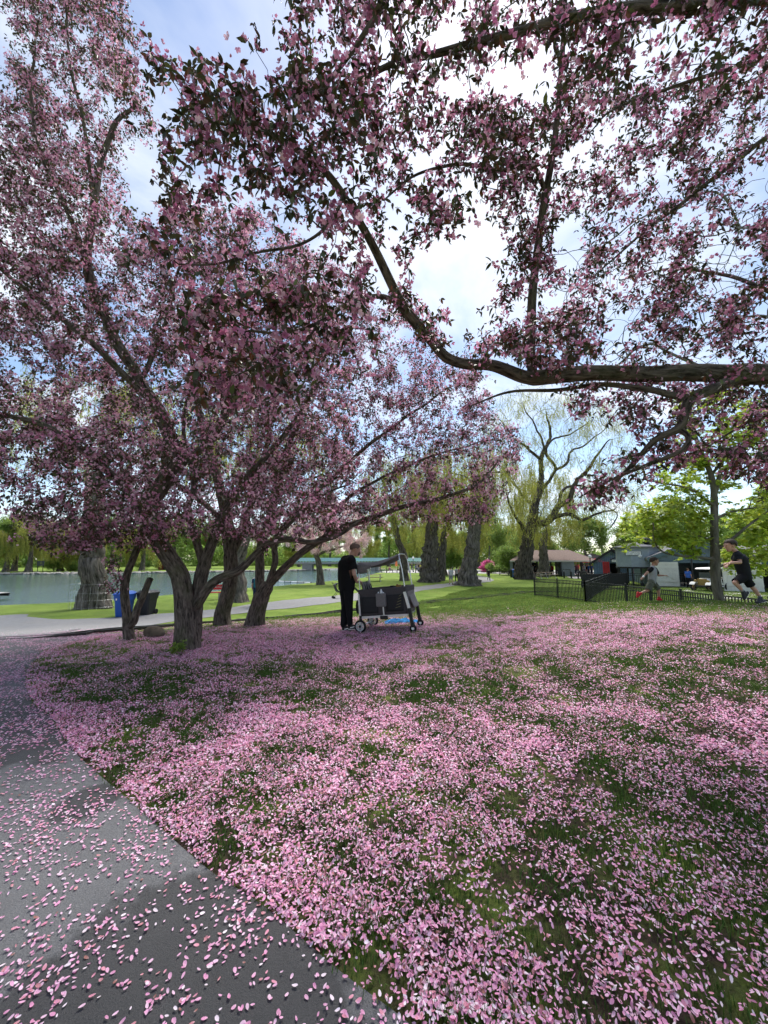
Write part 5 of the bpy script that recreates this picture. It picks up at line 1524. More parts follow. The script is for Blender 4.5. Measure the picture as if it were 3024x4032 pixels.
def text_mesh(txt, size, name='lettering'):
    c = bpy.data.curves.new('txt', 'FONT'); c.body = txt; c.size = size; c.align_x = 'CENTER'; c.align_y = 'CENTER'; c.extrude = 0.004; c.resolution_u = 2
    o = bpy.data.objects.new('txt', c); COL.objects.link(o)
    dg = bpy.context.evaluated_depsgraph_get(); dg.update()
    me = bpy.data.meshes.new_from_object(o.evaluated_get(dg)); bpy.data.objects.remove(o); me.name = name
    return me
def board_gable(parent, x0, x1, z0, zf, y, bw, th, material, name='board', hole=None):
    """vertical boards from x0 to x1, each cut to the roof slope zf(x), standing in the plane y"""
    n = max(1, int(round((x1-x0)/bw))); w_ = (x1-x0)/n
    for k in range(n):
        a = x0 + k*w_ + .008; b_ = a + w_ - .016
        lo = z0
        if hole:
            h = hole((a+b_)/2)
            if h is not None: lo = h
        if min(zf(a), zf(b_)) - lo < .03: continue
        m = MB(); dy = random.uniform(-.006, .006)
        m.prism([(a, lo), (b_, lo), (b_, zf(b_)), (a, zf(a))], y-th+dy, y+dy, lambda x_, z_, t_: Vector((x_, t_, z_)))
        m.obj(name, material, parent)

# ---- teal engine shed with cream barn doors
ys = 34.0; xl, xr = X(2584, ys), X(2885, ys); zg = GZ(27, 33); xa = (xl+xr)/2; ze = Zv(2200, ys); za = Zv(2137, ys)
def T(v_, t): return Vector((v_[0]-t.location.x, v_[1]-t.location.y, v_[2]-t.location.z))
shed = thing('engine_shed', Vector((0, 0, 0)), 'teal boarded engine shed with an open cream barn door', 'shed')
slope = (za-ze)/(xa-xl)
zf = lambda x_: za - abs(x_-xa)*slope
ox0, ox1, oz = X(2672, ys), X(2858, ys), Zv(2214, ys)
board_gable(shed, xl, xr, zg, zf, ys, .17, .05, M_TEAL, 'board', lambda x_: oz if ox0 < x_ < ox1 else None)
m = MB().box(((ox0+ox1)/2, ys-.09, oz+.06), (ox1-ox0+4.4, .06, .24)); m.obj('lintel', M_TEALD, shed)
for sgn in (-1, 1):
    m = MB(); e = xl-.35 if sgn < 0 else xr+.35
    zz = za - abs(e-xa)*slope
    m.prism([(xa, za+.04), (xa, za+.26), (e, zz+.26), (e, zz+.04)], ys-.4, ys+9, lambda x_, z_, t_: Vector((x_, t_, z_))); m.obj('roof', M_GSHING, shed)
    m = MB(); m.prism([(xa, za-.12), (xa, za+.22), (e, zz+.22), (e, zz-.12)], ys-.47, ys-.41, lambda x_, z_, t_: Vector((x_, t_, z_))); m.obj('barge_board', M_TEALD, shed)
m = MB().box((xl+.04, ys+4.5, (zg+ze)/2), (.08, 8.9, ze-zg)); m.obj('wall', M_TEAL, shed)
m = MB().box((xr-.04, ys+4.5, (zg+ze)/2), (.08, 8.9, ze-zg)); m.obj('wall', M_TEAL, shed)
m = MB().box((xl+1.2, ys+8.9, (zg+ze)/2), (2.2, .1, ze-zg)).box((xr-1.6, ys+8.9, (zg+ze)/2), (3.0, .1, ze-zg)).box((xa, ys+8.9, ze-.2), (xr-xl-.3, .09, .5)); m.obj('wall', M_TEAL, shed)
m = MB().box(((xl+xr)/2, ys+4.4, zg+.012), (xr-xl-.2, 8.8, .05)); m.obj('floor_slab', M_CONC, shed)
# the sign under the gable
sx = X(2741, ys)
sg = MB().box((sx, ys-.16, Zv(2200, ys)), (X(2775, ys)-X(2706, ys), .05, .24)).obj('sign_board', M_TEALD, shed)
for k in range(11):
    if k == 3: continue
    MB().box((sx-.62+k*.125, ys-.195, Zv(2200, ys)), (random.uniform(.05, .09), .012, random.uniform(.10, .14))).obj('lettering', M_WHITE, sg)
def barn_door(parent, x0, x1, z0, z1, y, rot=0.0):
    d = bpy.data.objects.new('barn_door', None); COL.objects.link(d); d.parent = parent
    w_, h_ = x1-x0, z1-z0
    d.location = (x0, y, z0); d.rotation_euler = (0, 0, rot)
    n = 9
    for k in range(n):
        MB().box((w_*(k+.5)/n, random.uniform(-.004, .004), h_/2), (w_/n-.012, .04, h_)).obj('plank', M_CREAM, d)
    for zc, hh in ((h_-.11, .22), (.11, .22), (h_*.80, .17), (h_*.22, .17)):
        MB().box((w_/2, -.045, zc), (w_-.02, .045, hh)).obj('rail', M_CREAM, d)
    MB().bar((w_*.06, -.048, h_*.77), (w_*.94, -.048, h_*.26), .05, .16, up=(0, 0, 1)).obj('brace', M_CREAM, d)
    return d
barn_door(shed, X(2580, ys), X(2671, ys), Zv(2311, ys), Zv(2213, ys), ys-.14)

# ---- darker low shed to the right with its own cream door
y2 = 29.0; zg2 = GZ(28, 28)
shed2 = thing('low_shed', Vector((0, 0, 0)), 'low dark shed with a cream barn door and a black opening', 'shed')
barn_door(shed2, X(2862, y2), X(2984, y2), zg2+.02, Zv(2215, y2), y2-.1)
x20 = X(2990, y2)
zt = Zv(2206, y2)
MB().box((x20+2.5, y2, zt-.12), (5.2, .2, .42)).obj('lintel', M_TEALD, shed2)
MB().box((x20+2.4, y2+5, (zg2+zt)/2), (5.0, .1, zt-zg2)).obj('wall', M_DARK, shed2)
MB().box((x20+5.2, y2+2.5, (zg2+zt)/2), (.1, 5, zt-zg2)).obj('wall', M_DARK, shed2)
MB().box((x20-.06, y2+2.5, (zg2+zt)/2), (.1, 4.9, zt-zg2)).obj('wall', M_DARK, shed2)
m = MB(); m.prism([(-.5, 0), (-.5, .12), (5.5, 1.3), (5.5, 1.18)], x20-.3, x20+5.5, lambda a, z_, t_: Vector((t_, y2+a, zt+.1+z_))); m.obj('roof', M_GSHING, shed2)

# ---- octagonal water tower
yt = 38.0; tx0 = X(2501, yt); tr = (X(2572, yt)-X(2432, yt))/2/math.cos(R(22.5))*.98
zb, zt_, zp = Zv(2231, yt), Zv(2158, yt), Zv(2141, yt)
tower = thing('water_tower', on(tx0, yt), 'grey eight-sided water tower with lap siding and a railroad sign', 'water tower')
zg = terr(tx0, yt); o0 = tower.location
def ring(rad, z, k, off=R(22.5)): return Vector((math.cos(k*math.pi/4+off)*rad, math.sin(k*math.pi/4+off)*rad, z))
nb = 11; bh = (zt_-zb)/nb
m = MB(); P = [ring(tr-.06, zb-zg, k) for k in range(8)] + [ring(tr-.06, zt_-zg, k) for k in range(8)]
m.add(P, [(k, (k+1) % 8, 8+(k+1) % 8, 8+k) for k in range(8)] + [tuple(range(7, -1, -1)), tuple(range(8, 16))]); m.obj('tank', M_GREYB, tower)
for k in range(8):
    mid = (ring(1, 0, k)+ring(1, 0, k+1))/2
    if mid.y > 0.5: continue
    for j in range(nb):
        z0 = zb-zg+j*bh; m = MB()
        a, b_ = ring(tr+.035, z0, k), ring(tr+.035, z0, k+1); c, d = ring(tr+.0, z0+bh-.004, k+1), ring(tr+.0, z0+bh-.004, k)
        e, f = ring(tr-.05, z0, k), ring(tr-.05, z0, k+1); g, h = ring(tr-.05, z0+bh-.004, k+1), ring(tr-.05, z0+bh-.004, k)
        m.add([a, b_, c, d, e, f, g, h], [(0, 1, 2, 3), (7, 6, 5, 4), (0, 4, 5, 1), (3, 2, 6, 7), (0, 3, 7, 4), (1, 5, 6, 2)]); m.obj('siding_board', M_GREYB, tower)
m = MB(); re = tr+.32
P = [ring(re, zt_-zg-.02, k) for k in range(8)] + [ring(re, zt_-zg+.1, k) for k in range(8)] + [Vector((0, 0, zp-zg+.18))]
m.add(P, [(k, (k+1) % 8, 8+(k+1) % 8, 8+k) for k in range(8)] + [(8+k, 8+(k+1) % 8, 16) for k in range(8)] + [tuple(range(7, -1, -1))]); rf = m.obj('roof', M_GSHING, tower)
MB().lathe([(.40, 0), (.52, .1), (.50, .42), (.36, .62), (.10, .70)], 14, (X(2531, yt)-tx0, -.5, zp-zg-.05)).obj('cowl', M_BLACK, rf, smooth=True)
m = MB(); P = [ring(tr+.06, zb-zg-.16, k) for k in range(8)] + [ring(tr+.06, zb-zg-.003, k) for k in range(8)]
m.add(P, [(k, (k+1) % 8, 8+(k+1) % 8, 8+k) for k in range(8)] + [tuple(range(7, -1, -1)), tuple(range(8, 16))]); m.obj('base_beam', M_BLACK, tower)
for k in range(8):
    q = ring(tr-.12, 0, k)
    MB().bar(q + Vector((0, 0, -.1)), q + Vector((0, 0, zb-zg-.1)), .14).obj('leg', M_BLACK, tower)
sgx, sgz = X(2481, yt)-tx0, Zv(2179, yt)-zg
fy = -tr*math.cos(R(22.5))
sg = MB().box((sgx, fy-.05, sgz), (1.30, .05, .42)).obj('sign_board', M_BLACK, tower)
MB().box((sgx, fy-.085, sgz), (1.22, .02, .35)).obj('sign_face', M_WHITE, sg)
for txt, dz in (('C.A.T. RAILROAD', .085), ('WATER TOWER', -.085)):
    o = mobj('lettering', text_mesh(txt, .15), sg, M_INK); o.location = (sgx, fy-.103, sgz+dz); o.rotation_euler = (math.pi/2, 0, 0)
tower.rotation_euler = (0, 0, R(-26))

# ---- blue barn with a red door
yb_ = 46.0; bx0, bx1 = X(2337, yb_), X(2466, yb_); bxa = (bx0+bx1)/2; bza, bze = Zv(2168, yb_), Zv(2214, yb_); zg = GZ(bxa, yb_)
barn = thing('blue_barn', Vector((0, 0, 0)), 'small blue barn with black eaves and a red door', 'barn')
bs = (bza-bze)/(bxa-bx0)
bf = lambda x_: bza - abs(x_-bxa)*bs
dx0, dx1 = X(2395, yb_), X(2424, yb_)
board_gable(barn, bx0, bx1, zg, bf, yb_, .22, .05, M_BLUEB, 'board', lambda x_: zg+2.0 if dx0 < x_ < dx1 else None)
for sgn in (-1, 1):
    e = bx0-.45 if sgn < 0 else bx1+.45; zz = bza - abs(e-bxa)*bs
    MB().prism([(bxa, bza+.03), (bxa, bza+.18), (e, zz+.18), (e, zz+.03)], yb_-.5, yb_+7, lambda x_, z_, t_: Vector((x_, t_, z_))).obj('roof', M_GSHING, barn)
    MB().prism([(bxa, bza-.10), (bxa, bza+.2), (e, zz+.2), (e, zz-.10)], yb_-.58, yb_-.51, lambda x_, z_, t_: Vector((x_, t_, z_))).obj('barge_board', M_BLACK, barn)
    MB().box((bx0+.05 if sgn < 0 else bx1-.05, yb_+3.4, (zg+bze)/2), (.08, 6.6, bze-zg)).obj('wall', M_BLUEB, barn)
MB().box((bxa, yb_+6.8, (zg+bze)/2), (bx1-bx0-.2, .08, bze-zg)).obj('wall', M_DARK, barn)
MB().bar((bxa-.2, yb_-.62, bza+.4), (bx1+.25, yb_-.66, bze-.1), .18).obj('chute', M_BLACK, barn)
rd = MB().box((X(2381, yb_), yb_-.10, (zg+Zv(2212, yb_))/2), (X(2393, yb_)-X(2370, yb_), .06, Zv(2212, yb_)-zg)).obj('door', M_RED, barn)
for k in range(3):
    MB().box((X(2376+5*k, yb_), yb_-.135, (zg+Zv(2212, yb_))/2), (.012, .015, 2.1)).obj('groove', M_DARK, rd)
pc = MB(); px0, px1 = X(2396, yb_), X(2434, yb_); pz = Zv(2203, yb_)
pc.prism([(px0, pz), ((px0+px1)/2, pz+.28), (px1, pz), (px1, pz-.09), ((px0+px1)/2, pz+.19), (px0, pz-.09)], yb_-1.2, yb_-.06, lambda x_, z_, t_: Vector((x_, t_, z_))); pc.obj('porch_roof', M_BLACK, barn)
sg = MB().box(((px0+px1)/2, yb_-1.24, pz-.16), (.82, .04, .24)).obj('sign_board', M_WHITE, barn)
for k in range(9):
    if k == 3: continue
    MB().box(((px0+px1)/2-.30+k*.075, yb_-1.266, pz-.16), (random.uniform(.035, .055), .01, .08)).obj('lettering', M_INK, sg)

# ---- booth under and behind the tower
yk = 44.0; kx0, kx1 = X(2468, yk), X(2560, yk); zg = GZ((kx0+kx1)/2, yk)
booth = thing('ticket_booth', Vector((0, 0, 0)), 'pale blue booth with red trim behind the water tower legs', 'booth')
MB().box(((kx0+kx1)/2, yk+1, zg+1.0), (kx1-kx0, 2, 2.0)).obj('wall', mat('pale_blue', (.24, .33, .44), .7, .3), booth)
MB().box(((kx0+kx1)/2, yk-.04, zg+1.35), (1.3, .06, .7)).obj('window', M_GLASS, booth)
for dx in (-.7, .7): MB().box(((kx0+kx1)/2+dx, yk-.06, zg+1.35), (.12, .07, .85)).obj('frame', M_RED, booth)
MB().box(((kx0+kx1)/2, yk-.08, zg+.92), (1.55, .14, .12)).obj('counter', M_RED, booth)
MB().box(((kx0+kx1)/2, yk+1, zg+2.06), (kx1-kx0+.5, 2.5, .1)).obj('roof', M_DARK, booth)

# ---- brown roofed pavilion with grey kiosk
yp = 58.0; zg = GZ(24, yp); px0, px1 = X(2012, yp), X(2328, yp); pze, pzr = Zv(2207, yp), Zv(2163, yp)
pav = thing('pavilion', Vector((0, 0, 0)), 'long brown hip-roofed pavilion with dark posts and grey kiosk walls', 'pavilion')
m = MB(); yq = yp+8
P = [Vector((px0, yp-.6, pze)), Vector((px1, yp-.6, pze)), Vector((px1, yq+.6, pze)), Vector((px0, yq+.6, pze)), Vector((px0+2.6, yp+4, pzr)), Vector((px1-2.9, yp+4, pzr))]
P += [q + Vector((0, 0, -.12)) for q in P[:4]]
m.add(P, [(0, 1, 5, 4), (1, 2, 5), (2, 3, 4, 5), (3, 0, 4), (0, 6, 7, 1), (1, 7, 8, 2), (2, 8, 9, 3), (3, 9, 6, 0), (9, 8, 7, 6)]); m.obj('roof', M_SHING, pav)
MB().box(((px0+px1)/2, yp-.65, pze-.10), (px1-px0+.1, .06, .20)).obj('fascia', mat('pale_trim', (.52, .50, .46), .7, .2), pav)
for u in (2024, 2076, 2112, 2180, 2197, 2270, 2318):
    MB().bar((X(u, yp), yp-.3, zg-.1), (X(u, yp), yp-.3, pze-.05), .22).obj('post', M_DARK, pav)
    MB().bar((X(u, yp), yq, zg-.1), (X(u, yp), yq, pze-.05), .22).obj('post', M_DARK, pav)
kx0, kx1 = X(2200, yp), X(2246, yp)
n = 11
for k in range(n):
    w_ = (kx1-kx0)/n
    MB().box((kx0+w_*(k+.5), yp-.15+random.uniform(-.006, .006), (zg+pze)/2), (w_-.02, .06, pze-zg-.14)).obj('board', M_GREYB, pav)
MB().box(((kx0+kx1)/2, yp+1.6, (zg+pze)/2), (kx1-kx0, 3.2, pze-zg-.2)).obj('wall', M_GREYB, pav)
for a, b_ in (((X(2205, yp), Zv(2242, yp)), (X(2230, yp), Zv(2242, yp))), ((X(2230, yp), Zv(2240, yp)), (X(2230, yp), zg+.05))):
    MB().bar((a[0], yp-.20, a[1]), (b_[0], yp-.20, b_[1]), .05).obj('door_frame', M_DARK, pav)
MB().box((X(2030, yp), yp+.4, (zg+pze)/2), (X(2048, yp)-X(2012, yp), .3, pze-zg-.16)).obj('wall', M_GREYB, pav)
wd = MB().box((X(2032, yp), yp+.22, zg+1.45), (.75, .08, 1.1)).obj('window', M_GLASS, pav)
for dx in (-.19, 0, .19): MB().box((X(2032, yp)+dx, yp+.17, zg+1.45), (.03, .04, 1.1)).obj('glazing_bar', M_GREYB, wd)
MB().box((X(2095, yp), yp+3.5, zg+1.0), (2.2, .3, 1.9)).obj('counter_wall', M_DARK, pav)

# second brown roof behind the umbrellas
yr = 74.0; rz = Zv(2205, yr)
cafe = thing('pavilion', on(X(2322, yr), yr), 'small brown roofed shelter behind the red parasols', 'pavilion')
o0 = cafe.location; rx = 3.4
m = MB(); P = [Vector((sx*rx, sy*3, rz-o0.z)) for sx, sy in ((-1, -1), (1, -1), (1, 1), (-1, 1))] + [Vector((0, 0, Zv(2178, yr)-o0.z))]
m.add(P, [(0, 1, 4), (1, 2, 4), (2, 3, 4), (3, 0, 4), (3, 2, 1, 0)]); m.obj('roof', M_SHING, cafe)
for sx in (-1, 1):
    for sy in (-1, 1): MB().bar((sx*(rx-.4), sy*2.6, -.1), (sx*(rx-.4), sy*2.6, rz-o0.z), .2).obj('post', M_DARK, cafe)

# ---- turquoise footbridge over the lake
yg = 100.0
bz = Zv(2213, yg); xb0, xb1 = X(1150, yg), X(1700, yg)
br = thing('footbridge', Vector((0, 0, 0)), 'long concrete footbridge with turquoise railings over the lake', 'bridge')
MB().box(((xb0+xb1)/2, yg+1.5, bz-.28), (xb1-xb0, 3.2, .5)).obj('deck', M_CONC, br)
for yy in (yg, yg+3):
    for zz in (.25, .62, 1.05):
        MB().bar((xb0, yy, bz+zz), (xb1, yy, bz+zz), .07).obj('railing', M_TURQ, br)
    n = 46
    for k in range(n+1):
        x_ = xb0+(xb1-xb0)*k/n
        MB().bar((x_, yy, bz-.05), (x_, yy, bz+1.1), .08).obj('railing_post', M_TURQ, br)
    MB().box(((xb0+xb1)/2, yy, bz+.62), (xb1-xb0, .015, .72)).obj('railing_screen', mat('turquoise_mesh', (.56, .78, .76), .6, .3), br)
for u in (1212, 1480, 1660):
    x_ = X(u, yg)
    MB().box((x_, yg+1.5, (bz-.5+WATER_Z-.8)/2), (2.6, 2.6, bz-.5-WATER_Z+.8)).obj('pier', M_CONC, br)
# ---- dark red shed across the lake
yh = 96.0; hx = X(675, yh); hz = terr(hx, yh)
hs = thing('boat_shed', Vector((hx, yh, hz)), 'dark red shed among the trees across the lake', 'shed')
MB().box((0, 0, 1.4), (3.6, 3, 2.8)).obj('wall', mat('barn_red', (.16, .035, .03), .8, .2), hs)
for sgn in (-1, 1): MB().prism([(0, 3.7), (sgn*2.1, 2.7), (sgn*2.1, 2.85), (0, 3.85)], -1.8, 1.8, lambda a, z_, t_: Vector((a, t_, z_))).obj('roof', M_DARK, hs)
MB().box((0, -1.53, 1.0), (1.1, .06, 2.0)).obj('door', M_DARK, hs)

def rebase(t, base, rz=0):
    base = Vector(base)
    t.location = base
    for c in t.children: c.location = Vector(c.location) - base
    t.rotation_euler = (0, 0, R(rz))
rebase(shed, (xa, ys, GZ(xa, ys)), -24); rebase(shed2, (x20, y2, zg2), -26); rebase(barn, (bxa, yb_, GZ(bxa, yb_)), -30)
rebase(booth, ((X(2468, yk)+X(2560, yk))/2, yk, GZ(X(2510, yk), yk)), -28); rebase(pav, ((px0+px1)/2, yp, GZ((px0+px1)/2, yp)), -14); rebase(br, ((xb0+xb1)/2, yg, WATER_Z))
# ================================================================== fences
pk = {}
def picket_mesh(h):
    key = round(h, 2)
    if key not in pk:
        m = MB().box((0, 0, h/2), (.027, .027, h)); pk[key] = m.mesh('picket'); pk[key].materials.append(M_BLACK)
    return pk[key]
def fence(pts, h, label, spacing=.11, post_gap=2.3, screen=False, name='picket_fence'):
    P = resample_lin(pts)
    o0 = on(pts[0][0], pts[0][1])
    t = thing(name, o0, label, 'fence')
    L = np.concatenate([[0], np.cumsum([math.hypot(pts[i+1][0]-pts[i][0], pts[i+1][1]-pts[i][1]) for i in range(len(pts)-1)])])
    xs = [p[0] for p in pts]; yy = [p[1] for p in pts]
    posts = sorted(set([float(q) for q in L] + [float(L[i]+k*(L[i+1]-L[i])/max(1, round((L[i+1]-L[i])/post_gap))) for i in range(len(L)-1) for k in range(max(1, round((L[i+1]-L[i])/post_gap)))]))
    f = lambda q: on(float(np.interp(q, L, xs)), float(np.interp(q, L, yy)))
    zs = lambda q: f(q)
    for q in posts:
        b = f(q) - o0
        MB().bar(b + Vector((0, 0, -.15)), b + Vector((0, 0, h+.05)), .065).obj('post', M_BLACK, t)
    for a, b_ in zip(posts[:-1], posts[1:]):
        A, B = f(a)-o0, f(b_)-o0
        for zz in (h-.06, h-.24, .14):
            MB().bar(A + Vector((0, 0, zz)), B + Vector((0, 0, zz)), .038).obj('rail', M_BLACK, t)
        if screen:
            MB().add([A + Vector((0, .03, .12)), B + Vector((0, .03, .12)), B + Vector((0, .03, h-.03)), A + Vector((0, .03, h-.03)), A + Vector((0, .05, .12)), B + Vector((0, .05, .12)), B + Vector((0, .05, h-.03)), A + Vector((0, .05, h-.03))],
                     [(0, 1, 2, 3), (7, 6, 5, 4), (0, 4, 5, 1), (3, 2, 6, 7), (0, 3, 7, 4), (1, 5, 6, 2)]).obj('screen', M_BLACK, t)
            continue
        n = int((b_-a)/spacing)
        for k in range(1, n):
            w_ = k/n
            q = A*(1-w_) + B*w_
            o = mobj('picket', picket_mesh(h-.06), t); o.location = q + Vector((0, 0, .02)); o.rotation_euler = (0, 0, math.atan2(B.y-A.y, B.x-A.x))
    return t
def resample_lin(p): return p
fence([(10.25, 26.4), (11.5, 22.2)], 1.22, 'short black picket fence panel where the rails enter the yard')
fence([(11.5, 22.2), (11.85, 19), (11.85, 15.5), (11.9, 12.0), (11.95, 9.0)], 1.22, 'long black picket fence behind the running boys')
fence([(11.5, 22.2), (16.5, 29.4), (21.6, 36.7)], 1.22, 'black picket fence leading from the gate towards the blue barn', .22)
fence([(17.0, 33.2), (21.8, 34.6)], 1.25, 'black screened barrier below the blue barn', screen=True, name='screened_fence')
fence([(21.8, 35.4), (24.0, 35.2), (27.2, 35.0)], 1.25, 'black picket fence at the foot of the water tower', .15)
def rail_fence(pts, h, label):
    o0 = on(*pts[0]); t = thing('rail_fence', o0, label, 'fence')
    for (a, b_) in zip(pts[:-1], pts[1:]):
        n = max(1, round(math.hypot(b_[0]-a[0], b_[1]-a[1])/2.2))
        for k in range(n+1):
            q = on(a[0]+(b_[0]-a[0])*k/n, a[1]+(b_[1]-a[1])*k/n)-o0
            MB().bar(q + Vector((0, 0, -.1)), q + Vector((0, 0, h)), .1).obj('post', M_BLACK, t)
        for zz in (h-.05, h*.5):
            MB().bar(on(*a)-o0 + Vector((0, 0, zz)), on(*b_)-o0 + Vector((0, 0, zz)), .06).obj('rail', M_BLACK, t)
rail_fence([(15.0, 64.0), (23.0, 62.5)], 1.0, 'black rail fence along the lawn by the hedge')
rail_fence([(-1.5, 71.0), (4.4, 71.5)], 1.05, 'black railing in front of the seated people by the lake')
# ================================================================== THINGS IN THE PARK
M_BBLUE = mat('bin_blue', (0.012, 0.085, 0.40), .45, .45, noise_amt=.2, noise_scale=3)
M_BBLACK = mat('bin_black', (0.016, 0.016, 0.018), .5, .4)
M_RUB = mat('rubber', (0.015, 0.015, 0.016), .8, .2)
M_SILV = mat('brushed_metal', (0.62, 0.62, 0.64), .35, .5, metal=.8)
M_FAB = mat('charcoal_fabric', (0.078, 0.071, 0.074), .9, .15, noise_amt=.25, noise_scale=60, bump=.002)
M_FABG = mat('grey_fabric', (0.185, 0.175, 0.175), .9, .15, noise_amt=.25, noise_scale=40, bump=.002)
M_MESH = mat('dark_mesh', (0.030, 0.030, 0.033), .7, .2, noise_amt=.4, noise_scale=120)

def wheelie_bin(u, v, rz, body, label):
    p = G(u, v); t = thing('wheelie_bin', p, label, 'bin', rz=rz)
    w0, w1, d0, d1, h = .46, .58, .50, .68, .93
    def tap(z, k=1.0):
        f = z/h; a = (w0+(w1-w0)*f)/2*k; b = (d0+(d1-d0)*f)/2*k
        c = .05
        return [(-a+c, -b), (a-c, -b), (a, -b+c), (a, b-c), (a-c, b), (-a+c, b), (-a, b-c), (-a, -b+c)]
    m = MB(); zs = [0.02, .55, .70, .71, h]; sc = [1, 1, 1, 1.07, 1.07]
    P = []
    for z, k in zip(zs, sc): P += [Vector((x, y, z)) for x, y in tap(z, k)]
    F = [(i*8+k, i*8+(k+1) % 8, (i+1)*8+(k+1) % 8, (i+1)*8+k) for i in range(4) for k in range(8)] + [tuple(range(7, -1, -1)), tuple(range(32, 40))]
    m.add(P, F).obj('body', body, t, bevel=.008)
    m = MB(); P = [Vector((x, y, h)) for x, y in tap(h, 1.16)] + [Vector((x, y, h+.05)) for x, y in tap(h, 1.16)] + [Vector((x*.70, y*.75+.02, h+.15)) for x, y in tap(h, 1.1)]
    m.add(P, [(i*8+k, i*8+(k+1) % 8, (i+1)*8+(k+1) % 8, (i+1)*8+k) for i in range(2) for k in range(8)] + [tuple(range(7, -1, -1)), tuple(range(16, 24))]).obj('lid', body, t, bevel=.01)
    for sx in (-1, 1):
        w = MB().lathe([(.04, -.03), (.10, -.03), (.115, -.015), (.115, .015), (.10, .03), (.04, .03)], 16, (sx*.27, .24, .115), 'X').obj('wheel', M_RUB, t)
    MB().tube([(-.24, .42, h), (-.24, .44, h+.03), (.24, .44, h+.03), (.24, .42, h)], .018).obj('handle', body, t)
    return t, h
bt, h = wheelie_bin(486, 2428, R(8), M_BBLUE, 'blue wheeled recycling bin beside the path')
MB().box((-.17, -.345, .80), (.05, .01, .16)).obj('recycling_mark', M_WHITE, bt); MB().box((.18, -.292, .42), (.07, .012, .025)).obj('sticker', M_WHITE, bt)
wheelie_bin(577, 2420, R(-4), M_BBLACK, 'black wheeled rubbish bin next to the blue one')
p = G(2020, 2271); p = on(X(2020, 57), 57)
def park_bin(u, y_, body, label, h=1.2):
    t = thing('litter_bin', on(X(u, y_), y_), label, 'bin')
    MB().lathe([(.36, 0), (.40, .05), (.42, h*.78), (.44, h*.8), (.44, h*.88), (.30, h)], 18).obj('body', body, t, smooth=True)
    MB().box((0, -.40, h*.70), (.4, .06, .16)).obj('opening', M_BLACK, t)
park_bin(2023, 54, M_BBLUE, 'blue litter bin at the corner of the pavilion')
park_bin(2014, 54.5, M_BBLACK, 'black litter bin beside the blue one at the pavilion')
park_bin(2285, 57, mat('stone_planter', (.13, .13, .125), .9, .2), 'round grey litter bin on the pale pavement', .9)
for k, u in enumerate((2212, 2240, 2267, 2279, 2300)):
    y_ = 52 - k*1.1
    t = thing('bollard', on(X(u, y_), y_), 'short black bollard along the edge of the pale pavement', 'bollard', 'bollards by the pavement')
    MB().lathe([(.09, -.05), (.09, .78), (.11, .80), (.11, .86), (.04, .92)], 12).obj('shaft', M_BLACK, t, smooth=False)
    MB().lathe([(.13, 0), (.13, .05), (.10, .07)], 12).obj('base', M_BLACK, t)

def lamp(u, y_, vg, rg, label):
    b = on(X(u, y_), y_); hg = Zv(vg, y_) - b.z
    t = thing('street_lamp', b, label, 'lamp')
    MB().lathe([(.13, -.1), (.13, .25), (.065, .32), (.055, hg-rg-.06), (.10, hg-rg-.03), (.10, hg-rg+.02)], 12).obj('pole', M_BLACK, t)
    m = MB(); m.lathe([(.02, -rg)] + [(rg*math.sin(a), -rg*math.cos(a)) for a in np.linspace(.2, 2.95, 14)] + [(.02, rg)], 18, (0, 0, hg)); m.obj('globe', M_GLOBE, t, smooth=True)
    MB().lathe([(.07, 0), (.05, .05), (.015, .1)], 10, (0, 0, hg+rg-.01)).obj('cap', M_BLACK, t)
lamp(2317, 50, 2191, .22, 'globe street lamp left of the blue barn')
lamp(2513, 36.5, 2188, .20, 'globe street lamp in front of the water tower')
lamp(2713, 31.5, 2180, .25, 'large globe lamp in front of the teal shed gable')
lamp(1626, 78, 2197, .25, 'globe street lamp near the far crowd')

def picnic_table(x, y_, rz, label, group=None):
    t = thing('picnic_table', on(x, y_), label, 'table', group, rz)
    for k in range(5): MB().box((0, -.32+.16*k, .74), (1.9, .145, .04)).obj('tabletop_plank', M_WOOD, t)
    for sy in (-1, 1):
        for k in range(2): MB().box((0, sy*(.66+.15*k), .45), (1.9, .135, .04)).obj('seat_plank', M_WOOD, t)
    for sx in (-.65, .65):
        f = MB()
        f.bar((sx, -.30, .72), (sx, -.75, 0), .05).bar((sx, .30, .72), (sx, .75, 0), .05).bar((sx, -.85, .42), (sx, .85, .42), .05).bar((sx, -.38, .70), (sx, .38, .70), .05); f.obj('leg_frame', M_SILV, t)
    return t
picnic_table(X(2095, 50), 50, R(10), 'weathered picnic table at the foot of the tall leaning willow')
picnic_table(X(2150, 52), 52, R(14), 'weathered picnic table between the leaning willow and the kiosk')
picnic_table(X(1475, 44), 44, R(5), 'picnic table seen under the wagon canopy')
for k in range(3): picnic_table(-.2+k*2.0, 75 + .3*k, R(90), 'picnic table behind the black railing by the lake', 'picnic tables by the lake')

# red bench by the water
b = G(826, 2362); t = thing('park_bench', b, 'red slatted park bench facing the lake', 'bench', rz=R(180+8))
for k in range(3): MB().box((0, -.18+.15*k, .44), (1.7, .13, .045)).obj('seat_slat', M_RED, t)
for k in range(2): MB().box((0, -.28-.03*k, .66+.16*k), (1.7, .04, .13)).obj('back_slat', M_RED, t)
for sx in (-.6, .6):
    MB().box((sx, 0, .21), (.12, .45, .42)).obj('support', M_CONC, t); MB().bar((sx, -.24, .38), (sx, -.33, .92), .05).obj('back_post', M_BLACK, t)

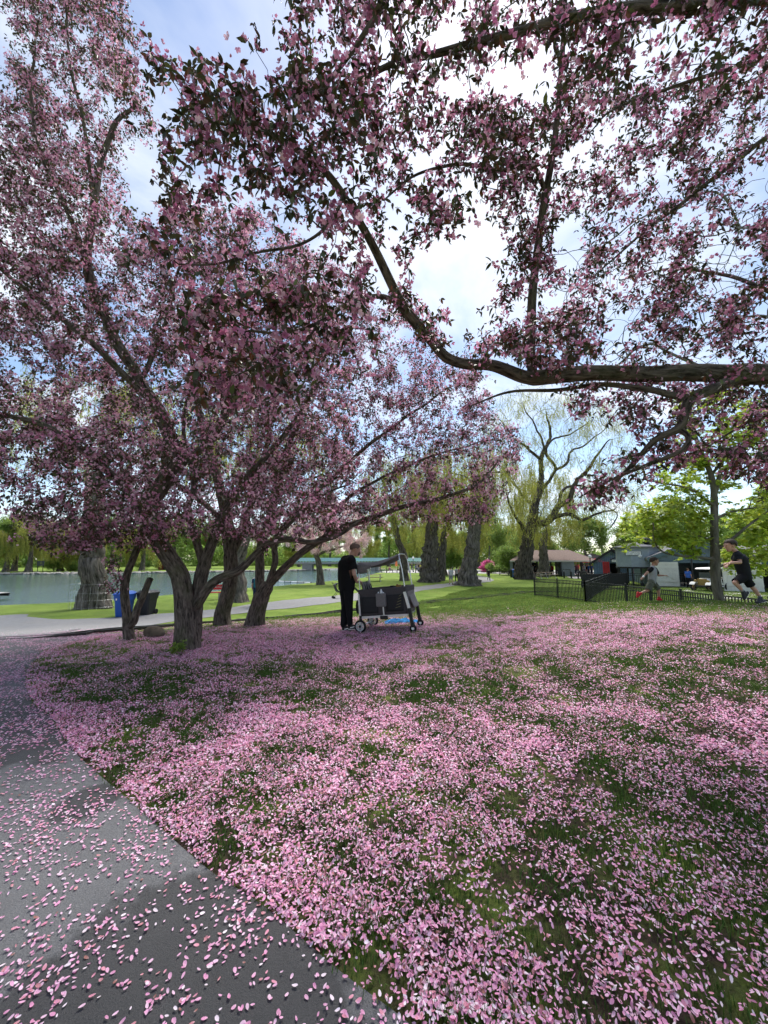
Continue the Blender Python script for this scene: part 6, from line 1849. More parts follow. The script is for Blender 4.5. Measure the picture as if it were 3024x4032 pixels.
# boulder beside the slim crab apple
b = G(606, 2510); me = stone_mesh(42, 1, 1, .6)
bm = bmesh.new(); bmesh.ops.create_icosphere(bm, subdivisions=4, radius=.5)
for v_ in bm.verts:
    k = 1 + .16*noise.noise(v_.co*2.0 + Vector((3, 1, 5))) + .05*noise.noise(v_.co*7)
    v_.co = Vector((v_.co.x*.38*k, v_.co.y*.30*k, max(v_.co.z, -.25)*.25*k))
me = bpy.data.meshes.new('boulder'); bm.to_mesh(me); bm.free()
o = mobj('boulder', me, None, mat('boulder_rock', (.19, .155, .115), .95, .15, noise_amt=.5, noise_scale=9, bump=.015), True); o.location = b + Vector((0, 0, .085)); o.rotation_euler = (0, 0, .15)
tag(o, 'smooth brown boulder at the foot of the slim crab apple', 'boulder')

# wooden dock on the left
b = G(18, 2386); dk = thing('dock', Vector((-27.3, 25.5, WATER_Z)), 'pale weathered wooden dock at the lake edge', 'dock')
for k in range(14): MB().box((-1.2+.29*k-2.2, .6, .42), (.27, 3.4, .05)).obj('plank', mat('dock_wood', (.40, .385, .36), .9, .15, noise_amt=.3, noise_scale=8), dk)
MB().box((-1.5, -1.06, .30), (4.1, .08, .2)).obj('fascia', M_DARK, dk); MB().box((-1.5, 2.2, .30), (4.1, .08, .2)).obj('fascia', M_DARK, dk)
for x_ in (-3.2, -1.5, .3): MB().bar((x_, -.9, -.9), (x_, -.9, .45), .16).obj('pile', M_DARK, dk)

# floating boom on the water
def boom(a, b_, label):
    A = Vector((*_w(*a, WATER_Z), WATER_Z)); B = Vector((*_w(*b_, WATER_Z), WATER_Z)); t = thing('floating_boom', A, label, 'boom')
    n = 6
    for k in range(n):
        p0 = (B-A)*(k/n); p1 = (B-A)*((k+.94)/n)
        MB().tube([p0 + Vector((0, 0, .04)), p1 + Vector((0, 0, .04))], .10, 10).obj('float', M_WHITE if k % 2 else mat('boom_grey', (.42, .42, .42), .6, .3), t)
        MB().lathe([(.13, -.06), (.13, .06)], 10, p1 + Vector((0, 0, .04)), 'X').obj('joint', M_BLACK, t)
boom((1075, 2290), (1226, 2297), 'floating pipe boom on the water near the bank')
boom((1120, 2244), (1335, 2244), 'white floating boom along the far shore under the bridge')
# wire guard round the bank willow
b = G(372, 2394); t = thing('wire_guard', b, 'thin wire guard standing round the stout bank willow', 'guard')
for k in range(22):
    a = k/22*6.283; MB().bar((math.cos(a)*1.05, math.sin(a)*1.05, -.3), (math.cos(a)*1.05, math.sin(a)*1.05, 1.1), .004).obj('wire', M_SILV, t)
for z in (.1, .45, .8, 1.22): MB().tube([(math.cos(a)*1.05, math.sin(a)*1.05, z) for a in np.linspace(0, 6.283, 30)], .002, 4).obj('wire_hoop', M_SILV, t)
# sign board across the lake
b = on(X(172, 80), 80); t = thing('notice_board', b, 'grey notice board on two posts across the lake', 'sign')
MB().box((0, 0, 1.75), (1.5, .08, 1.0)).obj('board', mat('board_grey', (.11, .12, .13), .8, .2), t)
for sx in (-.55, .55): MB().bar((sx, .05, -.1), (sx, .05, 1.7), .09).obj('post', M_DARK, t)
# red parasols with tables
for k, (u, y_) in enumerate(((2262, 67), (2290, 64), (2316, 66), (2338, 63))):
    b = on(X(u, y_), y_); t = thing('parasol', b, 'open red parasol over the crowd beside the blue barn', 'parasol', 'red parasols')
    m = MB(); P = []
    n = 8
    for r_, z in ((1.5, 2.02), (1.5, 2.12), (.8, 2.42), (.05, 2.62)): P += [Vector((math.cos(q*6.283/n)*r_, math.sin(q*6.283/n)*r_, z)) for q in range(n)]
    m.add(P, [(i*n+q, i*n+(q+1) % n, (i+1)*n+(q+1) % n, (i+1)*n+q) for i in range(3) for q in range(n)]).obj('canopy', mat('parasol_red', (.62, .05, .06), .7, .2, translucent=.3), t)
    MB().tube([(0, 0, -.05), (0, 0, 2.5)], .03).obj('pole', M_WHITE, t)
    MB().lathe([(.45, .70), (.45, .74), (.02, .75)], 14).obj('table', M_RED, t)
t = thing('parasol', on(X(1560, 84), 84), 'closed orange parasol by the seated people', 'parasol')
MB().lathe([(.02, 2.9), (.10, 2.6), (.30, 1.3), (.22, 1.1), (.03, 1.05)], 10).obj('canopy', mat('parasol_orange', (.75, .22, .08), .7, .2), t); MB().tube([(0, 0, -.05), (0, 0, 1.4)], .03).obj('pole', M_WHITE, t)

# ================================================================== folding wagon
WY = 8.02; wc = Vector((0.09, WY, 0)); wc.z = terr(wc.x, wc.y)
wg = thing('folding_wagon', wc, 'charcoal folding wagon with a sloping canopy and silver frame on the petals', 'wagon', rz=R(-10))
wg.rotation_euler = (0, R(-3.2), R(-17))
def quad_panel(P, th, name, material, parent):
    """a thin fabric panel through four corners, slightly bellied, with real thickness"""
    a, b, c, d = [Vector(q) for q in P]; n_ = (b-a).cross(d-a).normalized()
    m = MB(); N = 8; V1 = []
    for sgn in (0, 1):
        for i in range(N+1):
            for j in range(N+1):
                s_, t_ = i/N, j/N
                q = a*(1-s_)*(1-t_) + b*s_*(1-t_) + c*s_*t_ + d*(1-s_)*t_
                bel = .012*math.sin(math.pi*s_)*math.sin(math.pi*t_) + .004*noise.noise(q*14)
                V1.append(q + n_*(bel + (th if sgn else 0)))
    K = (N+1)**2; F = []
    for i in range(N):
        for j in range(N):
            q = i*(N+1)+j
            F.append((q, q+1, q+N+2, q+N+1)); F.append((K+q, K+q+N+1, K+q+N+2, K+q+1))
    rim = [i*(N+1) for i in range(N+1)] + [N*(N+1)+j for j in range(1, N+1)] + [i*(N+1)+N for i in range(N-1, -1, -1)] + [j for j in range(N-1, 0, -1)]
    for i in range(len(rim)):
        p_, q_ = rim[i], rim[(i+1) % len(rim)]
        F.append((p_, q_, K+q_, K+p_))
    m.add(V1, F); return m.obj(name, material, parent, smooth=True)
hx0, hx1, hw = -.48, .50, .32
zt0, zt1, zb0, zb1 = .80, .84, .30, .34
for sy, nm in ((-1, 'side_panel'), (1, 'side_panel')):
    pn = quad_panel([(hx0, sy*hw, zb0), (hx1, sy*hw, zb1), (hx1, sy*hw, zt1), (hx0, sy*hw, zt0)], .02, nm, M_FAB, wg)
    if sy < 0:
        quad_panel([(hx0+.06, sy*hw-.038, zb0+.06), (hx0+.40, sy*hw-.038, zb0+.07), (hx0+.40, sy*hw-.038, zt0-.12), (hx0+.06, sy*hw-.038, zt0-.12)], .004, 'mesh_window', M_MESH, pn)
        quad_panel([(hx0+.56, sy*hw-.038, zb1+.05), (hx1-.06, sy*hw-.038, zb1+.06), (hx1-.06, sy*hw-.038, zt1-.12), (hx0+.56, sy*hw-.038, zt1-.13)], .004, 'mesh_window', M_MESH, pn)
        for k in range(5):
            MB().bar((hx1-.22+.02*k, -hw-.048, zb1+.12+.055*k), (hx1-.12+.008*k, -hw-.048, zb1+.15+.055*k), .012, .006).obj('print', mat('olive_print', (.24, .22, .10), .8, .2), pn)
quad_panel([(hx1, -hw, zb1), (hx1, hw, zb1), (hx1, hw, zt1), (hx1, -hw, zt1)], .02, 'end_panel', M_FABG, wg)
quad_panel([(hx0, hw, zb0), (hx0, -hw, zb0), (hx0, -hw, zt0), (hx0, hw, zt0)], .02, 'end_panel', M_FAB, wg)
quad_panel([(hx0, -hw, zb0+.02), (hx1, -hw, zb1+.02), (hx1, hw, zb1+.02), (hx0, hw, zb0+.02)], .02, 'floor_panel', M_FAB, wg)
quad_panel([(hx1+.025, -.22, zt1-.14), (hx1+.025, .24, zt1-.14), (hx1+.13, .22, zb1+.10), (hx1+.13, -.20, zb1+.10)], .02, 'front_pocket', M_FABG, wg)
# folded rim cuff
for a, b_ in (((hx0, -hw, zt0), (hx1, -hw, zt1)), ((hx0, hw, zt0), (hx1, hw, zt1)), ((hx1, -hw, zt1), (hx1, hw, zt1)), ((hx0, -hw, zt0), (hx0, hw, zt0))):
    A = Vector(a); B = Vector(b_); MB().bar(A + Vector((0, 0, -.03)), B + Vector((0, 0, -.03)), .055, .11).obj('rim_cuff', M_FAB, wg, bevel=.015)
# frame
for sy in (-1, 1):
    y_ = sy*(hw+.025)
    MB().bar((hx0+.02, y_, zb0-.02), (hx1, y_, zb1-.02), .03, .045).obj('bottom_rail', M_SILV, wg)
    MB().bar((hx0, y_, zt0-.06), (hx0+.02, y_, .13), .034, .044).obj('leg', M_SILV, wg)
    MB().box((hx0+.02, y_, .24), (.05, .05, .16)).obj('leg_joint', M_BLACK, wg)
    MB().bar((hx1-.03, y_, zt1-.08), (hx1+.05, y_, .42), .04, .05).obj('leg', M_SILV, wg)
    MB().bar((hx1+.05, y_, .45), (hx1+.09, y_, .13), .06, .06).obj('leg_sleeve', M_BLACK, wg)
    MB().bar((.02, y_, zb0+.30), (.03, y_, zb0), .025).obj('stay', M_SILV, wg)
    MB().box((.03, y_, zb0-.02), (.16, .05, .07)).obj('hinge', M_BLACK, wg, bevel=.01)
    # wheels
    w = bpy.data.objects.new('rear_wheel', None); COL.objects.link(w); w.parent = wg; w.location = (hx0+.02, sy*(hw+.07), .118)
    MB().lathe([(.088, -.03), (.112, -.028), (.120, -.015), (.120, .015), (.112, .028), (.088, .03), (.088, -.03)], 28, (0, 0, 0), 'Y', False).obj('tyre', M_RUB, w, smooth=True)
    m = MB().lathe([(.072, -.024), (.092, -.024), (.092, .024), (.072, .024)], 28, (0, 0, 0), 'Y'); m.f = [f for f in m.f if len(f) == 4]
    rim_ = m.obj('rim', mat('wheel_grey', (.50, .50, .51), .5, .4), w)
    for k in range(5):
        a = k*1.2566+.3; MB().bar((0, 0, 0), (math.cos(a)*.078, 0, math.sin(a)*.078), .03, .035, up=(0, 1, 0)).obj('spoke', MAT['wheel_grey'], w)
    MB().lathe([(.02, -.034), (.026, -.03), (.026, .03), (.02, .034)], 14, (0, 0, 0), 'Y').obj('hub', M_BLACK, w)
    w = bpy.data.objects.new('front_wheel', None); COL.objects.link(w); w.parent = wg; w.location = (hx1+.10, y_, .07)
    MB().lathe([(.03, -.025), (.066, -.022), (.072, 0), (.066, .022), (.03, .025)], 20, (0, 0, 0), 'Y').obj('tyre', M_RUB, w, smooth=True)
    MB().lathe([(.01, -.03), (.03, -.028), (.03, .028), (.01, .03)], 12, (0, 0, 0), 'Y').obj('hub', M_WHITE, w)
    MB().box((hx1+.095, y_, .135), (.07, .075, .09)).obj('caster_fork', M_BLACK, wg)
MB().bar((hx0+.02, -hw-.06, .118), (hx0+.02, hw+.06, .118), .022).obj('axle', M_SILV, wg)
MB().bar((hx1, -hw-.03, zb1-.02), (hx1, hw+.03, zb1-.02), .03).obj('cross_rail', M_SILV, wg)
# canopy poles and roof
zr, zf_ = 1.34, 1.50
for sy in (-1, 1):
    MB().tube([(hx0+.02, sy*hw, zt0-.05), (hx0, sy*hw, zr)], .011).obj('canopy_pole', M_SILV, wg)
hoop = [(hx1-.02, -hw, zt1-.05), (hx1-.06, -hw, 1.2), (hx1-.10, -hw, 1.40), (hx1-.12, -hw+.04, 1.475), (hx1-.12, -hw+.12, 1.50), (hx1-.12, hw-.12, 1.50), (hx1-.12, hw-.04, 1.475), (hx1-.10, hw, 1.40), (hx1-.06, hw, 1.2), (hx1-.02, hw, zt1-.05)]
MB().tube(hoop, .013, 8).obj('canopy_hoop', M_SILV, wg)
m = MB(); nu, nv = 18, 12; V1 = []
for sgn in (0, 1):
    for i in range(nu+1):
        f = i/nu
        for j in range(nv+1):
            g = j/nv; y_ = (g-.5)*2*hw*1.04
            x_ = hx0-.03 + f*(hx1-.10-hx0)
            z_ = zr+.02 + (zf_-zr-.02)*(f**1.25) - .06*math.sin(math.pi*f) + .02*math.cos((g-.5)*math.pi) - .10*abs(g*2-1)**6*(1-f*.6) + .010*math.sin(g*26+f*3)*math.sin(math.pi*f)
            V1.append(Vector((x_, y_, z_ + (.006 if sgn else 0))))
K = (nu+1)*(nv+1); F = []
for i in range(nu):
    for j in range(nv):
        q = i*(nv+1)+j; F.append((q, q+1, q+nv+2, q+nv+1)); F.append((K+q, K+q+nv+1, K+q+nv+2, K+q+1))
m.add(V1, F); can = m.obj('canopy', M_FABG, wg, smooth=True)
quad_panel([(hx0-.035, -hw, zr-.20), (hx0-.035, hw, zr-.20), (hx0-.035, hw, zr+.01), (hx0-.035, -hw, zr+.01)], .006, 'canopy_back', M_FABG, can)
quad_panel([(hx0-.03, -hw-.005, zr-.20), (hx0+.28, -hw-.005, zr-.08), (hx0+.30, -hw-.005, zr-.03), (hx0-.03, -hw-.005, zr)], .005, 'canopy_side', M_FABG, can)
# push handle, bag, pouch, seat
MB().tube([(hx0+.02, -hw+.02, zt0-.05), (hx0-.10, -hw+.03, zt0+.06), (hx0-.20, -hw+.06, zt0+.15), (hx0-.22, -hw+.14, zt0+.17), (hx0-.22, hw-.14, zt0+.17), (hx0-.20, hw-.06, zt0+.15), (hx0-.10, hw-.03, zt0+.06), (hx0+.02, hw-.02, zt0-.05)], .019, 10).obj('push_handle', mat('handle_foam', (.06, .06, .062), .8, .2), wg, smooth=True)
m = MB(); m.prism([(-.04, 0), (.04, 0), (.055, .16), (.05, .27), (-.03, .27), (-.055, .16)], -.20, .20, lambda a, z_, t_: Vector((hx0-.09+a, t_, .34+z_))); m.obj('rear_bag', M_BLACK, wg, bevel=.02)
pch = MB().box((.0, -hw-.07, .62), (.20, .09, .26)).obj('side_pouch', M_FABG, wg, bevel=.02)
for k, (dx, hh) in enumerate(((-.05, .0), (.01, .05), (.055, -.01))):
    b_ = MB().lathe([(.025, 0), (.028, .02), (.028, .13), (.012, .165), (.012, .18)], 12, (dx, -hw-.07, .60+hh)).obj('water_bottle', mat('bottle', (.62, .66, .68), .15, .6), pch, smooth=True)
for sy in (-.13, .13):
    quad_panel([(hx0+.06, sy-.11, zt0-.05), (hx0+.06, sy+.11, zt0-.05), (hx0+.01, sy+.10, zt0+.17), (hx0+.01, sy-.10, zt0+.17)], .04, 'seat_back', M_FABG, wg)
    for dy in (-.05, .05): MB().bar((hx0+.115, sy+dy, zt0-.03), (hx0+.07, sy+dy, zt0+.12), .012, .03).obj('harness_strap', M_BLACK, wg)
MB().box((.20, 0, zt0-.02), (.10, .52, .02)).obj('tray', M_BLACK, wg)
MB().lathe([(.035, 0), (.042, .02), (.042, .07), (.05, .075), (.05, .085)], 14, (.15, -.08, zt0-.01)).obj('cup', M_BLACK, wg)
m = MB(); m.prism([(-.05, 0), (.05, 0), (.055, .10), (.02, .085), (-.02, .11), (-.05, .095)], -.02, .02, lambda a, z_, t_: Vector((.28+a, t_-.05, zt0-.01+z_))); m.obj('snack_bag', mat('snack_orange', (.40, .19, .03), .4, .4, noise_amt=.6, noise_scale=30), wg)

# crumpled blue blanket under the wagon
b = on(.42, 8.75); N = 30; m = MB(); V1 = []
for i in range(N+1):
    for j in range(N//2+1):
        x_ = (i/N-.5)*.78; y_ = (j/(N/2)-.5)*.42
        e = 1 - .25*noise.noise(Vector((x_*4, y_*4, 3)))
        h_ = .05 + .06*noise.noise(Vector((x_*7, y_*9, 0))) + .03*noise.noise(Vector((x_*16, y_*16, 1)))
        rim_k = min(1, 6*min(i/N, 1-i/N))*min(1, 5*min(2*j/N, 1-2*j/N))
        V1.append(Vector((x_*e, y_*e, max(.005, h_*rim_k + .012))))
q = N//2+1
m.add(V1, [(i*q+j, (i+1)*q+j, (i+1)*q+j+1, i*q+j+1) for i in range(N) for j in range(N//2)])
o = m.obj('blanket', mat('blanket_blue', (.04, .26, .58), .9, .1, noise_amt=.0, noise_scale=9, col2=(.015, .04, .12)), None, smooth=True); o.location = b
sm = o.modifiers.new('thick', 'SOLIDIFY'); sm.thickness = .008
tag(o, 'crumpled blue blanket lying on the grass behind the wagon wheels', 'blanket')

# black pushchair on the path
b = G(1330, 2357); t = thing('pushchair', b, 'folded-hood black pushchair standing on the footpath behind the man', 'pushchair', rz=R(20))
for sy in (-.2, .2):
    MB().tube([(-.35, sy, 1.0), (-.15, sy, .65), (.30, sy, .10)], .014).obj('frame_tube', M_BLACK, t); MB().tube([(.05, sy, .55), (-.28, sy, .08)], .014).obj('frame_tube', M_BLACK, t)
    for x_ in (-.28, .32): MB().lathe([(.02, -.02), (.08, -.02), (.08, .02), (.02, .02)], 14, (x_, sy, .08), 'Y').obj('wheel', M_RUB, t)
MB().tube([(-.35, -.2, 1.0), (-.36, .2, 1.0)], .016).obj('handle', M_BLACK, t)
m = MB(); m.prism([(-.12, .45), (.22, .36), (.25, .42), (-.06, .52), (-.22, .88), (-.28, .86)], -.19, .19, lambda a, z_, t_: Vector((a, t_, z_))); m.obj('seat', M_FAB, t)
m = MB(); m.prism([(-.26, .84), (-.10, .98), (.08, .94), (.10, .88), (-.08, .90), (-.22, .80)], -.2, .2, lambda a, z_, t_: Vector((a, t_, z_))); m.obj('hood', M_BLACK, t)

# ================================================================== white vintage car in front of the shed
cp = Vector((X(2778, 30.2), 30.2, 0)); cp.z = terr(cp.x, cp.y)
car = thing('vintage_car', cp, 'white vintage open car with a brass radiator and flat canopy', 'car', rz=R(180+24))
M_CW = mat('car_cream', (.68, .67, .62), .35, .5); M_BRASS = mat('brass', (.30, .20, .07), .35, .5, metal=.7)
MB().box((0, 0, .42), (2.9, .8, .10)).obj('chassis', M_BLACK, car)
m = MB(); m.prism([(.45, .46), (1.05, .48), (1.05, .88), (.45, .98)], -.33, .33, lambda a, z_, t_: Vector((a, t_, z_))); m.obj('bonnet', M_CW, car, bevel=.05)
rd = MB().box((1.09, 0, .70), (.08, .62, .52)).obj('radiator', M_BRASS, car, bevel=.03)
for sy in (-.42, .42):
    MB().lathe([(.02, -.08), (.09, -.06), (.11, .06), (.10, .08)], 14, (1.14, sy, .78), 'X').obj('headlight', M_BRASS, car)
    m = MB(); m.prism([(1.5, .52), (1.38, .68), (1.15, .72), (.85, .66), (.62, .44), (-.35, .42), (-.35, .36), (.66, .37), (.9, .60), (1.15, .66), (1.36, .62)], sy-.14, sy+.14, lambda a, z_, t_: Vector((a, t_*1.25, z_))); m.obj('mudguard', M_CW, car)
    for x_ in (1.05, -.95):
        w = bpy.data.objects.new('wheel', None); COL.objects.link(w); w.parent = car; w.location = (x_, sy*1.55, .34)
        MB().lathe([(.26, -.045), (.33, -.04), (.345, 0), (.33, .04), (.26, .045), (.26, -.045)], 24, (0, 0, 0), 'Y', False).obj('tyre', M_RUB, w)
        for k in range(10):
            a = k*.628; MB().bar((0, 0, 0), (math.cos(a)*.27, 0, math.sin(a)*.27), .03).obj('spoke', mat('spoke_wood', (.20, .14, .08), .7, .3), w)
        MB().lathe([(.06, -.07), (.06, .07)], 12, (0, 0, 0), 'Y').obj('hub', M_BRASS, w)
m = MB(); m.prism([(.45, .46), (.45, .98), (.36, 1.0), (.32, .62), (-.30, .60), (-.36, .98), (-.50, .98), (-.55, .60), (-1.10, .60), (-1.22, 1.05), (-1.36, 1.05), (-1.40, .46)], -.52, .52, lambda a, z_, t_: Vector((a, t_, z_))); m.obj('body', M_CW, car, bevel=.02)
for x_ in (-.22, -1.02): MB().box((x_, 0, .80), (.42, .96, .14)).obj('seat', mat('seat_leather', (.05, .04, .035), .5, .4), car, bevel=.04)
for sy in (-.5, .5):
    for x_ in (.42, -.45, -1.30): MB().bar((x_, sy, .95), (x_, sy, 1.72), .035).obj('canopy_post', M_BLACK, car)
m = MB(); m.prism([(.75, 1.70), (.5, 1.80), (-1.2, 1.83), (-1.5, 1.74), (-1.5, 1.70)], -.62, .62, lambda a, z_, t_: Vector((a, t_, z_))); m.obj('canopy', M_CW, car, bevel=.03)
MB().box((.44, 0, 1.22), (.02, .95, .42)).obj('windscreen', M_GLASS, car)
MB().tube([(.15+math.cos(a)*.03, -.24+.17*math.cos(a), 1.08+.16*math.sin(a)) for a in np.linspace(0, 6.283, 18)], .012, 6).obj('steering_wheel', M_BLACK, car)
# ================================================================== PEOPLE
def capsule(m, p0, r0, p1, r1, n=14, flat=1.0, fdir=None):
    """closed rounded cone; flat squeezes it along fdir"""
    p0 = Vector(p0); p1 = Vector(p1); d = p1-p0; L = max(d.length, 1e-4); d = d/L if L > 1e-3 else Vector((0, 0, 1))
    ref = Vector(fdir) if fdir is not None else (Vector((0, 0, 1)) if abs(d.z) < .9 else Vector((1, 0, 0)))
    y = (ref - d*ref.dot(d)).normalized(); x = y.cross(d)
    prof = [(r0*math.cos(a), -r0*math.sin(a)) for a in np.linspace(1.5, .3, 4)] + [(r0, 0.0), (r1, L)] + [(r1*math.cos(a), L + r1*math.sin(a)) for a in np.linspace(.3, 1.5, 4)]
    P = []
    for r_, t in prof:
        for k in range(n):
            a = 2*math.pi*k/n
            P.append(p0 + d*t + x*(math.cos(a)*r_) + y*(math.sin(a)*r_*flat))
    K = len(prof)
    F = [(i*n+k, i*n+(k+1) % n, (i+1)*n+(k+1) % n, (i+1)*n+k) for i in range(K-1) for k in range(n)] + [tuple(reversed(range(n))), tuple(range((K-1)*n, K*n))]
    m.add(P, F)
def fuse(m, voxel, smooth=3, name='body', hems=()):
    """one continuous skin over all the pieces"""
    me = m.mesh('raw'); o = bpy.data.objects.new('raw', me); COL.objects.link(o)
    md = o.modifiers.new('r', 'REMESH'); md.mode = 'VOXEL'; md.voxel_size = voxel
    s_ = o.modifiers.new('s', 'SMOOTH'); s_.iterations = smooth; s_.factor = .5
    dg = bpy.context.evaluated_depsgraph_get(); dg.update()
    out = bpy.data.meshes.new_from_object(o.evaluated_get(dg)); out.name = name
    bpy.data.objects.remove(o)
    if hems:        # open the cloth where sleeves, legs and waist end
        bm = bmesh.new(); bm.from_mesh(out)
        kill = [v_ for v_ in bm.verts if any(0 < (v_.co-e).dot(d) < .16 and ((v_.co-e) - d*(v_.co-e).dot(d)).length < r_ for e, d, r_ in hems)]
        bmesh.ops.delete(bm, geom=kill, context='VERTS'); bm.to_mesh(out); bm.free()
    # folds in the cloth
    if name == 'cloth':
        nn_ = np.empty(len(out.vertices)*3, np.float32); out.vertices.foreach_get('normal', nn_); nn_ = nn_.reshape(-1, 3)
        cc_ = np.empty(len(out.vertices)*3, np.float32); out.vertices.foreach_get('co', cc_); cc_ = cc_.reshape(-1, 3)
        for i_ in range(len(cc_)):
            q = Vector(cc_[i_])
            k = noise.noise(Vector((q.x*7, q.y*7, q.z*4)))*.010 + noise.noise(Vector((q.x*16, q.y*16, q.z*9)))*.005
            cc_[i_] += nn_[i_]*k
        out.vertices.foreach_set('co', cc_.ravel())
    out.polygons.foreach_set('use_smooth', np.ones(len(out.polygons), bool))
    return out
M_SKIN = mat('skin_light', (.50, .29, .22), .55, .35, noise_amt=.12, noise_scale=25)
M_SKINT = mat('skin_tan', (.38, .21, .145), .55, .35, noise_amt=.12, noise_scale=25)
M_HAIRD = mat('hair_dark', (.035, .022, .016), .7, .3, noise_amt=.4, noise_scale=90)
M_HAIRS = mat('hair_stubble', (.17, .11, .088), .8, .2, noise_amt=.4, noise_scale=140)
M_BSHIRT = mat('black_cotton', (.010, .010, .011), .9, .15, noise_amt=.3, noise_scale=12)
M_BJEAN = mat('black_denim', (.012, .012, .014), .9, .15, noise_amt=.3, noise_scale=18)

def hand(m, wrist, direction, palm_n, s, curl=0.6, thumb_side=1):
    """palm, four fingers of unequal length bent at the knuckles, thumb leaving the side of the palm"""
    d = Vector(direction).normalized(); n = Vector(palm_n); n = (n - d*n.dot(d)).normalized(); x = d.cross(n)
    w = Vector(wrist)
    capsule(m, w, .026*s, w + d*.085*s, .036*s, 12, .48, n)
    for k, L in enumerate((.072, .082, .076, .060)):
        b = w + d*.088*s + x*((k-1.5)*.0205*s)
        q = b; dd = d
        for j, f in enumerate((.42, .32, .26)):
            ang = curl*(j+.6)*.75
            dd = (d*math.cos(ang) + n*math.sin(ang)).normalized()
            e = q + dd*L*f*s
            capsule(m, q, (.0095-.001*j)*s, e, (.0088-.001*j)*s, 8); q = e
    b = w + d*.03*s + x*thumb_side*.030*s
    k1 = b + (d*.6 + x*thumb_side*.7 + n*.35).normalized()*.036*s; k2 = k1 + (d*.9 + x*thumb_side*.1 + n*.5).normalized()*.030*s
    capsule(m, b, .013*s, k1, .0115*s, 8); capsule(m, k1, .011*s, k2, .009*s, 8)

def head_parts(m, c, face, up, s):
    """skull, jaw, nose, ears, brow; c is the middle of the head"""
    f = Vector(face).normalized(); u_ = Vector(up); u_ = (u_ - f*u_.dot(f)).normalized(); l = u_.cross(f)
    c = Vector(c)
    capsule(m, c - f*.022*s + u_*.03*s, .085*s, c + f*.025*s + u_*.03*s, .080*s, 16, .92, l)
    capsule(m, c + f*.030*s - u_*.02*s, .066*s, c + f*.048*s - u_*.075*s, .042*s, 14)
    capsule(m, c + f*.098*s + u_*.015*s, .011*s, c + f*.118*s - u_*.022*s, .015*s, 8)
    for sg in (-1, 1):
        capsule(m, c + l*sg*.078*s + u_*.018*s - f*.005*s, .016*s, c + l*sg*.080*s - u_*.022*s, .012*s, 8, .5, l)
        capsule(m, c + l*sg*.018*s + f*.096*s + u_*.036*s, .010*s, c + l*sg*.050*s + f*.082*s + u_*.036*s, .009*s, 8)
    capsule(m, c + f*.092*s - u_*.050*s - l*.016*s, .008*s, c + f*.092*s - u_*.050*s + l*.016*s, .008*s, 8)
    return f, u_, l
def eyes(parent, c, f, u_, l, s, o0):
    for sg in (-1, 1):
        q = Vector(c) + l*sg*.033*s + f*.089*s + u_*.016*s - o0
        m = MB(); capsule(m, q, .006*s, q + f*.002, .006*s, 8); m.obj('eye', M_INK, parent, smooth=True)
def hair_cap(c, f, u_, l, s, thick, low_front, low_back, full=1.0):
    """closed cap of hair round the skull"""
    bm = bmesh.new(); bmesh.ops.create_icosphere(bm, subdivisions=4, radius=1)
    c = Vector(c) + u_*.034*s - f*.004*s
    kill = []
    for v_ in bm.verts:
        a = v_.co.copy()
        side = -.16
        lim = low_back + (side-low_back)*sst(a.y, -.75, -.05) if a.y < 0 else side + (low_front-side)*sst(a.y, .25, .62)
        if a.z < lim + .10*noise.noise(a*5): kill.append(v_)
        k = 1.045 + thick*sst(a.z, lim - .05, lim + .45)*(1 - .75*sst(a.y, .1, .8)) + .05*noise.noise(a*7)*full*sst(a.z, lim, lim + .4)
        v_.co = c + l*(a.x*.083*s*k) + f*(a.y*.110*s*k) + u_*(a.z*.088*s*k)
    bmesh.ops.delete(bm, geom=kill, context='VERTS')
    me = bpy.data.meshes.new('hair'); bm.to_mesh(me); bm.free()
    me.polygons.foreach_set('use_smooth', np.ones(len(me.polygons), bool))
    return me
def put(name, me, parent, o0, material):
    v_ = np.empty(len(me.vertices)*3, np.float32); me.vertices.foreach_get('co', v_); v_ = v_.reshape(-1, 3) - np.array(tuple(o0), np.float32); me.vertices.foreach_set('co', v_.ravel())
    return mobj(name, me, parent, material)

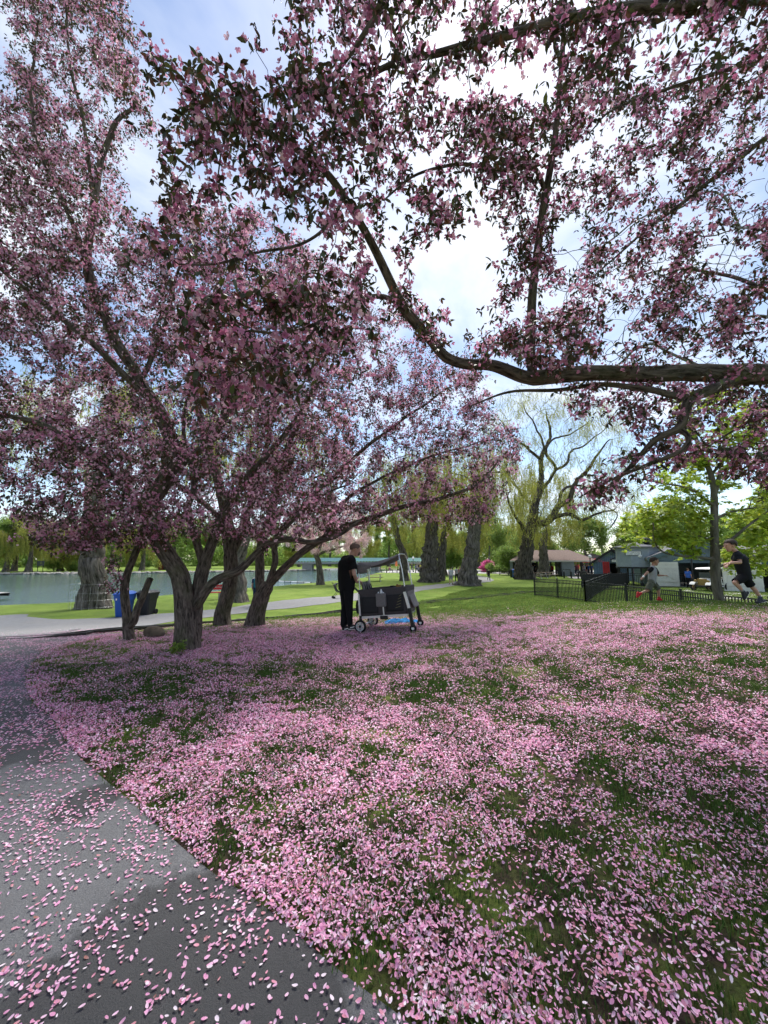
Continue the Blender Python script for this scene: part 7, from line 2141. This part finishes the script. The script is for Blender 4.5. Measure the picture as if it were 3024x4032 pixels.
def figure(J, s, face, label, skin, hairm, shirtm, legm, shoem, voxel=.009, sleeve=.62, leg_to=1.0, trouser=1.0, hair=(.06, .30, -.25), shirt_r=1.0, hands=True, group=None, hem=.0, sock=None, hs=1.05):
    """J: joints in world space (n = near side, f = far side)"""
    J = {k: Vector(v_) for k, v_ in J.items()}
    base = (J['toe_n'] + J['toe_f'])/2; base.z = terr(base.x, base.y); o0 = base
    t = thing('person', base, label, 'person', group)
    up = (J['head'] - J['neck']).normalized()*.35 + Vector((0, 0, 1))
    lat = (J['sh_f'] - J['sh_n']).normalized()
    m = MB()
    f, u_, l = head_parts(m, J['head'], face, up, s*hs)
    capsule(m, J['neck'] - up.normalized()*.02*s, .058*s, J['head'] - u_*.04*s - f*.015*s, .052*s)
    fw = lat.cross(Vector((0, 0, 1)))
    capsule(m, J['chest'] - lat*.06*s, .115*s, J['chest'] + lat*.06*s, .115*s, 16, .85, fw)
    capsule(m, J['chest'], .13*s, J['pelvis'], .12*s, 16, .8, fw)
    for q in 'nf':
        capsule(m, J['sh_'+q], .052*s, J['el_'+q], .040*s); capsule(m, J['el_'+q], .041*s, J['ha_'+q], .027*s)
        capsule(m, J['hip_'+q], .075*s, J['kn_'+q], .052*s)
        cf = J['kn_'+q]*.7 + J['an_'+q]*.3 - Vector(face).normalized()*.012*s
        capsule(m, J['kn_'+q], .050*s, cf, .053*s); capsule(m, cf, .053*s, J['an_'+q], .033*s); capsule(m, J['an_'+q], .034*s, J['toe_'+q], .026*s)
        d = (J['ha_'+q] - J['el_'+q]).normalized()
        if hands: hand(m, J['ha_'+q], J.get('hd_'+q, J['ha_'+q] + d) - J['ha_'+q], J.get('pn_'+q, Vector((0, 0, -1))), s, J.get('curl', Vector((.6, 0, 0))).x, 1 if q == 'n' else -1)
        else: capsule(m, J['ha_'+q], .03*s, J['ha_'+q] + d*.10*s, .026*s, 10, .6)
    put('body', fuse(m, voxel, 2), t, o0, skin)
    eyes(t, J['head'], f, u_, l, s*hs, o0)
    if hairm: put('hair', hair_cap(J['head'], f, u_, l, s*hs, *hair), t, o0, hairm)
    # shirt
    m = MB(); k = shirt_r; hems = []
    for q in 'nf':
        end = J['sh_'+q].lerp(J['el_'+q], sleeve)
        capsule(m, J['sh_'+q] - (J['sh_'+q]-J['neck'])*.1, .072*s*k, end, .062*s*k, 14); hems.append((end, (J['el_'+q]-J['sh_'+q]).normalized(), .066*s*k))
        capsule(m, J['sh_'+q], .075*s*k, J['neck'] - up.normalized()*.035*s, .062*s*k, 14)
    capsule(m, J['chest'] - lat*.085*s, .128*s*k, J['chest'] + lat*.085*s, .128*s*k, 16, .92, fw)
    low = J['pelvis'] + (J['pelvis'] - J['chest']).normalized()*(.03+hem)*s
    for sg in (-1, 1):
        capsule(m, J['chest'] + lat*sg*.07*s, .135*s*k, low + lat*sg*.075*s, .118*s*k, 16, .95, fw)
    capsule(m, J['chest'], .142*s*k, low, .124*s*k, 16, .95, fw)
    hems.append((low + (low-J['chest']).normalized()*.02*s, (low-J['chest']).normalized(), .26*s))
    put('shirt', fuse(m, voxel*1.1, 3, 'cloth', hems), t, o0, shirtm)
    # trousers or shorts
    m = MB(); k = trouser; hems = []
    capsule(m, J['hip_n'] + Vector((0, 0, .05*s)), .105*s, J['hip_f'] + Vector((0, 0, .05*s)), .105*s, 16)
    for q in 'nf':
        if leg_to >= 1:
            capsule(m, J['hip_'+q], .098*s*k, J['kn_'+q], .070*s*k); capsule(m, J['kn_'+q], .070*s*k, J['an_'+q] + Vector((0, 0, .02*s)), .054*s*k)
        else:
            capsule(m, J['hip_'+q], .098*s*k, J['hip_'+q].lerp(J['kn_'+q], leg_to/.5), .088*s*k)
            hems.append((J['hip_'+q].lerp(J['kn_'+q], leg_to/.5), (J['kn_'+q]-J['hip_'+q]).normalized(), .105*s*k))
    put('trousers' if leg_to >= 1 else 'shorts', fuse(m, voxel*1.1, 3, 'cloth', hems), t, o0, legm)
    for q in 'nf':
        m = MB(); d = J['toe_'+q] - J['an_'+q]
        heel = J.get('heel_'+q, J['an_'+q] + Vector((0, 0, -.055*s)))
        capsule(m, heel, .042*s, J['toe_'+q], .040*s, 12, .85); capsule(m, J['an_'+q], .046*s, heel*.6 + J['toe_'+q]*.4, .042*s, 12); capsule(m, J['an_'+q], .043*s, J['toe_'+q].lerp(J['an_'+q], .22), .038*s, 12)
        sh = put('shoe', fuse(m, .008, 2), t, o0, shoem)
        dn = (Vector((0, 0, -1)) if 'heel_'+q not in J else (heel - J['an_'+q]).normalized())
        m = MB(); capsule(m, heel + dn*.026*s - o0, .036*s, J['toe_'+q] + dn*.018*s - o0, .034*s, 12, .42, dn); m.obj('sole', M_WHITE if shoem.name != 'red_shoe' else shoem, sh, smooth=True)
        if sock:
            m = MB(); capsule(m, J['an_'+q] + (J['kn_'+q]-J['an_'+q]).normalized()*.01 - o0, .038*s, J['an_'+q].lerp(J['kn_'+q], .16) - o0, .040*s); m.obj('sock', sock, t, smooth=True)
    return t

def px_joints(tab, y0):
    return {k: at(v_[0], v_[1], y0 + (v_[2] if len(v_) > 2 else 0)) for k, v_ in tab.items()}
# ---- the man behind the wagon
yM_ = 8.0
J = px_joints({'head': (1398, 2165, .02), 'neck': (1381, 2192, .02), 'chest': (1365, 2228, .02), 'pelvis': (1364, 2302, .02), 'sh_n': (1383, 2207, -.17), 'sh_f': (1358, 2205, .20), 'el_n': (1395, 2262, -.19), 'el_f': (1366, 2262, .22),
               'ha_n': (1403, 2288, -.06), 'ha_f': (1396, 2288, .16), 'hip_n': (1372, 2312, -.08), 'hip_f': (1358, 2312, .10), 'kn_n': (1374, 2386, -.09), 'kn_f': (1358, 2384, .10), 'an_n': (1378, 2444, -.06), 'an_f': (1354, 2449, .0),
               'toe_n': (1399, 2456, -.10), 'toe_f': (1378, 2463, -.04)}, yM_)
dz = terr(J['an_f'].x, J['an_f'].y) - (min(J['toe_n'].z, J['toe_f'].z) - .045)
for k in ('an_n', 'an_f', 'toe_n', 'toe_f'): J[k].z += dz
J['hd_n'] = J['ha_n'] + Vector((.9, .1, -.15)); J['hd_f'] = J['ha_f'] + Vector((.9, -.1, -.15)); J['curl'] = Vector((1.15, 0, 0))
man = figure(J, 1.04, Vector((.90, .30, -.30)), 'person in black T-shirt and black jeans leaning over the wagon handle', M_SKIN, M_HAIRS, M_BSHIRT, M_BJEAN, mat('black_shoe', (.02, .018, .018), .6, .3), .0075, .66, 1.0, 1.14, (-.01, .52, -.75, .2), 1.24, hem=.06)
m = MB(); capsule(m, J['head'] + Vector((.055, .02, -.085)) - man.location, .043, J['head'] + Vector((.075, .02, -.075)) - man.location, .036); m.obj('beard', M_HAIRS, man, smooth=True)
for q in 'nf':
    p_ = (J['an_'+q]*.45 + J['toe_'+q]*.55) - man.location + Vector((0, -.046, -.012))
    MB().bar(p_ + Vector((-.05, 0, -.008)), p_ + Vector((.045, 0, .016)), .006, .016).obj('shoe_stripe', M_WHITE, man)

# ---- boy running to the left in black
yR = 8.3
J = px_joints({'head': (2875, 2149, .0), 'neck': (2900, 2172, .0), 'chest': (2915, 2203, 0), 'pelvis': (2931, 2262, 0), 'sh_n': (2908, 2188, -.13), 'sh_f': (2900, 2186, .14), 'el_n': (2914, 2214, -.19), 'el_f': (2884, 2212, .22),
               'ha_n': (2873, 2217, -.22), 'ha_f': (2866, 2224, .12), 'hip_n': (2930, 2270, -.07), 'hip_f': (2932, 2272, .08), 'kn_n': (2893, 2294, -.09), 'kn_f': (2960, 2310, .08), 'an_n': (2925, 2329, -.08), 'an_f': (2994, 2353, .06),
               'toe_n': (2930, 2356, -.08), 'toe_f': (2982, 2372, .03), 'heel_n': (2942, 2334, -.08), 'heel_f': (3008, 2366, .07)}, yR)
J['hd_n'] = J['ha_n'] + Vector((-1, 0, -.05)); J['pn_n'] = Vector((0, 0, -1))
boy1 = figure(J, .86, Vector((-1, .12, -.18)), 'person in loose black T-shirt and black shorts sprinting past the maple', M_SKIN, M_HAIRD, mat('black_jersey', (.013, .014, .018), .85, .2, noise_amt=.3, noise_scale=9), M_BJEAN, mat('dark_trainer', (.03, .032, .04), .6, .3), .0085, .72, .46, 1.08, (.16, .36, -.85, 1.6), 1.12, hem=.07, sock=mat('grey_sock', (.24, .24, .25), .9, .1), hs=1.22)
o0 = boy1.location
m = MB(); A, B, C, D_ = at(2940, 2185, yR), at(2952, 2200, yR+.02), at(2972, 2275, yR+.02), at(2935, 2282, yR)
for q in (-.09, .09):
    capsule(m, at(2925, 2205, yR+q), .07, at(2950, 2268, yR+q), .055, 12, .8)
capsule(m, at(2925, 2190, yR), .055, at(2946, 2200, yR), .022, 10)
put('shirt_tail', fuse(m, .01, 3), boy1, o0, MAT['black_jersey'])
# ---- smaller boy running to the right in grey
yL = 9.7
J = px_joints({'head': (2576, 2211, 0), 'neck': (2570, 2229, 0), 'chest': (2570, 2249, 0), 'pelvis': (2567, 2288, 0), 'sh_n': (2564, 2240, -.11), 'sh_f': (2577, 2240, .12), 'el_n': (2547, 2256, -.17), 'el_f': (2594, 2266, .18),
               'ha_n': (2532, 2271, -.20), 'ha_f': (2613, 2266, .16), 'hip_n': (2564, 2294, -.06), 'hip_f': (2572, 2295, .07), 'kn_n': (2551, 2325, -.07), 'kn_f': (2594, 2320, .07), 'an_n': (2523, 2336, -.07), 'an_f': (2594, 2352, .07),
               'toe_n': (2509, 2350, -.07), 'toe_f': (2604, 2362, .07), 'heel_n': (2512, 2334, -.07), 'heel_f': (2591, 2360, .07)}, yL)
M_BABY = mat('grey_tee', (.30, .31, .32), .9, .15, noise_amt=.15, noise_scale=12)
dz = terr(J['toe_f'].x, J['toe_f'].y) - (J['toe_f'].z - .03)
if dz > 0:
    for k in J: J[k] = J[k] + Vector((0, 0, dz*.6))
boy2 = figure(J, .70, Vector((1, -.15, -.08)), 'person in grey T-shirt with black sleeves and camouflage shorts running along the mound', M_SKINT, M_HAIRD, M_BABY, mat('camo_shorts', (.15, .16, .125), .9, .1, noise_scale=22, col2=(.05, .055, .04)), mat('red_shoe', (.48, .02, .03), .6, .3), .0075, .55, .47, 1.16, (.05, .42, -.75, .8), 1.02, hem=.03, hs=1.28)
m = MB()
for q in 'nf': capsule(m, J['sh_'+q] - boy2.location, .058, J['sh_'+q].lerp(J['el_'+q], .55) - boy2.location, .052)
m.obj('sleeves', M_BSHIRT, boy2, smooth=True)
m = MB(); w_ = J['el_n'].lerp(J['ha_n'], .88) - boy2.location; capsule(m, w_, .025, w_ + (J['ha_n']-J['el_n']).normalized()*.015, .025); m.obj('wristband', M_WHITE, boy2)

# ---- people further off: a few poses, each copied with its own clothes
def pose(kind):
    J = {'head': (0, .03, 1.60), 'neck': (0, 0, 1.45), 'chest': (0, 0, 1.27), 'pelvis': (0, 0, .95), 'sh_n': (-.18, 0, 1.39), 'sh_f': (.18, 0, 1.39), 'el_n': (-.23, -.03, 1.12), 'el_f': (.23, .03, 1.12), 'ha_n': (-.22, .06, .90), 'ha_f': (.22, .10, .90),
         'hip_n': (-.09, 0, .90), 'hip_f': (.09, 0, .90), 'kn_n': (-.10, .03, .49), 'kn_f': (.10, .02, .49), 'an_n': (-.10, -.02, .09), 'an_f': (.10, 0, .09), 'toe_n': (-.11, .14, .04), 'toe_f': (.12, .15, .04)}
    if kind == 'walk':
        J.update({'kn_n': (-.09, .17, .50), 'an_n': (-.09, .24, .10), 'toe_n': (-.09, .40, .05), 'kn_f': (.09, -.04, .48), 'an_f': (.09, -.30, .16), 'toe_f': (.09, -.20, .05), 'el_n': (-.22, -.12, 1.14), 'ha_n': (-.22, -.10, .92), 'el_f': (.22, .08, 1.14), 'ha_f': (.21, .24, .98)})
    if kind == 'sit':
        J = {k: (v_[0], v_[1], v_[2]-.42) for k, v_ in J.items()}
        J.update({'kn_n': (-.11, .42, .50), 'kn_f': (.11, .42, .50), 'an_n': (-.11, .42, .09), 'an_f': (.11, .42, .09), 'toe_n': (-.11, .56, .04), 'toe_f': (.11, .56, .04), 'ha_n': (-.14, .36, .80), 'ha_f': (.14, .36, .80), 'el_n': (-.22, .12, .74), 'el_f': (.22, .12, .74)})
    return J
PLACE = Vector((0.0, -200.0, 0))
def person_at(x, y, rz, kind, label, shirt, legs, hairc, shorts=False, scale=1.0, group=None, dz=0.0):
    key = (kind, shorts)
    if key not in _poses:
        J = {k: Vector(v_) for k, v_ in pose(kind).items()}
        z0 = terr(0, 0); J = {k: v_ + Vector((0, 0, z0)) for k, v_ in J.items()}
        _poses[key] = figure(J, .98, Vector((0, 1, 0)), 'x', M_SKIN, M_HAIRD, M_BABY, M_BJEAN, MAT['dark_trainer'], .020, .6, .46 if shorts else 1.0, 1.0, (.08, .40, -.60), 1.05, hands=False)
        src = _poses[key]; fresh = True
        b = Vector(src.location)
        for c in src.children: c.location = Vector(c.location) + Vector((b.x, b.y, 0))
    src = _poses[key]
    t = copy_tree(src)
    t.location = on(x, y, dz); t.rotation_euler = (0, 0, rz); t.scale = (scale,)*3
    tag(t, label, 'person', group)
    if 'group' in t and not group: del t['group']
    for c in t.children:
        n_ = c.name.split('.')[0]
        mm = {'shirt': shirt, 'trousers': legs, 'shorts': legs, 'hair': hairc}.get(n_)
        if mm:
            c.material_slots[0].link = 'OBJECT'; c.material_slots[0].material = mm
    return t
_poses = {}
def cl(name, c): return mat('cloth_'+name, c, .9, .15, noise_amt=.2, noise_scale=10)
C_W, C_N, C_B, C_Y, C_P, C_K, C_T, C_G, C_BR, C_RD = cl('white', (.62, .62, .60)), cl('navy', (.022, .030, .075)), cl('blue', (.05, .13, .42)), cl('yellow', (.60, .58, .10)), cl('pink', (.60, .20, .36)), cl('black', (.014, .014, .016)), cl('turquoise', (.12, .42, .50)), cl('grey', (.26, .27, .28)), cl('rose_brown', (.36, .19, .16)), cl('red', (.50, .04, .05))
H_B, H_K, H_F = cl('hair_brown', (.10, .055, .03)), cl('hair_black', (.018, .014, .012)), cl('hair_fair', (.36, .24, .12))
g = G(1008, 2392); t = person_at(g.x, g.y, R(20), 'stand', 'person in navy top and trousers with a backpack, between the crab apple trunks', C_N, C_N, H_K)
bp = MB().box((-.02, -.20, 1.22), (.30, .18, .42)).obj('backpack', mat('pack_teal', (.03, .14, .17), .8, .2), t, bevel=.04)
person_at(g.x-.25, g.y+.7, R(-10), 'stand', 'person in pale clothes half hidden behind the one with the backpack', C_W, C_W, H_B)
for (u, v, rz, k, lab, a, b_, h_, sh, sc) in (
        (1776, 2303, R(0), 'walk', 'person in white T-shirt and grey shorts walking away on the path', C_W, C_G, H_K, True, 1.0), (1799, 2291, R(0), 'walk', 'person in white top and black trousers walking beside the thick willow', C_W, C_K, H_K, False, .95),
        (1812, 2292, R(5), 'walk', 'person in rose brown dress top with long fair hair on the path', C_BR, C_BR, H_F, False, .97), (1818, 2285, R(5), 'walk', 'person in black walking ahead beside the thick willow', C_K, C_K, H_K, False, 1.0),
        (1925, 2286, R(180), 'walk', 'person in dark clothes walking alone at the bend of the path', C_K, C_N, H_K, False, .78)):
    q = G(u, v); person_at(q.x, q.y, rz, k, lab, a, b_, h_, sh, sc)
q = G(1412, 2296); person_at(q.x, q.y, R(60), 'walk', 'small person in turquoise top and pink trousers by the bank', C_T, C_P, H_K, False, .72)
cols = [C_W, C_N, C_K, C_B, C_Y, C_P, C_G, C_BR, C_RD, C_T]
nm = ['white', 'navy', 'black', 'blue', 'yellow', 'pink', 'grey', 'rose', 'red', 'turquoise']
for k, (u, y_, c) in enumerate(((1600, 78, 5), (1610, 80, 2), (1620, 77, 1), (1634, 72, 3), (1640, 76, 6), (1648, 80, 2), (1654, 74, 4), (1664, 78, 1), (1606, 74, 0))):
    person_at(X(u, y_), y_, random.uniform(0, 6.28), 'stand' if k % 2 else 'walk', 'person in %s top in the crowd near the globe lamp, %s' % (nm[c], ('left of the massive willow', 'in dark trousers', 'by the lawn edge')[k % 3]), cols[c], (C_K, C_N, C_G)[k % 3], (H_K, H_B, H_F)[k % 3], False, random.uniform(.9, 1.02), 'crowd near the globe lamp')
for k, (u, y_, c) in enumerate(((1737, 74, 2), (1744, 76, 1), (1749, 73, 2), (1770, 75, 0), (1778, 73, 0))):
    person_at(X(u, y_), y_, random.uniform(0, 6.28), 'walk', 'person in %s standing between the willow trunks beyond the lawn' % nm[c], cols[c], (C_K, C_G)[k % 2], H_K, False, random.uniform(.92, 1.05), 'group between the willows')
for k, (x_, c) in enumerate(((-.95, 0), (1.0, 5), (1.25, 0), (3.0, 0), (4.55, 8))):
    t = person_at(x_, 75+.15*k, R(-90 if k % 2 == 0 else 90), 'sit', 'person in %s top seated at a picnic table by the lake' % nm[c], cols[c], C_K, (H_K, H_B)[k % 2], False, 1.0, 'people seated by the lake')
for k, (u, y_, c) in enumerate(((2250, 62, 0), (2257, 66, 1), (2264, 61, 5), (2283, 63, 0), (2292, 62, 6), (2302, 64, 2), (2310, 61, 3), (2322, 63, 3), (2331, 62, 6), (2340, 64, 2), (2270, 68, 8))):
    person_at(X(u, y_), y_, random.uniform(0, 6.28), 'stand', 'person in %s top among the crowd under the red parasols' % nm[c], cols[c], (C_K, C_N, C_G)[k % 3], (H_K, H_B, H_F)[k % 3], False, random.uniform(.9, 1.05), 'crowd under the parasols')
for k, (u, y_, c) in enumerate(((2090, 60, 0), (2100, 61, 1), (2155, 61, 0), (2168, 60, 8), (2186, 60, 0))):
    person_at(X(u, y_), y_, random.uniform(0, 6.28), 'stand', 'person in %s top inside the pavilion' % nm[c], cols[c], C_K, H_K, False, 1.0, 'people in the pavilion')
q = on(X(2694, 33.2), 33.2); person_at(q.x, q.y, R(-70), 'stand', 'person in blue T-shirt working at the open shed door', C_B, C_K, H_B, False, 1.0)
t = person_at(0, 0, 0, 'sit', 'person in grey top sitting at the wheel of the white vintage car', C_G, C_K, H_K, False, .92)
t.rotation_euler = (0, 0, R(180+24-90)); t.location = car.matrix_basis @ Vector((-.28, -.05, .36))
for src in _poses.values():
    for c in list(src.children):
        for d in list(c.children): bpy.data.objects.remove(d)
        bpy.data.objects.remove(c)
    bpy.data.objects.remove(src)
print('objects', len(bpy.data.objects))
